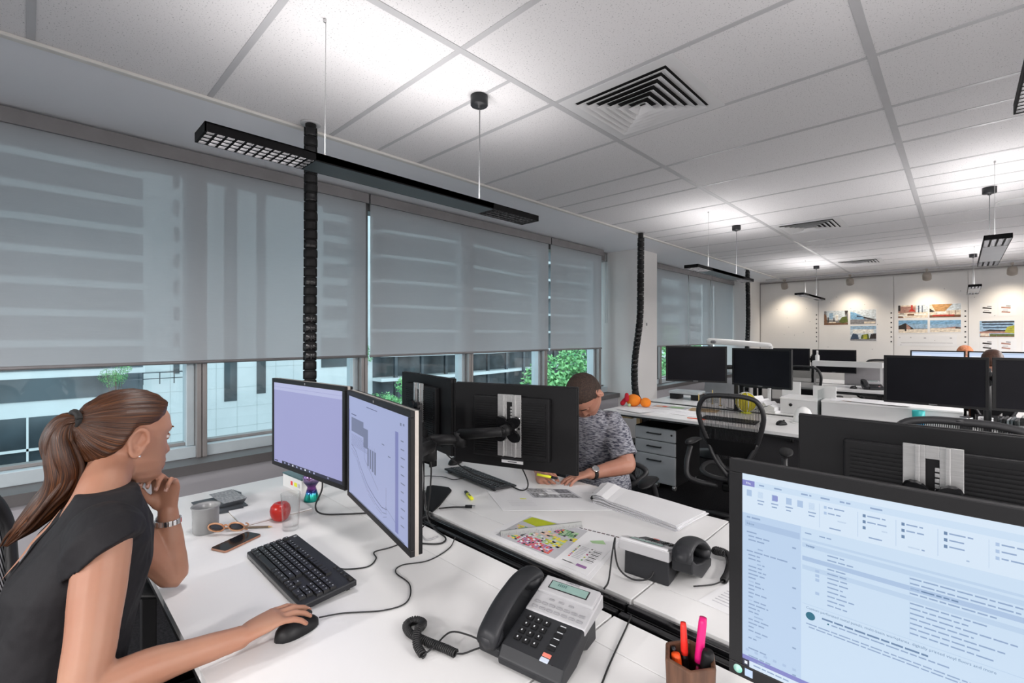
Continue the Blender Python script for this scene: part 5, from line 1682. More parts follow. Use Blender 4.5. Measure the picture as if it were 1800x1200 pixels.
# ------------------------------------------------------------------ the man's desk
def highlighter(label, loc, rz, M0=None):
    t = thing('highlighter_pen', label, 'highlighter', loc, rz, 'yellow highlighters')
    b = MB(); b.tube([(-0.040, 0, 0), (0.030, 0, 0)], 0.0085, 12, flat=(0.75, (0, 0, 1)), rounded=False); b.build('barrel', M['yellow'], t)
    b = MB(); b.tube([(0.030, 0, 0), (0.036, 0, 0), (0.062, 0, 0)], [0.0088, 0.0088, 0.0075], 12, flat=(0.75, (0, 0, 1))); b.build('cap', M['black'], t)
    b = MB(); b.box(-0.018, 0.012, -0.0004, 0.0004, 0.0064, 0.0068); b.box(-0.02, 0.01, -0.003, 0.003, 0.0062, 0.0066); b.build('print', M['ink'], t)
    return t


highlighter('yellow highlighter with a black cap lying alone on the man\'s desk', (-1.598, 1.385, ZD + 0.0066), R(155))


def sheet(label, poly, z, name='paper_sheet', cat='paper', th=0.0012, m='paper', curl=0.0, rz=0):
    cx = sum(p[0] for p in poly) / len(poly); cy = sum(p[1] for p in poly) / len(poly)
    t = thing(name, label, cat, (cx, cy, z))
    b = MB(); n = 10
    A, B, C_, D_ = [Vector((p[0] - cx, p[1] - cy, 0)) for p in poly]
    vs = []
    for j in range(n + 1):
        for i in range(n + 1):
            u, v = i / n, j / n
            p = (A * (1 - u) + B * u) * (1 - v) + (D_ * (1 - u) + C_ * u) * v
            h = curl * ((2 * u - 1) ** 4 + 0.3 * math.sin(u * 5 + v * 3) ** 2 * 0.3)
            vs.append((p.x, p.y, h))
    fs = [(j * (n + 1) + i, j * (n + 1) + i + 1, (j + 1) * (n + 1) + i + 1, (j + 1) * (n + 1) + i) for j in range(n) for i in range(n)]
    N = len(vs)
    b.add(vs + [(x, y, zz + th) for x, y, zz in vs], [tuple(reversed(f_)) for f_ in fs] + [tuple(q + N for q in f_) for f_ in fs])
    ed = [i for i in range(n + 1)] + [j * (n + 1) + n for j in range(1, n + 1)] + [n * (n + 1) + i for i in range(n - 1, -1, -1)] + [j * (n + 1) for j in range(n - 1, 0, -1)]
    for a, c in zip(ed, ed[1:] + ed[:1]):
        b.f.append((a, c, c + N, a + N)); b.mi.append(0); b.sm.append(False)
    b.build('sheet', M[m], t)
    return t, (A, B, C_, D_)


def onpoly(cor, u, v):
    A, B, C_, D_ = cor
    return (A * (1 - u) + B * u) * (1 - v) + (D_ * (1 - u) + C_ * u) * v


def prints(t, cor, items, mats, z, name):
    mb = MB(); ks = list(dict.fromkeys([i[-1] for i in items]))
    for n_, (poly, k) in enumerate(items):
        ps = [onpoly(cor, u, v) for u, v in poly]
        mb.add([(p.x, p.y, z + 0.00004 * (n_ % 8)) for p in ps], [tuple(range(len(ps)))], ks.index(k))
    return mb.build(name, [mats[k] for k in ks], t)


# floor plan sheet
t, cor = sheet('large white plan sheet with a grey floor plan under the man\'s hands', [(-1.375, 1.375), (-0.98, 1.765), (-1.30, 1.90), (-1.72, 1.56)], ZD + 0.0004)
PM = {'g1': M['ink_light'], 'g2': mat('grey_plan_hatch', (0.30, 0.30, 0.31), 0.7, var=0.5, scale=90), 'g3': M['ink'], 'w': M['paper'], 'y': M['yellow']}
it = [(rc(.34, .42, .74, .80), 'g1'), (rc(.36, .44, .56, .62), 'g2'), (rc(.58, .44, .72, .58), 'g2'), (rc(.36, .64, .5, .78), 'g2'), (rc(.6, .62, .72, .78), 'g3'), (rc(.5, .56, .6, .64), 'w'), (rc(.53, .66, .57, .74), 'w'), (rc(.42, .52, .46, .58), 'w')]
it += [(rc(.1, .15 + .05 * k, .3, .155 + .05 * k), 'g1') for k in range(4)] + [(rc(.8, .2 + .05 * k, .95, .205 + .05 * k), 'g1') for k in range(10)] + [(rc(.22, .37, .27, .40), 'y')]
prints(t, cor, it, PM, 0.0014, 'plan_print')
# coloured map sheets
sheet('lowest white sheet of the map stack beside the rail', [(-1.255, 1.165), (-0.795, 1.162), (-0.868, 1.492), (-1.285, 1.43)], ZD + 0.0003, th=0.001)
t, cor = sheet('coloured city map sheet with a scale ruler lying on it', [(-1.235, 1.172), (-0.815, 1.178), (-0.880, 1.488), (-1.262, 1.415)], ZD + 0.0016, 'map_sheet', 'map', 0.001)
rr = random.Random(21)
CP = {'lime': mat('lime_map_ink', s2l(176, 186, 30), 0.6), 'yel': mat('yellow_map_ink', s2l(232, 214, 40), 0.6), 'grn': mat('green_map_ink', s2l(84, 150, 80), 0.6), 'lgrn': mat('pale_green_map_ink', s2l(166, 200, 150), 0.6), 'red': mat('red_map_ink', s2l(222, 66, 44), 0.6), 'pink': mat('pink_map_ink', s2l(198, 84, 130), 0.6), 'peach': mat('peach_map_ink', s2l(230, 190, 165), 0.6), 'blk': mat('black_map_ink', s2l(58, 56, 60), 0.6), 'pur': mat('purple_map_ink', s2l(150, 110, 160), 0.6), 'gry': mat('grey_map_ink', s2l(190, 190, 194), 0.6), 'wht': M['paper'], 'brn': mat('brown_map_ink', s2l(90, 70, 70), 0.6)}
it = [(rc(.03, .06, .68, .95), 'gry')]
def patch(u0, v0, u1, v1, nu, nv, ks, jit=0.2, skip=0.1):
    for i in range(nu):
        for j in range(nv):
            if rr.random() < skip:
                continue
            a, c = u0 + (u1 - u0) * i / nu, v0 + (v1 - v0) * j / nv
            w, h = (u1 - u0) / nu * 0.88, (v1 - v0) / nv * 0.82
            q = [(a + rr.uniform(-jit, jit) * w * .5, c + rr.uniform(-jit, jit) * h * .5), (a + w, c + rr.uniform(-jit, jit) * h * .5), (a + w, c + h), (a + rr.uniform(-jit, jit) * w * .5, c + h)]
            it.append((q, rr.choice(ks)))
it += [([(.04, .72), (.26, .66), (.36, .92), (.06, .94)], 'lime'), ([(.30, .72), (.38, .70), (.42, .90), (.38, .92)], 'lime'), ([(.26, .66), (.30, .66), (.40, .93), (.36, .93)], 'wht')]
patch(.06, .28, .24, .44, 6, 4, ['blk', 'blk', 'gry'], .15, .05)
patch(.06, .46, .26, .58, 5, 3, ['yel', 'lime', 'grn', 'peach']); patch(.26, .46, .48, .66, 6, 5, ['peach', 'peach', 'lgrn', 'yel'])
patch(.48, .62, .64, .82, 6, 5, ['grn', 'grn', 'lgrn'], .2, .05); patch(.42, .66, .49, .84, 3, 5, ['pink', 'blk', 'yel', 'red'])
patch(.06, .14, .24, .26, 6, 3, ['red', 'yel', 'grn', 'peach', 'wht']); patch(.26, .10, .44, .36, 8, 7, ['pink', 'pink', 'red', 'wht', 'pur'], .2, .05)
patch(.44, .10, .60, .28, 6, 5, ['red', 'red', 'pur', 'pink', 'wht'], .2, .05); patch(.44, .30, .62, .56, 5, 6, ['yel', 'yel', 'lime', 'lgrn'])
patch(.26, .38, .40, .46, 5, 2, ['lgrn', 'peach', 'wht']); patch(.62, .56, .68, .66, 2, 2, ['yel'])
arc = [(.38 + .13 * math.cos(R(30 + 10 * k)), .25 + .17 * math.sin(R(30 + 10 * k))) for k in range(22)]
arc2 = [(.38 + .11 * math.cos(R(30 + 10 * k)), .25 + .145 * math.sin(R(30 + 10 * k))) for k in range(22)]
for k in range(21):
    it.append(([arc[k], arc[k + 1], arc2[k + 1], arc2[k]], 'wht'))
it += [(rc(.71, .06, .98, .95), 'wht')]
for k in range(9):
    it.append((rc(.74, .22 + .035 * k, .755, .245 + .035 * k), ('red', 'pink', 'pur', 'yel', 'grn', 'brn', 'peach', 'lgrn', 'blk')[k])); it.append((rc(.77, .225 + .035 * k, .84, .24 + .035 * k), 'gry'))
    it.append((rc(.86, .22 + .035 * k, .875, .245 + .035 * k), ('grn', 'yel', 'lime', 'red', 'pink', 'pur', 'blk', 'peach', 'brn')[k])); it.append((rc(.89, .225 + .035 * k, .96, .24 + .035 * k), 'gry'))
it += [([(.78, .70), (.82, .66), (.93, .72), (.88, .80)], 'lgrn'), (rc(.86, .09, .95, .14), 'pur'), (rc(.87, .10, .94, .13), 'red'), (rc(.73, .10, .83, .115), 'gry')]
for k in range(12):
    it.append((rc(.44 + .046 * k, .965, .44 + .046 * k + .036, .99), 'brn' if k % 3 else 'blk'))
prints(t, cor, it, CP, 0.0011, 'map_print')
t = thing('scale_ruler', 'grey triangular scale ruler lying across the coloured map', 'ruler', (-1.128, 1.335, ZD + 0.0029), math.atan2(1.471 - 1.196, -1.045 + 1.207))
b = MB(); b.prism_x([(-0.014, 0), (0.014, 0), (0.003, 0.015), (-0.003, 0.015)], -0.16, 0.16); b.build('bar', mat('grey_ruler_aluminium', (0.36, 0.37, 0.36), 0.4, metal=0.3), t)
b = MB()
for k in range(60):
    x = -0.155 + 0.31 * k / 59
    b.add([(x, -0.0142, 0.0005), (x + 0.0012, -0.0142, 0.0005), (x + 0.0012, -0.0095 if k % 5 else -0.007, 0.0072 if k % 5 else 0.0105), (x, -0.0095 if k % 5 else -0.007, 0.0072 if k % 5 else 0.0105)], [(0, 1, 2, 3)])
b.build('scale_marks', M['ink'], t)
# big pad of white sheets with a curled edge
t = thing('sheet_stack', 'thick stack of large white sheets by the man\'s watch arm', 'paper stack', (-0.985, 1.80, ZD), 0)
corn = [(-0.175, -0.085), (0.225, -0.12), (0.245, 0.105), (-0.255, 0.10)]
rr = random.Random(4)
for k in range(7):
    b = MB(); n = 14; j = [(rr.uniform(-.012, .012), rr.uniform(-.01, .01)) for _ in range(4)]
    A, B, C_, D_ = [Vector((c[0] + q[0], c[1] + q[1], 0)) for c, q in zip(corn, j)]
    vs = []
    for jj in range(5):
        for i in range(n + 1):
            u, v = i / n, jj / 4
            p = (A * (1 - u) + B * u) * (1 - v) + (D_ * (1 - u) + C_ * u) * v
            h = 0.0035 * k + 0.016 * math.exp(-((u - 0.10) / 0.09) ** 2) * (k / 6) + 0.006 * math.sin(u * 4) * (k / 6)
            vs.append((p.x, p.y, h + 0.0005))
    N = len(vs)
    fs = [(q * (n + 1) + i, q * (n + 1) + i + 1, (q + 1) * (n + 1) + i + 1, (q + 1) * (n + 1) + i) for q in range(4) for i in range(n)]
    b.add(vs + [(x, y, z + 0.003) for x, y, z in vs], [tuple(reversed(f_)) for f_ in fs] + [tuple(q + N for q in f_) for f_ in fs], None, False)
    ed = [i for i in range(n + 1)] + [q * (n + 1) + n for q in range(1, 5)] + [4 * (n + 1) + i for i in range(n - 1, -1, -1)] + [q * (n + 1) for q in range(3, 0, -1)]
    for a, c in zip(ed, ed[1:] + ed[:1]):
        b.f.append((a, c, c + N, a + N)); b.mi.append(1); b.sm.append(False)
    b.build('sheet', [M['paper'], M['paper_edge']], t)
b = MB(); b.tube([(-0.205, -0.03, 0.02), (-0.175, -0.09, 0.020)], 0.006, 8); b.build('binding', M['black'], t)
for i, (po, lab) in enumerate((([(-0.52, 1.28), (-0.30, 1.26), (-0.24, 1.55), (-0.47, 1.58)], 'white letter sheet half hidden by the foreground mail screen'),
                               ([(-0.50, 1.50), (-0.30, 1.47), (-0.27, 1.74), (-0.48, 1.77)], 'white sheet with grey lines behind the phone seen from behind'))):
    t, cor = sheet(lab, po, ZD + 0.0004 + 0.0018 * i)
    prints(t, cor, [(rc(.1, .1 + .05 * k, .6 + .06 * (k % 4), .115 + .05 * k), 'g1') for k in range(14)], PM, 0.0014, 'printed_lines')

# ------------------------------------------------------------------ pen holder on the near desk
t = thing('pen_holder', 'dark wooden pen holder with a round brass badge at the bottom edge', 'pen holder', (-0.375, 0.885, ZD), R(45))
H_ = 0.116
hexo = [(0.052 * math.cos(R(60 * k + 10)), 0.052 * math.sin(R(60 * k + 10))) for k in range(6)]
hexi = [(0.042 * math.cos(R(60 * k + 10)), 0.042 * math.sin(R(60 * k + 10))) for k in range(6)]
b = MB()
vs = [(x * 0.9, y * 0.9, 0) for x, y in hexo] + [(x, y, H_) for x, y in hexo] + [(x, y, H_) for x, y in hexi] + [(x, y, 0.012) for x, y in hexi]
fs = [tuple(range(5, -1, -1)), tuple(range(18, 24))]
for r_ in range(3):
    fs += [(6 * r_ + k, 6 * r_ + (k + 1) % 6, 6 * r_ + 6 + (k + 1) % 6, 6 * r_ + 6 + k) for k in range(6)]
b.add(vs, fs); b.build('cup', M['wood'], t, bevel=0.004, seg=3)
fa = R(310)
nx, ny = math.cos(fa), math.sin(fa)
b = MB(); b.M = Matrix.Translation((nx * 0.0440, ny * 0.0440, 0.052)) @ Matrix.Rotation(fa, 4, 'Z') @ Matrix.Rotation(R(93), 4, 'Y')
b.lathe([(0.0, 0.0), (0.021, 0.0), (0.021, 0.0015), (0.019, 0.0025), (0.0, 0.0025)], 30); b.build('brass_badge', mat('pale_brass_badge', (0.62, 0.45, 0.18), 0.4, metal=0.5, var=0.2, scale=120), t)
PH = Vector((-0.375, 0.885, ZD))


def pen(name, label, cat, foot, top, r, segs):
    """segs: (part name, f0, f1, radius0, radius1, material)"""
    a, c = Vector(foot), Vector(top)
    t = thing(name, label, cat, tuple(PH + a), 0, 'pens in the wooden holder')
    for nm, f0, f1, r0, r1, m in segs:
        b = MB(); p, q = (c - a) * f0, (c - a) * f1
        b.tube([p, p.lerp(q, 0.12), p.lerp(q, 0.88), q], [r0 * 0.92, r0, r1, r1 * 0.85], 14); b.build(nm, M[m], t)
    return t


pen('felt_pen', 'red felt pen with a black barrel standing in the holder', 'pen', (-0.008, 0.004, 0.014), (-0.022, 0.020, 0.160), 0.006, (('barrel', 0, 0.62, 0.0055, 0.0065, 'black'), ('cap', 0.6, 1.0, 0.0072, 0.006, 'red')))
pen('marker_pen', 'thick orange-red marker pen in the wooden holder', 'pen', (-0.010, -0.014, 0.014), (-0.024, -0.010, 0.112), 0.009, (('barrel', 0, 0.55, 0.009, 0.0095, 'orange'), ('cap', 0.5, 1.0, 0.0105, 0.0092, 'orange')))
pen('gel_pen', 'clear and black gel pen at the left side of the holder', 'pen', (-0.020, -0.002, 0.014), (-0.034, 0.002, 0.115), 0.005, (('barrel', 0, 0.6, 0.005, 0.005, 'clear'), ('cap', 0.55, 1.0, 0.0055, 0.0055, 'black_gloss')))
pen('highlighter_pen', 'bright pink pen standing tallest in the wooden holder', 'pen', (0.006, 0.004, 0.014), (0.012, 0.034, 0.178), 0.007, (('barrel', 0, 0.5, 0.007, 0.0075, 'clear'), ('ink_core', 0.0, 0.45, 0.004, 0.004, 'pink'), ('cap', 0.5, 1.0, 0.0082, 0.0078, 'pink')))
pen('marker_pen', 'black capped marker with a white barrel at the right of the holder', 'pen', (0.016, 0.008, 0.014), (0.030, 0.014, 0.130), 0.010, (('barrel', 0, 0.55, 0.0095, 0.0095, 'white_plastic'), ('cap', 0.5, 1.0, 0.0115, 0.0112, 'black')))

# ------------------------------------------------------------------ second row desks
t = thing('drawer_pedestal', 'pale grey three-drawer pedestal under the second row desk', 'cabinet', (-2.105, 4.43, 0))
b = MB(); b.box(-0.21, 0.21, -0.25, 0.28, 0.055, 0.585); b.build('body', M['black'], t, bevel=0.004)
M['drawer'] = mat('pale_blue_grey_enamel', (0.45, 0.47, 0.49), 0.42, var=0.02)
for z0, z1 in ((0.46, 0.580), (0.33, 0.455), (0.062, 0.325)):
    b = MB(); b.box(-0.207, 0.207, -0.272, -0.25, z0, z1); d = b.build('drawer', M['drawer'], t, bevel=0.008)
    zc = z1 - 0.05
    b = MB(); b.box(-0.072, 0.072, -0.298, -0.290, zc - 0.006, zc + 0.006); b.box(-0.07, -0.060, -0.292, -0.270, zc - 0.005, zc + 0.005); b.box(0.06, 0.07, -0.292, -0.270, zc - 0.005, zc + 0.005); b.build('handle', M['dark_grey'], d)
b = MB(); b.M = Matrix.Translation((0.17, -0.272, 0.53)) @ Matrix.Rotation(R(90), 4, 'X'); b.lathe([(0.009, 0), (0.009, 0.003), (0, 0.004)], 14); b.build('lock', M['dark_grey'], t)
for sx in (-0.17, 0, 0.17):
    b = MB(); b.M = Matrix.Translation((sx, -0.21, 0.028)) @ Matrix.Rotation(R(90), 4, 'Y'); b.lathe([(0.0, -0.012), (0.026, -0.012), (0.028, -0.008), (0.028, 0.008), (0.026, 0.012), (0.0, 0.012)], 16); b.build('caster', M['steel'], t)
for sx in (-0.17, 0.17):
    b = MB(); b.M = Matrix.Translation((sx, 0.24, 0.028)) @ Matrix.Rotation(R(90), 4, 'Y'); b.lathe([(0.0, -0.012), (0.026, -0.012), (0.028, -0.008), (0.028, 0.008), (0.026, 0.012), (0.0, 0.012)], 16); b.build('caster', M['steel'], t)
t = thing('waste_bin', 'dark grey waste bin standing left of the drawer pedestal', 'bin', (-2.44, 4.36, 0))
b = MB(); b.lathe([(0.0, 0.0), (0.10, 0.0), (0.115, 0.36), (0.118, 0.37), (0.112, 0.37), (0.098, 0.01), (0.0, 0.008)], 28); b.build('bucket', M['dark_grey'], t)
b = MB(); b.lathe([(0.114, 0.362), (0.121, 0.366), (0.121, 0.376), (0.112, 0.376)], 28); b.build('rim', M['black'], t)
t = thing('trestle', 'pine trestle standing under the window end of the second row desk', 'trestle', (-2.50, 4.55, 0))
for x, y in ((-0.10, -0.18), (-0.10, 0.22), (0.02, 0.22)):
    b = MB(); b.box(x - 0.022, x + 0.022, y - 0.022, y + 0.022, 0, 0.60); b.build('leg', M['pale_wood'], t)
b = MB(); b.box(-0.125, 0.045, -0.21, 0.25, 0.60, 0.635); b.build('cross_bar', M['pale_wood'], t)

t = thing('soft_toy', 'orange soft toy with red claws lying on the second row desk', 'toy', (-2.44, 4.36, ZD), R(10))
M['orange_plush'] = mat('orange_plush', (0.85, 0.24, 0.02), 0.9, bump=0.4, bscale=300, var=0.1)
M['red_plush'] = mat('dark_red_plush', (0.48, 0.012, 0.03), 0.9, bump=0.4, bscale=300)
b = MB(); b.ball((0, 0, 0.062), 0.068, 20, sc=(1.15, 0.95, 0.92)); b.build('body', M['orange_plush'], t)
b = MB(); b.ball((0.125, 0.0, 0.048), 0.055, 18, sc=(1.0, 0.95, 0.9)); b.build('head', M['orange_plush'], t)
for p, q in (((-0.10, -0.05, 0.03), (-0.075, -0.04, 0.07)), ((-0.05, -0.065, 0.075), (-0.055, -0.05, 0.12))):
    b = MB(); b.tube([p, q], [0.026, 0.020], 10, rounded=True); b.build('claw', M['red_plush'], t)
b = MB(); b.ball((-0.02, -0.075, 0.02), 0.016, 12); b.build('foot', mat('pale_green_plush', (0.45, 0.6, 0.35), 0.9), t)

rr = random.Random(15)
for i, (x, y, w, d, a, lab) in enumerate(((-2.16, 4.22, 0.42, 0.28, 8, 'white plan sheet nearest the edge of the toy desk'), (-1.82, 4.30, 0.40, 0.28, -6, 'white sheet beside the chair back on the toy desk'), (-2.12, 4.52, 0.44, 0.30, 4, 'white print with a coloured picture on the toy desk'), (-1.80, 4.58, 0.26, 0.19, 10, 'brown card lying behind the coloured print'), (-2.28, 4.10, 0.3, 0.2, -14, 'small white sheet by the front edge of the toy desk'), (-1.30, 5.22, 0.42, 0.26, 5, 'white sheet spread behind the second row rail'), (-1.95, 5.05, 0.30, 0.21, 5, 'white sheet under the flat grey device'))):
    ca, sa = math.cos(R(a)), math.sin(R(a))
    po = [(x + ca * u * w / 2 - sa * v * d / 2, y + sa * u * w / 2 + ca * v * d / 2) for u, v in ((-1, -1), (1, -1), (1, 1), (-1, 1))]
    t, cor = sheet(lab, po, ZD + 0.0004 + 0.0017 * (i % 5), m='paper' if i != 3 else 'pale_wood')
    if i == 2:
        prints(t, cor, [(rc(.1, .3, .9, .8), 'gry'), (rc(.15, .35, .45, .7), 'peach'), (rc(.5, .4, .8, .75), 'lgrn'), (rc(.3, .5, .4, .7), 'red')], CP, 0.0014, 'coloured_print')
    elif i < 2:
        prints(t, cor, [(rc(.1, .15 + .1 * k, .9, .165 + .1 * k), 'g1') for k in range(7)], PM, 0.0014, 'printed_lines')
t = thing('pencil', 'orange pencil at the front edge behind the mesh chair', 'pencil', (-1.66, 4.06, ZD + 0.005), R(8))
b = MB(); b.tube([(-0.08, 0, 0), (0.07, 0, 0)], 0.004, 6); b.build('shaft', M['orange'], t); b = MB(); b.tube([(0.07, 0, 0), (0.085, 0, 0)], [0.004, 0.001], 6); b.build('tip', M['pale_wood'], t)

M['device_grey'] = mat('pale_grey_device', (0.42, 0.45, 0.46), 0.35, var=0.04)
t = thing('flat_device', 'flat grey desk device with black feet behind the second row rail', 'device', (-2.28, 5.30, ZD), R(4))
b = MB(); b.box(-0.17, 0.17, -0.12, 0.12, 0.065, 0.095); b.build('tray', M['device_grey'], t, bevel=0.006)
for s in (-1, 1):
    b = MB(); b.box(s * 0.12 - 0.045, s * 0.12 + 0.045, -0.10, 0.10, 0, 0.065); b.build('foot', M['black'], t, bevel=0.004)
for i, (x, y, h) in enumerate(((-2.03, 5.02, 0.10), (-1.90, 5.06, 0.15), (-1.80, 5.0, 0.13))):
    t = thing('brass_rod', ('short brass rod left of three by the flat device', 'tallest brass rod, middle of three by the flat device', 'brass rod right of three, below the dark monitor')[i], 'rod', (x, y, ZD), 0, 'brass rods of the desk organiser')
    b = MB(); b.lathe([(0.016, 0), (0.016, 0.006), (0.005, 0.008), (0.005, h), (0.0, h + 0.002)], 14); b.build('rod', M['brass'], t)
t = thing('acrylic_block', 'clear acrylic organiser block between the brass rods', 'organiser', (-1.96, 5.16, ZD))
b = MB(); b.box(-0.07, 0.07, -0.04, 0.04, 0, 0.11); b.build('block', M['clear'], t)

t = thing('task_lamp', 'white tube-headed task lamp above the two dark second row monitors', 'lamp', (-1.42, 5.32, ZD))
b = MB(); b.lathe([(0.09, 0), (0.09, 0.012), (0.0, 0.016)], 28); b.build('base', M['white_plastic'], t)
b = MB(); b.tube([(0, 0, 0.01), (0.0, 0, 0.36), (0.02, 0.0, 0.625)], 0.016, 12); b.build('stem', M['white_plastic'], t)
b = MB(); b.tube([(-0.60, -0.02, 0.668), (-0.30, -0.015, 0.655), (0.0, 0, 0.632)], [0.036, 0.030, 0.024], 16, rounded=True); b.build('head', M['white_plastic'], t)
b = MB(); b.tube([(-0.535, -0.055, 0.662), (-0.56, -0.055, 0.662)], 0.018, 12, rounded=True); b.build('knob', M['mid_grey'], t)
t = thing('grey_chair_back', 'grey upholstered backrest beyond the dark monitor near the column', 'chair', (-2.18, 6.05, 0), R(178))
b = MB(); b.loft([((0, 0, 0.50), (0.18, 0, 0), (0, 0.03, 0)), ((0, -0.02, 0.66), (0.22, 0, 0), (0, 0.035, 0)), ((0, -0.05, 0.86), (0.21, 0, 0), (0, 0.03, 0)), ((0, -0.06, 0.93), (0.15, 0, 0), (0, 0.02, 0))], 20); b.build('backrest', M['mid_grey'], t)
b = MB(); b.box(-0.22, 0.22, -0.02, 0.42, 0.42, 0.48); b.build('seat', M['mid_grey'], t, bevel=0.02)
b = MB(); b.lathe([(0.25, 0.0), (0.25, 0.02), (0.03, 0.05), (0.03, 0.42)], 20, (0, 0.2, 0)); b.build('pedestal', M['dark_grey'], t)

t = thing('yellow_globe', 'translucent yellow globe behind the mesh chair', 'ornament', (-1.455, 4.70, ZD))
m, nt, bs = nt_new('yellow_translucent_plastic'); bs.inputs['Base Color'].default_value = (0.85, 0.72, 0.02, 1); bs.inputs['Roughness'].default_value = 0.2; bs.inputs['Transmission Weight'].default_value = 0.35
b = MB(); b.lathe([(0.04, 0.0), (0.05, 0.006), (0.02, 0.02)], 24); b.build('foot', M['yellow'], t)
b = MB(); b.ball((0, 0, 0.105), 0.09, 28); b.build('sphere', m, t)
for k in range(3):
    b = MB(); q = R(60 * k); b.tube([(0.093 * math.cos(a) * math.cos(q), 0.093 * math.cos(a) * math.sin(q), 0.105 + 0.093 * math.sin(a)) for a in [2 * PI * j / 28 for j in range(30)]], 0.003, 6); b.build('rib', M['white_plastic'], t)

t = thing('paper_model', 'white folded paper building model behind the yellow globe', 'model', (-1.36, 5.02, ZD), R(-18))
b = MB(); b.box(-0.15, 0.15, -0.11, 0.11, 0, 0.02); b.build('base_board', M['paper'], t)
for k in range(4):
    b = MB(); x0, x1 = -0.13 + 0.065 * k, -0.13 + 0.065 * (k + 1)
    h = 0.13 - 0.02 * k
    b.M = Matrix.Rotation(R(90), 4, 'Z'); b.prism_x([(-x1, 0.02), (-x0, 0.02), (-x0, 0.06), (-(x0 * 0.7 + x1 * 0.3), h), (-x1, 0.05)], -0.09, 0.09); b.build('roof_fold', M['paper'], t)
for i, (x0, x1, y, h, lab) in enumerate(((-1.30, -1.14, 5.32, 0.27, 'tall white card panel standing behind the paper model'), (-1.00, -0.82, 5.16, 0.26, 'wide white card panel standing left of the storage unit'))):
    t = thing('display_board', lab, 'board', ((x0 + x1) / 2, y, ZD), 0, 'white standing card panels')
    b = MB(); b.box(-(x1 - x0) / 2, (x1 - x0) / 2, -0.012, 0.012, 0, h); b.build('board', M['white_plastic'], t); b = MB(); b.box(-(x1 - x0) / 2, (x1 - x0) / 2, -0.05, 0.05, 0, 0.008); b.build('foot', M['white_plastic'], t)
M['unit'] = mat('pale_grey_storage_enamel', (0.62, 0.62, 0.62), 0.45, var=0.02)
for i, (x0, x1, y0, lab) in enumerate(((-1.23, -0.93, 4.95, 'white desktop storage box left of the clear divider'), (-0.90, 0.02, 4.96, 'long white desktop storage box carrying drawings'))):
    t = thing('storage_unit', lab, 'storage box', ((x0 + x1) / 2, y0 + 0.17, ZD), 0, 'white desktop storage boxes')
    w = (x1 - x0) / 2
    b = MB(); b.box(-w, w, -0.17, 0.17, 0, 0.135); b.build('carcass', M['unit'], t, bevel=0.003)
    b = MB(); b.box(-w - 0.002, w + 0.002, -0.174, 0.172, 0.135, 0.15); b.build('top_board', M['desk_white'], t, bevel=0.002)
    if i == 0:
        b = MB(); b.M = Matrix.Translation((-w + 0.09, -0.17, 0.085)) @ Matrix.Rotation(R(90), 4, 'X'); b.lathe([(0.014, 0), (0.014, 0.008), (0, 0.010)], 16); b.build('cable_port', M['black'], t)
t = thing('acrylic_divider', 'clear acrylic divider standing on the white storage boxes', 'divider', (-0.915, 5.12, ZD + 0.0), 0)
b = MB(); b.box(-0.005, 0.005, -0.20, 0.20, 0.0, 0.24); b.build('sheet', M['clear'], t); b = MB(); b.box(-0.02, 0.02, -0.20, 0.20, 0.0, 0.004); b.build('foot', M['clear'], t)
for i, (x, y, a, lab) in enumerate(((-0.62, 5.12, 4, 'lower drawing sheet on the long white storage box'), (-0.50, 5.10, -8, 'upper drawing sheet on the long white storage box'))):
    ca, sa = math.cos(R(a)), math.sin(R(a))
    po = [(x + ca * u * 0.23 - sa * v * 0.14, y + sa * u * 0.23 + ca * v * 0.14) for u, v in ((-1, -1), (1, -1), (1, 1), (-1, 1))]
    t, cor = sheet(lab, po, ZD + 0.1505 + 0.006 * i, curl=0.003)
    prints(t, cor, [(rc(.1, .15 + .1 * k, .5 + .05 * k, .16 + .1 * k), 'g1') for k in range(7)], PM, 0.0046, 'printed_lines')
b = MB(); b.prism([(-0.76, 5.02), (-0.69, 5.0), (-0.68, 5.06), (-0.74, 5.08)], ZD + 0.1505, ZD + 0.1525)
tag(b.build('sticky_note', mat('peach_note', (0.75, 0.45, 0.28), 0.7)), 'small peach-coloured note beside the drawings on the storage box', 'note')
t = thing('white_dome', 'white dome-shaped cap with a brim on the second row desk', 'cap', (-0.945, 4.50, ZD))
b = MB(); b.lathe([(0.075, 0.004), (0.073, 0.03), (0.066, 0.075), (0.048, 0.115), (0.022, 0.135), (0.0, 0.138)], 28); b.build('dome', M['white_plastic'], t)
b = MB(); b.lathe([(0.095, 0.0), (0.097, 0.004), (0.075, 0.009)], 28); b.build('brim', M['white_plastic'], t)

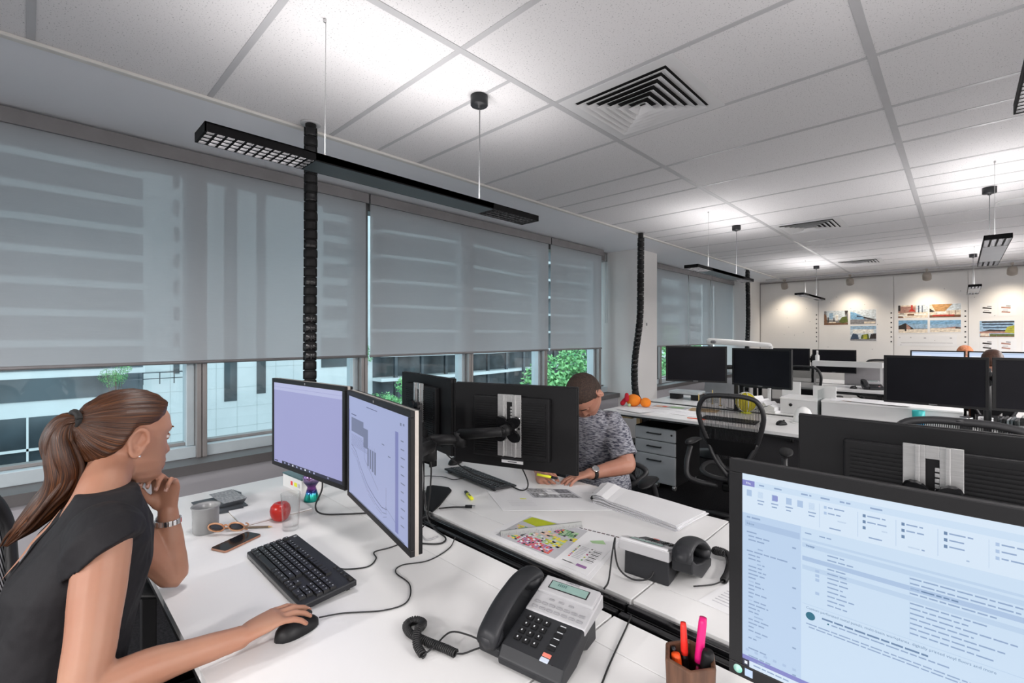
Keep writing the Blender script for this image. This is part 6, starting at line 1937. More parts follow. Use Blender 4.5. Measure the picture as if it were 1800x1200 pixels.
# right part of the second row
t = thing('teal_tumbler', 'teal plastic tumbler behind the dark monitor at right', 'tumbler', (-0.235, 4.88, ZD))
b = MB(); b.lathe([(0.0, 0), (0.036, 0), (0.040, 0.14), (0.036, 0.14), (0.033, 0.01), (0.0, 0.01)], 24); b.build('cup', M['teal'], t); b = MB(); b.lathe([(0.037, 0.02), (0.0395, 0.02), (0.0405, 0.06), (0.038, 0.06)], 24); b.build('blue_band', mat('blue_band', (0.02, 0.22, 0.42), 0.4), t)
for i, (x, y, r, h, m, lab) in enumerate(((0.035, 4.90, 0.036, 0.12, 'dark_grey', 'dark pen pot behind the right-hand dark monitors'), (-0.03, 5.0, 0.033, 0.10, 'mid_grey', 'grey pen pot behind the right-hand dark monitors'), (0.14, 4.97, 0.04, 0.12, 'silver', 'silver pen pot beside the magazine holder'))):
    t = thing('pen_pot', lab, 'pen pot', (x, y, ZD), 0, 'pen pots on the second row')
    b = MB(); b.lathe([(0.0, 0), (r, 0), (r, h), (r - 0.003, h), (r - 0.004, 0.006), (0.0, 0.006)], 22); b.build('pot', M[m], t); b = MB(); b.lathe([(r + 0.001, h - 0.012), (r + 0.001, h - 0.004)], 22); b.build('band', M['chrome'], t)
t = thing('magazine_holder', 'clear magazine holder with dark files at the right edge', 'file holder', (0.262, 4.86, ZD), R(-8))
b = MB(); b.box(-0.055, 0.055, -0.12, -0.117, 0, 0.14); b.box(-0.055, -0.052, -0.12, 0.12, 0, 0.16); b.box(0.052, 0.055, -0.12, 0.12, 0, 0.16); b.box(-0.055, 0.055, -0.12, 0.12, 0, 0.003); b.build('case', M['clear'], t)
for k in range(5):
    t2 = thing('file', 'dark file standing in the clear magazine holder', 'file', (0.262 - 0.040 + 0.018 * k, 4.865 + 0.0055 - 0.0025 * k, ZD + 0.0035), R(-8), 'files in the clear holder')
    b = MB(); b.box(-0.006, 0.006, -0.10, 0.10, 0, 0.135 + 0.006 * (k % 2)); b.build('cover', M[('dark_grey', 'black', 'mid_grey', 'slate', 'dark_grey')[k]], t2)
t = thing('teal_book', 'teal book standing upright beside the magazine holder', 'book', (0.345, 4.80, ZD), R(-6))
b = MB(); b.box(-0.014, 0.014, -0.10, 0.10, 0, 0.165); b.build('cover', mat('pale_teal_cover', (0.16, 0.50, 0.46), 0.5), t, bevel=0.002); b = MB(); b.box(-0.011, 0.011, -0.097, 0.1005, 0.003, 0.1655); b.build('pages', M['paper'], t)
t = thing('teal_notebook', 'teal notebook lying flat at the right picture edge', 'notebook', (0.37, 4.60, ZD), R(-12))
b = MB(); b.box(-0.10, 0.10, -0.07, 0.07, 0, 0.012); b.build('cover', M['teal'], t, bevel=0.001); b = MB(); b.box(-0.097, 0.1005, -0.067, 0.067, 0.002, 0.010); b.build('pages', M['paper'], t)
for i, (x, y, w, lab) in enumerate(((-0.18, 5.25, 0.30, 'black desk tray behind the teal tumbler'), )):
    t = thing('desk_tray', lab, 'tray', (x + 0.42, y, ZD))
    b = MB(); b.box(-w / 2, w / 2, -0.12, 0.12, 0, 0.004); b.box(-w / 2, w / 2, 0.117, 0.12, 0, 0.09); b.box(-w / 2, -w / 2 + 0.003, -0.12, 0.12, 0, 0.09); b.box(w / 2 - 0.003, w / 2, -0.12, 0.12, 0, 0.09); b.build('tray', M['black'], t)
    b = MB(); b.box(-w / 2 + 0.01, w / 2 - 0.01, -0.115, 0.11, 0.005, 0.03); b.build('papers', M['paper'], t)

# back row
t = thing('raised_shelf', 'pale raised shelf board crossing the distant dark monitor', 'shelf', (-1.16, 8.16, ZD))
b = MB(); b.box(-0.42, 0.40, -0.09, 0.09, 0.285, 0.36); b.build('board', M['unit'], t, bevel=0.003)
for s in (-0.40, 0.38):
    b = MB(); b.box(s - 0.012, s + 0.012, -0.012, 0.012, 0, 0.29); b.build('post', M['unit'], t)
t = thing('spray_bottle', 'small white bottle standing on the pale raised shelf', 'bottle', (-1.53, 8.16, ZD + 0.36))
b = MB(); b.lathe([(0.0, 0), (0.026, 0), (0.028, 0.01), (0.028, 0.075), (0.012, 0.095), (0.012, 0.11)], 18); b.build('body', M['white_plastic'], t); b = MB(); b.lathe([(0.014, 0.11), (0.012, 0.15), (0, 0.152)], 14); b.build('cap', M['white_plastic'], t)
for i, (x, y, lab) in enumerate(((-1.42, 7.86, 'white sheet on the back row desk behind the distant chair'), (-1.10, 8.16, 'white sheets under the raised shelf on the back row desk'))):
    sheet(lab, [(x - 0.2, y - 0.13), (x + 0.2, y - 0.13), (x + 0.22, y + 0.13), (x - 0.2, y + 0.15)], ZD + 0.0005)
t = thing('desk_screen', 'grey fabric desk screen at the back of the distant left desk', 'screen', (-0.95, 8.53, ZD))
b = MB(); b.box(-0.30, 0.29, -0.015, 0.015, 0.0, 0.33); b.build('panel', mat('grey_screen_cloth', (0.30, 0.29, 0.30), 0.9), t, bevel=0.004); b = MB(); b.box(-0.302, 0.292, -0.017, 0.017, 0.32, 0.335); b.build('top_edge', M['silver'], t)

# ------------------------------------------------------------------ people
def skin_mat(name, col, red):
    m, nt, bs = nt_new(name)
    tc = nt.nodes.new('ShaderNodeTexCoord')
    n1 = nt.nodes.new('ShaderNodeTexNoise'); n1.inputs['Scale'].default_value = 9; n1.inputs['Detail'].default_value = 4
    nt.links.new(tc.outputs['Object'], n1.inputs[0])
    rp = nt.nodes.new('ShaderNodeValToRGB')
    rp.color_ramp.elements[0].position = 0.3; rp.color_ramp.elements[0].color = (*red, 1)
    rp.color_ramp.elements[1].position = 0.7; rp.color_ramp.elements[1].color = (*col, 1)
    nt.links.new(n1.outputs[0], rp.inputs[0])
    nt.links.new(rp.outputs[0], bs.inputs['Base Color'])
    bs.inputs['Roughness'].default_value = 0.48
    bs.inputs['Specular IOR Level'].default_value = 0.35
    bs.inputs['Subsurface Weight'].default_value = 0.12
    bs.inputs['Subsurface Radius'].default_value = (0.6, 0.22, 0.12)
    bs.inputs['Subsurface Scale'].default_value = 0.012
    return m


M['skin_f'] = skin_mat('fair_skin', (0.40, 0.212, 0.140), (0.36, 0.165, 0.105))
M['skin_m'] = skin_mat('tanned_skin', (0.46, 0.235, 0.165), (0.40, 0.175, 0.12))
M['lips'] = mat('lips', (0.45, 0.16, 0.13), 0.4)
M['eye_white'] = mat('eye_white', (0.75, 0.73, 0.70), 0.2)
M['iris'] = mat('grey_blue_iris', (0.05, 0.08, 0.10), 0.15)
M['brow'] = mat('brown_brow', (0.16, 0.085, 0.05), 0.8)
M['nail'] = mat('fingernail', (0.66, 0.42, 0.36), 0.3)


def hair_mat(name, c1, c2, c3):
    m, nt, bs = nt_new(name)
    at = nt.nodes.new('ShaderNodeAttribute'); at.attribute_name = 'strand'
    nz = nt.nodes.new('ShaderNodeTexNoise'); nz.inputs['Scale'].default_value = 7; nz.inputs['Detail'].default_value = 5
    nt.links.new(at.outputs['Vector'], nz.inputs[0])
    rp = nt.nodes.new('ShaderNodeValToRGB')
    rp.color_ramp.elements[0].position = 0.32; rp.color_ramp.elements[0].color = (*c1, 1)
    rp.color_ramp.elements[1].position = 0.72; rp.color_ramp.elements[1].color = (*c3, 1)
    e = rp.color_ramp.elements.new(0.5); e.color = (*c2, 1)
    nt.links.new(nz.outputs[0], rp.inputs[0])
    nt.links.new(rp.outputs[0], bs.inputs['Base Color'])
    bp = nt.nodes.new('ShaderNodeBump'); bp.inputs['Strength'].default_value = 0.5; bp.inputs['Distance'].default_value = 0.004
    nt.links.new(nz.outputs[0], bp.inputs['Height']); nt.links.new(bp.outputs[0], bs.inputs['Normal'])
    bs.inputs['Roughness'].default_value = 0.40
    bs.inputs['Specular IOR Level'].default_value = 0.45
    return m


M['hair_f'] = hair_mat('auburn_hair', (0.016, 0.0055, 0.0025), (0.050, 0.017, 0.0065), (0.17, 0.062, 0.020))
M['hair_m'] = mat('short_dark_brown_hair', (0.020, 0.011, 0.008), 0.75, col2=(0.055, 0.030, 0.020), scale=160, bump=0.8, bscale=420)
M['hair_r'] = mat('copper_hair', (0.42, 0.13, 0.05), 0.6, col2=(0.55, 0.22, 0.10), scale=60, bump=0.5, bscale=200)
M['hair_b'] = mat('dark_brown_hair', (0.05, 0.022, 0.014), 0.5, col2=(0.10, 0.045, 0.03), scale=60, bump=0.5, bscale=200)


def interp(tab, z):
    """tab sorted by falling z"""
    if z >= tab[0][0]:
        return tab[0][1]
    for (z0, v0), (z1, v1) in zip(tab[:-1], tab[1:]):
        if z1 <= z <= z0:
            f_ = (z0 - z) / (z0 - z1)
            f_ = f_ * f_ * (3 - 2 * f_) * 0.5 + f_ * 0.5
            return v0 + (v1 - v0) * f_
    return tab[-1][1]


FRONT = [(.118, .0), (.112, .030), (.10, .055), (.08, .077), (.055, .091), (.03, .0955), (.018, .096), (.004, .089), (-.02, .087), (-.045, .088), (-.056, .0885), (-.066, .092), (-.072, .0895), (-.078, .0915), (-.087, .084), (-.098, .0875), (-.108, .084), (-.116, .072), (-.122, .05)]
BACK = [(.118, -.0), (.112, -.036), (.10, -.060), (.08, -.082), (.05, -.097), (.02, -.101), (-.01, -.097), (-.04, -.084), (-.065, -.062), (-.085, -.035), (-.10, -.008), (-.116, .025), (-.122, .045)]
HALF = [(.118, .0), (.112, .030), (.10, .048), (.08, .062), (.055, .072), (.02, .0765), (.0, .0745), (-.03, .0685), (-.06, .060), (-.085, .048), (-.105, .033), (-.116, .020), (-.122, .006)]


def head_point(z, a, inf=0.0, feat=True):
    """a = angle from the front (+y) round to the left/right"""
    f, bk, hw = interp(FRONT, z), interp(BACK, z), interp(HALF, z)
    cy = (f + bk) / 2 * 0.35
    ca, sa = math.cos(a), math.sin(a)
    e = 0.92
    X = hw * math.copysign(abs(sa) ** e, sa)
    Y = cy + ((f - cy) if ca >= 0 else (cy - bk)) * math.copysign(abs(ca) ** e, ca)
    if feat and ca > 0:
        x = X
        nose = [(.02, 0), (.010, .002), (-.005, .007), (-.02, .013), (-.034, .020), (-.042, .0225), (-.048, .015), (-.053, .004), (-.058, 0)]
        nz = interp(nose, z) if -.058 < z < .02 else 0
        wd = 0.0075 + 0.0055 * max(0, (-z) / 0.045)
        Y += nz * math.exp(-(x / wd) ** 2)
        ey = math.exp(-((abs(x) - .031) / .014) ** 2) * math.exp(-((z - .001) / .011) ** 2)
        Y -= 0.009 * ey
        Y += 0.003 * math.exp(-((abs(x) - .028) / .02) ** 2) * math.exp(-((z - .022) / .008) ** 2)
        ck = math.exp(-((abs(x) - .045) / .018) ** 2) * math.exp(-((z + .03) / .02) ** 2)
        Y += 0.004 * ck
        lip = math.exp(-(x / .020) ** 4)
        Y += (0.004 * math.exp(-((z + .066) / .005) ** 2) + 0.004 * math.exp(-((z + .078) / .006) ** 2) - 0.004 * math.exp(-((z + .072) / .0025) ** 2)) * lip
    s = 1 + inf / 0.085
    return Vector((X * s, Y * s, z * s if z > 0 else z))


def head_surface(n=72, rows=70, fn=None):
    vs, fs = [], []
    zs_ = [.1179 - (.1179 + .1215) * (0.5 - 0.5 * math.cos(PI * (0.03 + 0.97 * k / rows))) for k in range(rows + 1)]
    for z in zs_:
        for k in range(n):
            vs.append(fn(z, 2 * PI * k / n))
    for i in range(rows):
        for k in range(n):
            k2 = (k + 1) % n
            fs.append((i * n + k, (i + 1) * n + k, (i + 1) * n + k2, i * n + k2))
    fs.append(tuple(range(n)))
    fs.append(tuple(range(len(vs) - 1, len(vs) - n - 1, -1)))
    return vs, fs


def add_head(mb, Mh):
    M0 = mb.M.copy()
    mb.M = mb.M @ Mh
    mb.add(*head_surface(fn=lambda z, a: head_point(z, a)), None, True)
    for s in (-1, 1):     # ears
        Me = mb.M.copy()
        mb.M = Me @ Matrix.Translation((s * 0.076, -0.012, -0.012)) @ Matrix.Rotation(s * R(-22), 4, 'Z') @ Matrix.Rotation(R(-10), 4, 'X')
        rim = [(s * 0.006, 0.020 * math.cos(q) * (0.75 if math.sin(q) < 0 else 1.0) - 0.002, 0.034 * math.sin(q)) for q in [2 * PI * k / 20 for k in range(21)]]
        mb.tube(rim, 0.0055, 8)
        mb.ball((-s * 0.003, 0, 0), 0.020, 12, sc=(0.25, 0.85, 1.45))
        mb.tube([(s * 0.003, 0.006 * math.cos(q) - 0.004, 0.018 * math.sin(q) + 0.004) for q in [2 * PI * k / 14 * 0.62 + 1.6 for k in range(15)]], 0.0034, 8)
        mb.ball((s * 0.004, 0.002, -0.030), 0.010, 10, sc=(0.5, 0.9, 1.0))
        mb.M = Me
    mb.M = M0


def limb(mb, pts, n=16):
    """pts: (point, radius) smoothed into a tapering limb"""
    P = smooth_path([p for p, r in pts], 5)
    rs = []
    for i in range(len(pts) - 1):
        for j in range(5):
            t_ = j / 5; t_ = t_ * t_ * (3 - 2 * t_)
            rs.append(pts[i][1] + (pts[i + 1][1] - pts[i][1]) * t_)
    rs.append(pts[-1][1])
    mb.tube(P, rs, n, rounded=True)


def torso_loft(mb, secs, n=28):
    """secs: (centre, half width, half depth, width axis, depth axis) with softened rectangle section"""
    vs, fs = [], []
    for c, w, d, ax, ay in secs:
        c, ax, ay = Vector(c), Vector(ax).normalized(), Vector(ay).normalized()
        for k in range(n):
            a = 2 * PI * k / n
            ca, sa = math.cos(a), math.sin(a)
            vs.append(c + ax * w * math.copysign(abs(ca) ** 0.8, ca) + ay * d * math.copysign(abs(sa) ** 0.85, sa))
    for i in range(len(secs) - 1):
        for k in range(n):
            k2 = (k + 1) % n
            fs.append((i * n + k, i * n + k2, (i + 1) * n + k2, (i + 1) * n + k))
    fs.append(tuple(range(n - 1, -1, -1))); b_ = (len(secs) - 1) * n; fs.append(tuple(range(b_, b_ + n)))
    mb.add(vs, fs, None, True)


def hand(mb, Mw, side, curls, thumb=(0.6, 0.35, 0.3), spread=1.0, sc=1.0, nails=None):
    """wrist at the origin, fingers along +y, palm facing -z, thumb on side*x. curls: per finger three bends (radians)"""
    M0 = mb.M.copy()
    mb.M = mb.M @ Mw @ Matrix.Scale(sc, 4)
    W = 0.038
    secs = [((0, -0.03, 0), (0.026, 0, 0), (0, 0, 0.019)), ((0, 0.0, 0), (0.027, 0, 0), (0, 0, 0.018)), ((side * 0.003, 0.03, 0), (0.036, 0, 0), (0, 0, 0.017)), ((0, 0.06, 0), (0.041, 0, 0), (0, 0, 0.0145)), ((0, 0.086, -0.001), (0.040, 0, 0), (0, 0, 0.012)), ((0, 0.096, -0.003), (0.034, 0, 0), (0, 0, 0.007))]
    mb.loft(secs, 20)
    mb.ball((side * 0.026, 0.026, -0.008), 0.020, 12, sc=(0.9, 1.5, 0.85))
    Ls = ((0.041, 0.025, 0.021), (0.045, 0.028, 0.022), (0.042, 0.026, 0.021), (0.033, 0.020, 0.019))
    tips = []
    for i in range(4):
        x = side * (0.030 - 0.0195 * i)
        p = Vector((x, 0.088 - 0.004 * abs(i - 1.2), -0.001))
        a = 0.0
        yaw = side * (0.13 - 0.10 * i) * spread
        pts, rs = [p - Vector((0, 0.028, 0)), p], [0.0088, 0.0094]
        for j in range(3):
            a += curls[i][j]
            d = Vector((math.sin(yaw) * math.cos(a), math.cos(yaw) * math.cos(a), -math.sin(a)))
            q = p + d * Ls[i][j]
            pts.append(p.lerp(q, 0.5)); rs.append(0.0080 - 0.0007 * j)
            pts.append(q); rs.append(0.0084 - 0.0008 * j if j < 2 else 0.0058)
            p = q
        mb.tube(pts, rs, 10, rounded=True)
        up = Vector((0, math.sin(a), math.cos(a)))
        tips.append((mb.M @ (p - d * 0.005 + up * 0.0052), (mb.M.to_3x3() @ d).normalized(), (mb.M.to_3x3() @ up).normalized()))
    p = Vector((side * 0.028, 0.018, -0.008))
    az, dn, bend = thumb
    d = Vector((side * math.sin(az), math.cos(az) * math.cos(dn), -math.sin(dn))).normalized()
    q = p + d * 0.042
    d2 = (d + Vector((-side * bend * 0.8, bend * 0.4, -bend * 0.5))).normalized()
    q2 = q + d2 * 0.030
    d3 = (d2 + Vector((-side * bend * 0.4, bend * 0.2, -bend * 0.4))).normalized()
    q3 = q2 + d3 * 0.024
    mb.tube([p, p.lerp(q, 0.5), q, q.lerp(q2, .5), q2, q3], [0.015, 0.0125, 0.0108, 0.0095, 0.0098, 0.0066], 10, rounded=True)
    mb.M = M0
    return tips


def finish(mb, name, m, parent, voxel, smooth=6, fac=0.5):
    o = mb.build(name, m, parent, smooth=True)
    r = o.modifiers.new('remesh', 'REMESH'); r.mode = 'VOXEL'; r.voxel_size = voxel; r.use_smooth_shade = True
    s = o.modifiers.new('smooth', 'SMOOTH'); s.factor = fac; s.iterations = smooth
    return o


def hair_line_f(p):
    """signed distance-like: > 0 where hair grows (head space)"""
    y, z, x = p.y, p.z, abs(p.x)
    lim = interp([(.10, .080), (.085, .073), (.070, .062), (.05, .045), (.03, .030), (.01, .022), (-.010, .020), (-.022, .012), (-.032, -.012), (-.045, -.036), (-.065, -.060), (-.10, -.085)], y)
    return z - lim


def set_strand(o, pts):
    at = o.data.attributes.new('strand', 'FLOAT_VECTOR', 'POINT')
    for i, p in enumerate(pts):
        at.data[i].vector = p


# ---------------------------------------------------------------- the woman
PW = thing('person', 'woman with auburn ponytail in sleeveless charcoal top, chin on her hand, holding the mouse', 'person', (0, 0, 0))
HC = Vector((-1.588, 0.184, 1.190))
HM = Matrix.Translation(HC) @ Matrix.Rotation(R(20), 4, 'Z') @ Matrix.Rotation(R(-7), 4, 'X') @ Matrix.Rotation(R(-5), 4, 'Y')
AX, AY = (1, -0.05, 0), (0.05, 1, 0)
body = MB()
tors = [((-1.47, -0.02, .47), .155, .11, AX, AY), ((-1.47, -0.01, .56), .165, .115, AX, AY), ((-1.475, 0.01, .68), .130, .095, AX, AY), ((-1.48, 0.035, .82), .135, .10, AX, AY), ((-1.485, 0.055, .93), .148, .105, AX, AY), ((-1.49, 0.06, 1.0), .150, .088, AX, AY), ((-1.495, 0.055, 1.05), .120, .065, AX, AY), ((-1.50, 0.055, 1.085), .070, .052, AX, AY)]
def lean(p):
    x, y, z = p
    return (x + 0.034, y + 0.034 + 0.045 * max(0, min(1, (z - 0.93) / 0.15)), z)
torso_loft(body, [(lean(c), w, d, a, e) for c, w, d, a, e in tors])
limb(body, [((-1.47, .105, 1.03), .058), ((-1.495, .125, 1.085), .050), ((-1.54, .145, 1.125), .048), ((-1.577, .165, 1.17), .052)], 20)
add_head(body, HM)
SR, ER, WR = Vector((-1.288, .112, 1.030)), Vector((-1.178, .075, .800)), Vector((-1.178, .335, .775))
limb(body, [(SR + Vector((-.06, 0, .0)), .040), (SR, .047), (SR.lerp(ER, .3), .047), (SR.lerp(ER, .7), .042), (ER, .038), (ER.lerp(WR, .15) + Vector((0, 0, -.006)), .039), (ER.lerp(WR, .35), .037), (ER.lerp(WR, .7), .029), (WR, .0245)])
SL, EL, WL = Vector((-1.625, .135, 1.020)), Vector((-1.632, .290, .772)), Vector((-1.637, .280, .957))
limb(body, [(SL + Vector((.06, 0, .0)), .040), (SL, .047), (SL.lerp(EL, .4), .045), (SL.lerp(EL, .8), .040), (EL, .037), (EL.lerp(WL, .25), .038), (EL.lerp(WL, .5), .034), (WL, .025)])
# right hand over the mouse
c1 = [(0.30, 0.32, 0.22), (0.25, 0.34, 0.25), (0.27, 0.36, 0.28), (0.34, 0.36, 0.26)]
MRH = Matrix.Translation(WR) @ Matrix.Rotation(R(2), 4, 'Z') @ Matrix.Rotation(R(10), 4, 'X')
tipsR = hand(body, MRH, -1, c1, (0.55, 0.5, 0.3), sc=0.95)
# left hand curled under the chin
ydir = Vector((0.10, -0.10, 1.0)).normalized()
zdir = Vector((-0.80, 0.62, 0.10)); zdir = (zdir - ydir * zdir.dot(ydir)).normalized()
xdir = ydir.cross(zdir)
MLH = Matrix.Translation(WL + Vector((0, 0, 0.012))) @ Matrix((xdir, ydir, zdir)).transposed().to_4x4()
c2 = [(0.55, 1.15, 0.7), (0.65, 1.2, 0.7), (0.75, 1.25, 0.7), (0.85, 1.25, 0.7)]
tipsL = hand(body, MLH, 1, c2, (0.35, 0.5, 0.5), sc=0.92)
# legs under the desk
for x in (-1.56, -1.39):
    limb(body, [((x, -.02, .49), .080), ((x, .18, .505), .078), ((x, .40, .50), .060), ((x, .43, .44), .055), ((x, .40, .30), .052), ((x, .36, .12), .036), ((x, .36, .06), .036), ((x, .46, .04), .034)])
# skin strip in the slit at the back of the top
finish(body, 'body', M['skin_f'], PW, 0.0036, 5)

top = MB()
g = 0.012
ts = [((-1.47, -0.02, .46), .185, .135, AX, AY), ((-1.47, -0.012, .58), .182, .133, AX, AY), ((-1.475, 0.005, .70), .158, .122, AX, AY), ((-1.48, 0.032, .83), .158, .123, AX, AY), ((-1.485, 0.055, .93), .168, .124, AX, AY), ((-1.49, 0.06, 1.0), .172, .104, AX, AY), ((-1.495, 0.057, 1.045), .150, .080, AX, AY), ((-1.50, 0.055, 1.078), .100, .064, AX, AY), ((-1.508, 0.055, 1.096), .068, .056, AX, AY)]
torso_loft(top, [(lean(c), w, d, a, e) for c, w, d, a, e in ts], 40)
# cap sleeves
for S_, E_, s in ((SR, ER, 1), (SL, EL, -1)):
    top.loft([(S_ + Vector((-s * .075, 0, .012)), Vector((0, .058, 0)), Vector((0, 0, .054))),
              (S_ + Vector((-s * .03, 0, .010)), Vector((0, .068, .008)), Vector((s * .014, 0, .062))),
              (S_ + Vector((s * .002, 0, .002)), Vector((0, .070, .022)), Vector((s * .048, 0, .056))),
              (S_ + Vector((s * .016, 0, -.024)), Vector((0, .062, .033)), Vector((s * .062, 0, .036)))], 28)
rr = random.Random(2)
nv = []
for x, y, z in top.v:
    w = 0.004 * math.sin(z * 38 + x * 30 + y * 11) + 0.003 * math.sin(x * 70 - z * 25)
    nv.append((x + w * 0.5, y + w, z))
top.v = nv
m, nt, bs = nt_new('charcoal_blouse_fabric')
tc = nt.nodes.new('ShaderNodeTexCoord'); nz = nt.nodes.new('ShaderNodeTexNoise'); nz.inputs['Scale'].default_value = 500
nt.links.new(tc.outputs['Object'], nz.inputs[0]); rp = nt.nodes.new('ShaderNodeValToRGB')
rp.color_ramp.elements[0].color = (0.008, 0.0075, 0.009, 1); rp.color_ramp.elements[1].color = (0.017, 0.016, 0.0185, 1)
nt.links.new(nz.outputs[0], rp.inputs[0]); nt.links.new(rp.outputs[0], bs.inputs[0]); bs.inputs['Roughness'].default_value = 0.75; bs.inputs['Specular IOR Level'].default_value = 0.25
n2 = nt.nodes.new('ShaderNodeTexNoise'); n2.inputs['Scale'].default_value = 14; n2.inputs['Detail'].default_value = 2; nt.links.new(tc.outputs['Object'], n2.inputs[0])
bp = nt.nodes.new('ShaderNodeBump'); bp.inputs['Strength'].default_value = 0.5; bp.inputs['Distance'].default_value = 0.02; nt.links.new(n2.outputs[0], bp.inputs['Height']); nt.links.new(bp.outputs[0], bs.inputs['Normal'])
M['blouse'] = m
tpo = finish(top, 'sleeveless_top', M['blouse'], PW, 0.0042, 6)
# slit at the back closing: skin showing through a narrow opening
sl_ = MB()
vs = []
for k in range(15):
    f_ = k / 14
    z = 1.068 - 0.125 * f_
    ybk = interp([(1.10, -0.004), (1.07, -0.022), (1.045, -0.030), (1.0, -0.052), (.93, -0.078), (.83, -0.098)], z)
    w = 0.010 * math.sin(PI * min(1, f_ * 1.0 + 0.02)) + 0.0008
    c_ = lean((-1.497, ybk - 0.001, z))
    vs += [(c_[0] - w, c_[1], z), (c_[0] + w, c_[1], z)]
N = len(vs)
sl_.add(vs + [(x, y + 0.012, z) for x, y, z in vs], [(2 * k, 2 * k + 1, 2 * k + 3, 2 * k + 2) for k in range(14)] + [(N + 2 * k + 2, N + 2 * k + 3, N + 2 * k + 1, N + 2 * k) for k in range(14)])
sl_.build('back_opening', M['skin_f'], tpo)
tr_ = MB()
for x in (-1.56, -1.39):
    limb(tr_, [((x, -.02, .49), .092), ((x, .18, .505), .090), ((x, .40, .50), .070), ((x, .43, .44), .065), ((x, .40, .30), .062), ((x, .36, .12), .052)])
tr_.build('trousers', M['black_matt'], PW, smooth=True)
# face details
f = MB(); f.M = HM
eyes = []
for s in (-1, 1):
    e = MB(); e.M = HM; e.ball((s * 0.031, 0.0735, 0.000), 0.0115, 18); eo = e.build('eye', M['eye_white'], PW)
    e = MB(); e.M = HM @ Matrix.Translation((s * 0.031, 0.0735, 0.0)) @ Matrix.Rotation(R(-14), 4, 'X'); e.lathe([(0.0124 * math.sin(R(q)), 0.0124 * math.cos(R(q))) for q in range(0, 84, 6)][::-1], 20); e.build('upper_eyelid', M['skin_f'], PW)
    e = MB(); e.M = HM @ Matrix.Translation((s * 0.031, 0.0735, 0.0)); e.lathe([(0.0122 * math.sin(R(q)), -0.0122 * math.cos(R(q))) for q in range(0, 70, 6)], 20); e.build('lower_eyelid', M['skin_f'], PW)
    e = MB(); e.M = HM @ Matrix.Translation((s * 0.031, 0.0735, 0.0)) @ Matrix.Rotation(R(-90), 4, 'X'); e.lathe([(0.0055, 0.0103), (0.004, 0.0112), (0.0, 0.0117)], 16); e.build('iris', M['iris'], eo)
    e = MB(); e.M = HM
    e.tube([Vector((s * (0.016 + 0.005 * k), 0.0, 0.0)) * 1 + Vector((0, head_point(0.008, math.atan2(0.016 + 0.005 * k, 0.085)).y + 0.001 - 0.0005 * k, 0.0065 + 0.0016 * math.sin(k * 0.55))) for k in range(7)], [0.0008, 0.0014, 0.0016, 0.0017, 0.0016, 0.0014, 0.0010], 6)
    e.build('eyelashes', M['black'], PW)
    e = MB(); e.M = HM
    pp = []
    for k in range(7):
        x = 0.014 + 0.0055 * k
        a = math.atan2(x, 0.09)
        q = head_point(0.020, a)
        pp.append(Vector((s * x, q.y - 0.002 + 0.0006 * 0, 0.021 + 0.004 * math.sin(k / 6 * PI * 0.8))))
    e.tube(pp, [0.0018, 0.0026, 0.0028, 0.0026, 0.0023, 0.0018, 0.001], 6); e.build('eyebrow', M['brow'], PW)
e = MB(); e.M = HM
e.tube([(x * 0.001, 0.0930 - 0.00003 * x * x, -0.0665 - 0.00006 * x * x) for x in range(-20, 21, 4)], [0.0008, 0.0014, 0.002, 0.0024, 0.0026, 0.0025, 0.0026, 0.0024, 0.002, 0.0014, 0.0008], 8)
e.tube([(x * 0.001, 0.0920 - 0.00003 * x * x, -0.0765 + 0.00006 * x * x) for x in range(-18, 19, 4)], [0.0008, 0.0016, 0.0024, 0.0028, 0.003, 0.003, 0.0028, 0.0024, 0.0016, 0.0008], 8)
e.build('lips', M['lips'], PW)
for tp in tipsR + tipsL:
    c, d, u_ = tp
    s_ = d.cross(u_)
    e = MB(); vs = []
    for i in range(-2, 3):
        for j in range(-2, 3):
            vs.append(c + d * i * 0.0024 + s_ * j * 0.0022 + u_ * (-0.0004 * j * j * 0.5 - 0.0001 * i * i))
    e.add(vs, [(5 * i + j, 5 * i + j + 1, 5 * i + j + 6, 5 * i + j + 5) for i in range(4) for j in range(4)], None, True)
    e.build('fingernail', M['nail'], PW)

# hair: smooth cap drawn back to the tie, then the ponytail
TIE = Vector((0.0, -0.105, 0.052))


def hair_pt(z, a):
    p = head_point(z, a, 0, False)
    d = hair_line_f(p)
    q = max(0, min(1, d / 0.030)); q = q * q * (3 - 2 * q)
    off = -0.006 + 0.0185 * q
    ray = (p - Vector((0, -0.005, 0))).normalized()
    v = p + ray * off
    # pulled towards the tie
    w = math.exp(-((v - TIE).length / 0.045) ** 2)
    v = v + (TIE - v) * 0.22 * w + Vector((0, -0.012, 0)) * w
    r = (v - TIE)
    ang = math.atan2(r.x, r.z)
    v = v + ray * 0.0011 * math.sin(ang * 46 + 3 * math.sin(ang * 7)) * q
    return v


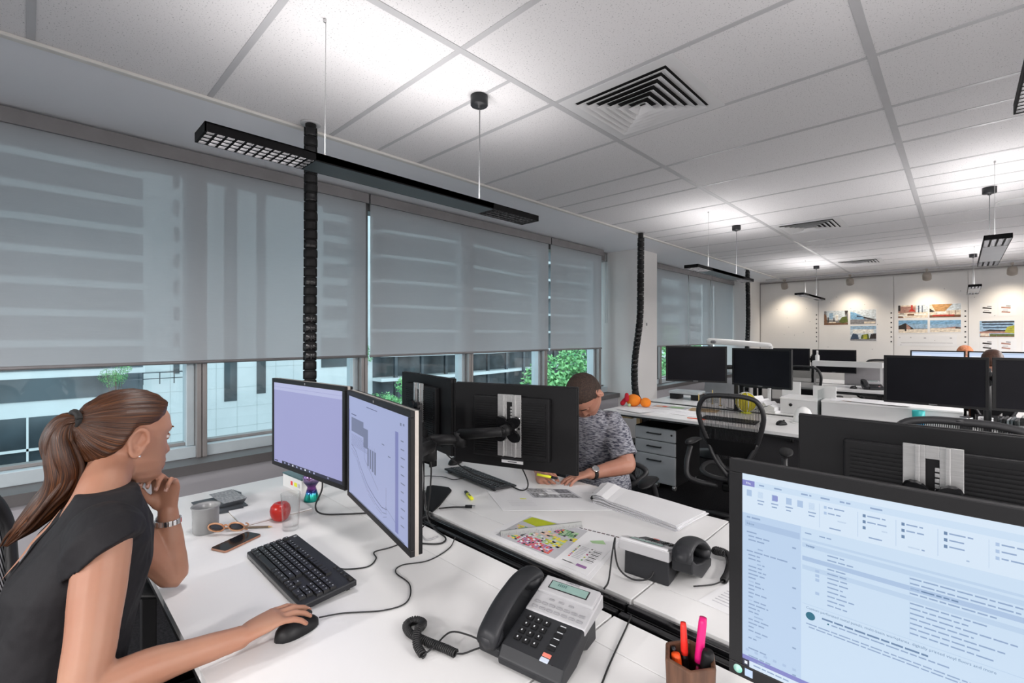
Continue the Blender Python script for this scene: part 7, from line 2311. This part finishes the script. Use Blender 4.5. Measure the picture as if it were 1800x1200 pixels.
hm = MB(); hv, hf = head_surface(150, 120, hair_pt)
hm.M = HM
hm.add(hv, hf, None, True)
ho = hm.build('hair', M['hair_f'], PW, smooth=True)
st = []
for v in hv:
    r = v - TIE
    ang = math.atan2(r.x, r.z)
    st.append((ang * 5.5, ang * 2.0, r.length * 1.6))
set_strand(ho, st)
pt = MB(); sv = []
rr = random.Random(12)
Tw = HM @ TIE
tail = [Vector((0, 0, 0)), Vector((-.016, -.026, -.006)), Vector((-.018, -.038, -.048)), Vector((-.014, -.026, -.10)), Vector((-.014, -.022, -.15)), Vector((-.024, -.056, -.20)), Vector((-.036, -.092, -.245)), Vector((-.05, -.125, -.285))]
rad = [.016, .028, .040, .046, .047, .041, .028, .007]
locks = [(0, 0, 1.0)] + [(0.5 * math.cos(q), 0.5 * math.sin(q), 0.62) for q in [k * 2 * PI / 7 for k in range(7)]] + [(0.95 * math.cos(q), 0.95 * math.sin(q), 0.16) for q in [k * 2 * PI / 11 + .2 for k in range(11)]]
for li, (ox, oy, sc) in enumerate(locks):
    ph_ = rr.random() * 6.28
    P, Rr = [], []
    e_ = 1.0 if li == 0 else rr.uniform(0.86, 1.06)
    for k in range(len(tail)):
        f_ = min(k / (len(tail) - 1), 1) * e_
        i = min(int(f_ * (len(tail) - 1)), len(tail) - 2); fr = f_ * (len(tail) - 1) - i
        base = tail[i].lerp(tail[i + 1], min(fr, 1.0))
        rd = rad[i] + (rad[i + 1] - rad[i]) * min(fr, 1.0)
        o_ = Vector((ox, oy * 0.8, oy * 0.35)) * rd * (0.9 + 0.25 * math.sin(k * 0.9 + ph_)) + Vector((rr.uniform(-1, 1), rr.uniform(-1, 1), 0)) * (0.006 if sc < .5 and k > 3 else 0.001)
        P.append(base + o_); Rr.append(max(0.0014, rd * sc * (0.8 if k < len(tail) - 1 else 0.35)))
    path = smooth_path(P, 6)
    rs = []
    for k in range(len(P) - 1):
        for j in range(6):
            rs.append(Rr[k] + (Rr[k + 1] - Rr[k]) * j / 6)
    rs.append(Rr[-1])
    b0 = len(pt.v)
    pt.M = Matrix.Translation(Tw)
    pt.tube(path, rs, 40 if li == 0 else 14)
    n_ = 40 if li == 0 else 14
    for q in range(len(pt.v) - b0):
        kk, ii = q % n_, q // n_
        a_ = 2 * PI * kk / n_
        if li == 0:
            x, y, z = pt.v[b0 + q]
            c_ = Vector((x, y, z)) - (Tw + path[ii])
            c_ = c_ * (1 + 0.05 * math.sin(a_ * 13 + ii * 0.05))
            pt.v[b0 + q] = tuple(Tw + path[ii] + c_)
        sv.append((math.cos(a_) * 1.6 + li * 3.1, math.sin(a_) * 1.6 + li * 1.7, ii * 0.02))
po_ = pt.build('ponytail', M['hair_f'], PW, smooth=True)
set_strand(po_, sv)
b = MB(); b.M = HM @ Matrix.Translation(TIE + Vector((0, -0.010, 0.0))) @ Matrix.Rotation(R(100), 4, 'X')
b.tube([(0.019 * math.cos(2 * PI * k / 20), 0.019 * math.sin(2 * PI * k / 20), 0) for k in range(22)], 0.0075, 10); b.build('hair_tie', M['rubber'], PW)
b = MB(); b.M = HM @ Matrix.Translation((0.0835, -0.013, -0.045)); b.ball((0, 0, 0), 0.0035, 10); b.build('earring', M['chrome'], PW)
# watch on the left wrist
t = thing('bracelet_watch', 'steel bracelet watch on the woman\'s raised wrist', 'watch', tuple(WL + Vector((0, 0, -0.028))))
wr = 0.0305
for k in range(18):
    q = 2 * PI * k / 18
    b = MB(); b.M = Matrix.Rotation(q, 4, 'Z') @ Matrix.Translation((wr, 0, 0)); b.box(-0.002, 0.002, -0.0046, 0.0046, -0.0075, 0.0075); b.build('link', M['chrome'] if k % 2 else M['steel'], t, bevel=0.0012)
b = MB(); b.M = Matrix.Rotation(R(200), 4, 'Z') @ Matrix.Translation((wr + 0.003, 0, 0)) @ Matrix.Rotation(R(90), 4, 'Y'); b.lathe([(0.0, 0), (0.013, 0), (0.013, 0.005), (0.011, 0.006), (0, 0.006)], 20); b.build('case', M['chrome'], t)

# ---------------------------------------------------------------- the man
PMn = thing('person', 'man with short dark hair in heather grey T-shirt, head bowed, highlighting a plan', 'person', (0, 0, 0))
HCm = Vector((-1.432, 2.050, 1.150))
HMm = Matrix.Translation(HCm) @ Matrix.Rotation(R(180 + 2), 4, 'Z') @ Matrix.Rotation(R(-66), 4, 'X') @ Matrix.Rotation(R(4), 4, 'Y')
bx_, by_ = (1, 0.05, 0), (0.0, 0.75, 0.66)
mb_ = MB()
BX_, BY_ = (1, 0.1, 0), (-0.1, 1, 0)
tm = [((-1.55, 2.34, .47), .17, .12, BX_, BY_), ((-1.55, 2.35, .58), .175, .13, BX_, BY_), ((-1.55, 2.33, .70), .165, .125, BX_, BY_), ((-1.55, 2.29, .82), .178, .12, BX_, BY_), ((-1.55, 2.24, .92), .19, .115, BX_, BY_), ((-1.55, 2.20, .985), .185, .10, BX_, BY_), ((-1.545, 2.175, 1.03), .13, .08, BX_, BY_), ((-1.54, 2.16, 1.055), .08, .06, BX_, BY_)]
torso_loft(mb_, tm)
limb(mb_, [((-1.53, 2.18, 1.02), .066), ((-1.50, 2.14, 1.055), .060), ((-1.465, 2.085, 1.085), .060)], 20)
add_head(mb_, HMm)
sL, eL, wL = Vector((-1.372, 2.235, .965)), Vector((-1.270, 2.205, .775)), Vector((-1.345, 1.965, .765))
sR, eR, wR = Vector((-1.728, 2.20, .965)), Vector((-1.82, 2.06, .785)), Vector((-1.555, 1.815, .778))
for s_, e_, w_ in ((sL, eL, wL), (sR, eR, wR)):
    limb(mb_, [(s_ + Vector((.05 if s_ is sR else -.05, 0, .01)), .055), (s_, .064), (s_.lerp(e_, .4), .058), (s_.lerp(e_, .8), .048), (e_, .043), (e_.lerp(w_, .2), .045), (e_.lerp(w_, .4), .042), (e_.lerp(w_, .75), .033), (w_, .028)])
dl = (Vector((-1.405, 1.82, .75)) - wL); za = math.atan2(-dl.x, dl.y)
MLm = Matrix.Translation(wL) @ Matrix.Rotation(za, 4, 'Z') @ Matrix.Rotation(R(-4), 4, 'X') @ Matrix.Rotation(R(8), 4, 'Y')
c3 = [(0.25, 0.30, 0.2), (0.22, 0.30, 0.2), (0.25, 0.32, 0.25), (0.30, 0.35, 0.25)]
tm1 = hand(mb_, MLm, 1, c3, (0.6, 0.15, 0.2), spread=0.8, sc=1.05)
ydir = Vector((0.80, -0.58, -0.12)).normalized(); zdir = Vector((-0.45, -0.60, 0.66)); zdir = (zdir - ydir * zdir.dot(ydir)).normalized(); xdir = ydir.cross(zdir)
MRm = Matrix.Translation(wR) @ Matrix((xdir, ydir, zdir)).transposed().to_4x4()
c4 = [(0.75, 0.95, 0.5), (0.95, 1.1, 0.6), (1.05, 1.15, 0.6), (1.1, 1.15, 0.6)]
tm2 = hand(mb_, MRm, -1, c4, (0.25, 0.55, 0.35), sc=1.05)
for x in (-1.66, -1.45):
    limb(mb_, [((x, 2.33, .49), .085), ((x, 2.12, .51), .082), ((x, 1.90, .50), .065), ((x, 1.87, .44), .06), ((x, 1.89, .30), .055), ((x, 1.92, .12), .04), ((x, 1.92, .06), .04), ((x, 1.83, .04), .036)])
finish(mb_, 'body', M['skin_m'], PMn, 0.0038, 5)
m, nt, bs = nt_new('heather_jersey')
tc = nt.nodes.new('ShaderNodeTexCoord'); mp = nt.nodes.new('ShaderNodeMapping'); mp.inputs['Scale'].default_value = (30, 30, 125)
nt.links.new(tc.outputs['Object'], mp.inputs[0]); nz = nt.nodes.new('ShaderNodeTexNoise'); nz.inputs['Scale'].default_value = 1.6; nz.inputs['Detail'].default_value = 3; nt.links.new(mp.outputs[0], nz.inputs[0])
rp = nt.nodes.new('ShaderNodeValToRGB'); rp.color_ramp.elements[0].position = .38; rp.color_ramp.elements[0].color = (0.055, 0.058, 0.085, 1); rp.color_ramp.elements[1].position = .60; rp.color_ramp.elements[1].color = (0.36, 0.365, 0.40, 1)
nt.links.new(nz.outputs[0], rp.inputs[0]); nt.links.new(rp.outputs[0], bs.inputs[0]); bs.inputs['Roughness'].default_value = 0.9; bs.inputs['Specular IOR Level'].default_value = 0.1
n2 = nt.nodes.new('ShaderNodeTexNoise'); n2.inputs['Scale'].default_value = 11; nt.links.new(tc.outputs['Object'], n2.inputs[0])
bp = nt.nodes.new('ShaderNodeBump'); bp.inputs['Strength'].default_value = 0.5; bp.inputs['Distance'].default_value = 0.02; nt.links.new(n2.outputs[0], bp.inputs['Height']); nt.links.new(bp.outputs[0], bs.inputs['Normal'])
M['heather'] = m
sh = MB()
torso_loft(sh, [(c, w + .018, d + .020, a, e) for c, w, d, a, e in tm[:-1]] + [((-1.538, 2.155, 1.06), .088, .070, BX_, BY_)], 40)
for s_, e_ in ((sL, eL), (sR, eR)):
    d = (e_ - s_)
    q = Vector((.06 if s_ is sR else -.06, 0, .012))
    sh.tube([s_ + q, s_ + q * 0.3 + Vector((0, 0, .008)), s_ + d * .2, s_ + d * .5, s_ + d * .78], [.066, .078, .078, .073, .070], 24)
sh.v = [(x + 0.003 * math.sin(z * 40 + y * 25), y + 0.004 * math.sin(z * 33 + x * 40), z) for x, y, z in sh.v]
finish(sh, 't_shirt', M['heather'], PMn, 0.0042, 6)
tr_ = MB()
for x in (-1.66, -1.45):
    limb(tr_, [((x, 2.33, .49), .098), ((x, 2.12, .51), .094), ((x, 1.90, .50), .076), ((x, 1.87, .44), .072), ((x, 1.89, .30), .066), ((x, 1.92, .12), .055)])
tr_.build('trousers', M['black_matt'], PMn, smooth=True)


def short_hair(Mh, m, parent, extra=0.0, line=None):
    def fn(z, a):
        p = head_point(z, a, 0, False)
        y = p.y
        lim = interp([(.10, .072), (.085, .064), (.070, .056), (.05, .040), (.03, .018), (.015, -.004), (-.005, -.004), (-.02, -.004), (-.035, -.03), (-.05, -.052), (-.10, -.085)], y)
        if line:
            lim = line(p, lim)
        lim += 0.007 * noise.noise(p * 60) + 0.004 * noise.noise(p * 170)
        q = max(0, min(1, (p.z - lim) / 0.012)); q = q * q * (3 - 2 * q)
        return p + (p - Vector((0, -.005, 0))).normalized() * (-0.005 + (0.0125 + extra) * q)
    h = MB(); h.M = Mh; h.add(*head_surface(96, 80, fn), None, True)
    return h.build('hair', m, parent, smooth=True)


short_hair(HMm, M['hair_m'], PMn)
for s in (-1, 1):
    e = MB(); e.M = HMm; e.ball((s * 0.031, 0.0735, 0.0), 0.0118, 14); e.build('eyelid', M['skin_m'], PMn)
    e = MB(); e.M = HMm
    pp = [Vector((s * (0.014 + 0.0055 * k), head_point(0.020, math.atan2(0.014 + 0.0055 * k, 0.09)).y - 0.001, 0.020 + 0.003 * math.sin(k / 6 * PI * 0.8))) for k in range(7)]
    e.tube(pp, [0.002, 0.003, 0.0034, 0.0032, 0.0028, 0.002, 0.001], 6); e.build('eyebrow', M['hair_m'], PMn)
e = MB(); e.M = HMm
e.tube([(x * 0.001, 0.0945 - 0.0004 * abs(x) ** 1.3 * 0.12, -0.0765 + 0.00006 * x * x) for x in range(-18, 19, 4)], [0.001, 0.0025, 0.0034, 0.0036, 0.0038, 0.0038, 0.0036, 0.0034, 0.0025, 0.001], 8); e.build('lips', M['lips'], PMn)
for c, d, u_ in tm1:
    s_ = d.cross(u_); e = MB()
    e.add([c + d * i * 0.0026 + s_ * j * 0.0025 + u_ * (-0.0002 * j * j) for i in range(-2, 3) for j in range(-2, 3)], [(5 * i + j, 5 * i + j + 1, 5 * i + j + 6, 5 * i + j + 5) for i in range(4) for j in range(4)], None, True); e.build('fingernail', M['nail'], PMn)
dirW = (eL - wL).normalized()
wp = wL + dirW * 0.022
t = thing('wrist_watch', 'black wristwatch with a silver case on the man\'s left wrist', 'watch', tuple(wp))
qz = dirW.to_track_quat('Z', 'Y').to_matrix().to_4x4()
b = MB(); b.M = qz; b.lathe([(0.0310, -0.010), (0.0330, -0.010), (0.0330, 0.010), (0.0310, 0.010), (0.0310, -0.010)], 28); b.build('strap', M['rubber'], t)
upv = (Vector((0.55, -0.35, 0.75)) - dirW * Vector((0.55, -0.35, 0.75)).dot(dirW)).normalized()
qc = upv.to_track_quat('Z', 'Y').to_matrix().to_4x4()
b = MB(); b.M = Matrix.Translation(upv * 0.031) @ qc; b.lathe([(0.0, 0), (0.019, 0), (0.020, 0.004), (0.018, 0.009), (0.016, 0.009)], 26); b.build('case', M['chrome'], t)
b = MB(); b.M = Matrix.Translation(upv * 0.031) @ qc; b.lathe([(0.016, 0.0085), (0.0, 0.0088)], 26); b.build('dial', M['dark_grey'], t)
hl = highlighter('yellow highlighter gripped in the man\'s right hand', (-1.452, 1.742, 0.780), 0)
hd = (Vector((0.74, 0.58, -0.16))).normalized()
hl.rotation_mode = 'QUATERNION'; hl.rotation_quaternion = hd.to_track_quat('X', 'Z')


# ---------------------------------------------------------------- two people far back, mostly hidden by screens
def far_person(label, x, y, face, hm_, shirt, sk, bun=False, zt=0.0):
    t = thing('person', label, 'person', (0, 0, 0))
    s = 1 if face > 0 else -1
    Mh = Matrix.Translation((x, y + s * 0.10, 1.165 + zt)) @ Matrix.Rotation(0 if s > 0 else PI, 4, 'Z') @ Matrix.Rotation(R(-12), 4, 'X')
    b = MB()
    X1, Y1 = (1, 0, 0), (0, 1, 0)
    tl = [((x, y, .47), .16, .12, X1, Y1), ((x, y, .60), .16, .12, X1, Y1), ((x, y + .01 * s, .80), .16, .11, X1, Y1), ((x, y + .03 * s, .93), .18, .10, X1, Y1), ((x, y + .03 * s, .99), .16, .08, X1, Y1), ((x, y + .03 * s, 1.03), .08, .06, X1, Y1)]
    tl = [((c[0], c[1], c[2] + zt * (c[2] - .47) / .5), w, d, a, e) for c, w, d, a, e in tl]
    torso_loft(b, tl)
    limb(b, [((x, y + .03 * s, 1.0 + zt), .055), ((x, y + .06 * s, 1.06 + zt), .05), ((x, y + .09 * s, 1.11 + zt), .05)])
    add_head(b, Mh)
    for q in (-1, 1):
        S_, E_, W_ = Vector((x + q * .17, y + .03 * s, .96 + zt)), Vector((x + q * .22, y + .12 * s, .76)), Vector((x + q * .12, y + .36 * s, .775))
        limb(b, [(S_, .05), (S_.lerp(E_, .5), .045), (E_, .038), (E_.lerp(W_, .5), .033), (W_, .025)])
        hand(b, Matrix.Translation(W_) @ Matrix.Rotation((0 if s > 0 else PI) + q * s * 0.2, 4, 'Z'), q * s * -1, [(0.2, 0.3, 0.2)] * 4)
        limb(b, [((x + q * .09, y, .49), .08), ((x + q * .09, y + .4 * s, .50), .06), ((x + q * .09, y + .42 * s, .42), .055), ((x + q * .09, y + .38 * s, .06), .036), ((x + q * .09, y + .46 * s, .04), .034)])
    finish(b, 'body', sk, t, 0.007, 4)
    b = MB(); torso_loft(b, [(c, w + .016, d + .016, a, e) for c, w, d, a, e in tl[:-1]])
    for q in (-1, 1):
        S_, E_ = Vector((x + q * .17, y + .03 * s, .96 + zt)), Vector((x + q * .22, y + .12 * s, .76))
        b.tube([S_ - Vector((q * .06, 0, 0)), S_, S_.lerp(E_, .6)], [.06, .064, .058], 16)
    finish(b, 'shirt', shirt, t, 0.008, 4)
    short_hair(Mh, hm_, t, 0.012)
    return t


far_person('dark-haired person facing the lit screens, only the crown of the head showing', 0.265, 7.42, 1, M['hair_b'], M['black_matt'], M['skin_m'], zt=0.008)
far_person('copper-haired person far back, head peeking over the lit screens', 0.055, 9.72, -1, M['hair_r'], M['slate'], M['skin_f'], zt=0.02)
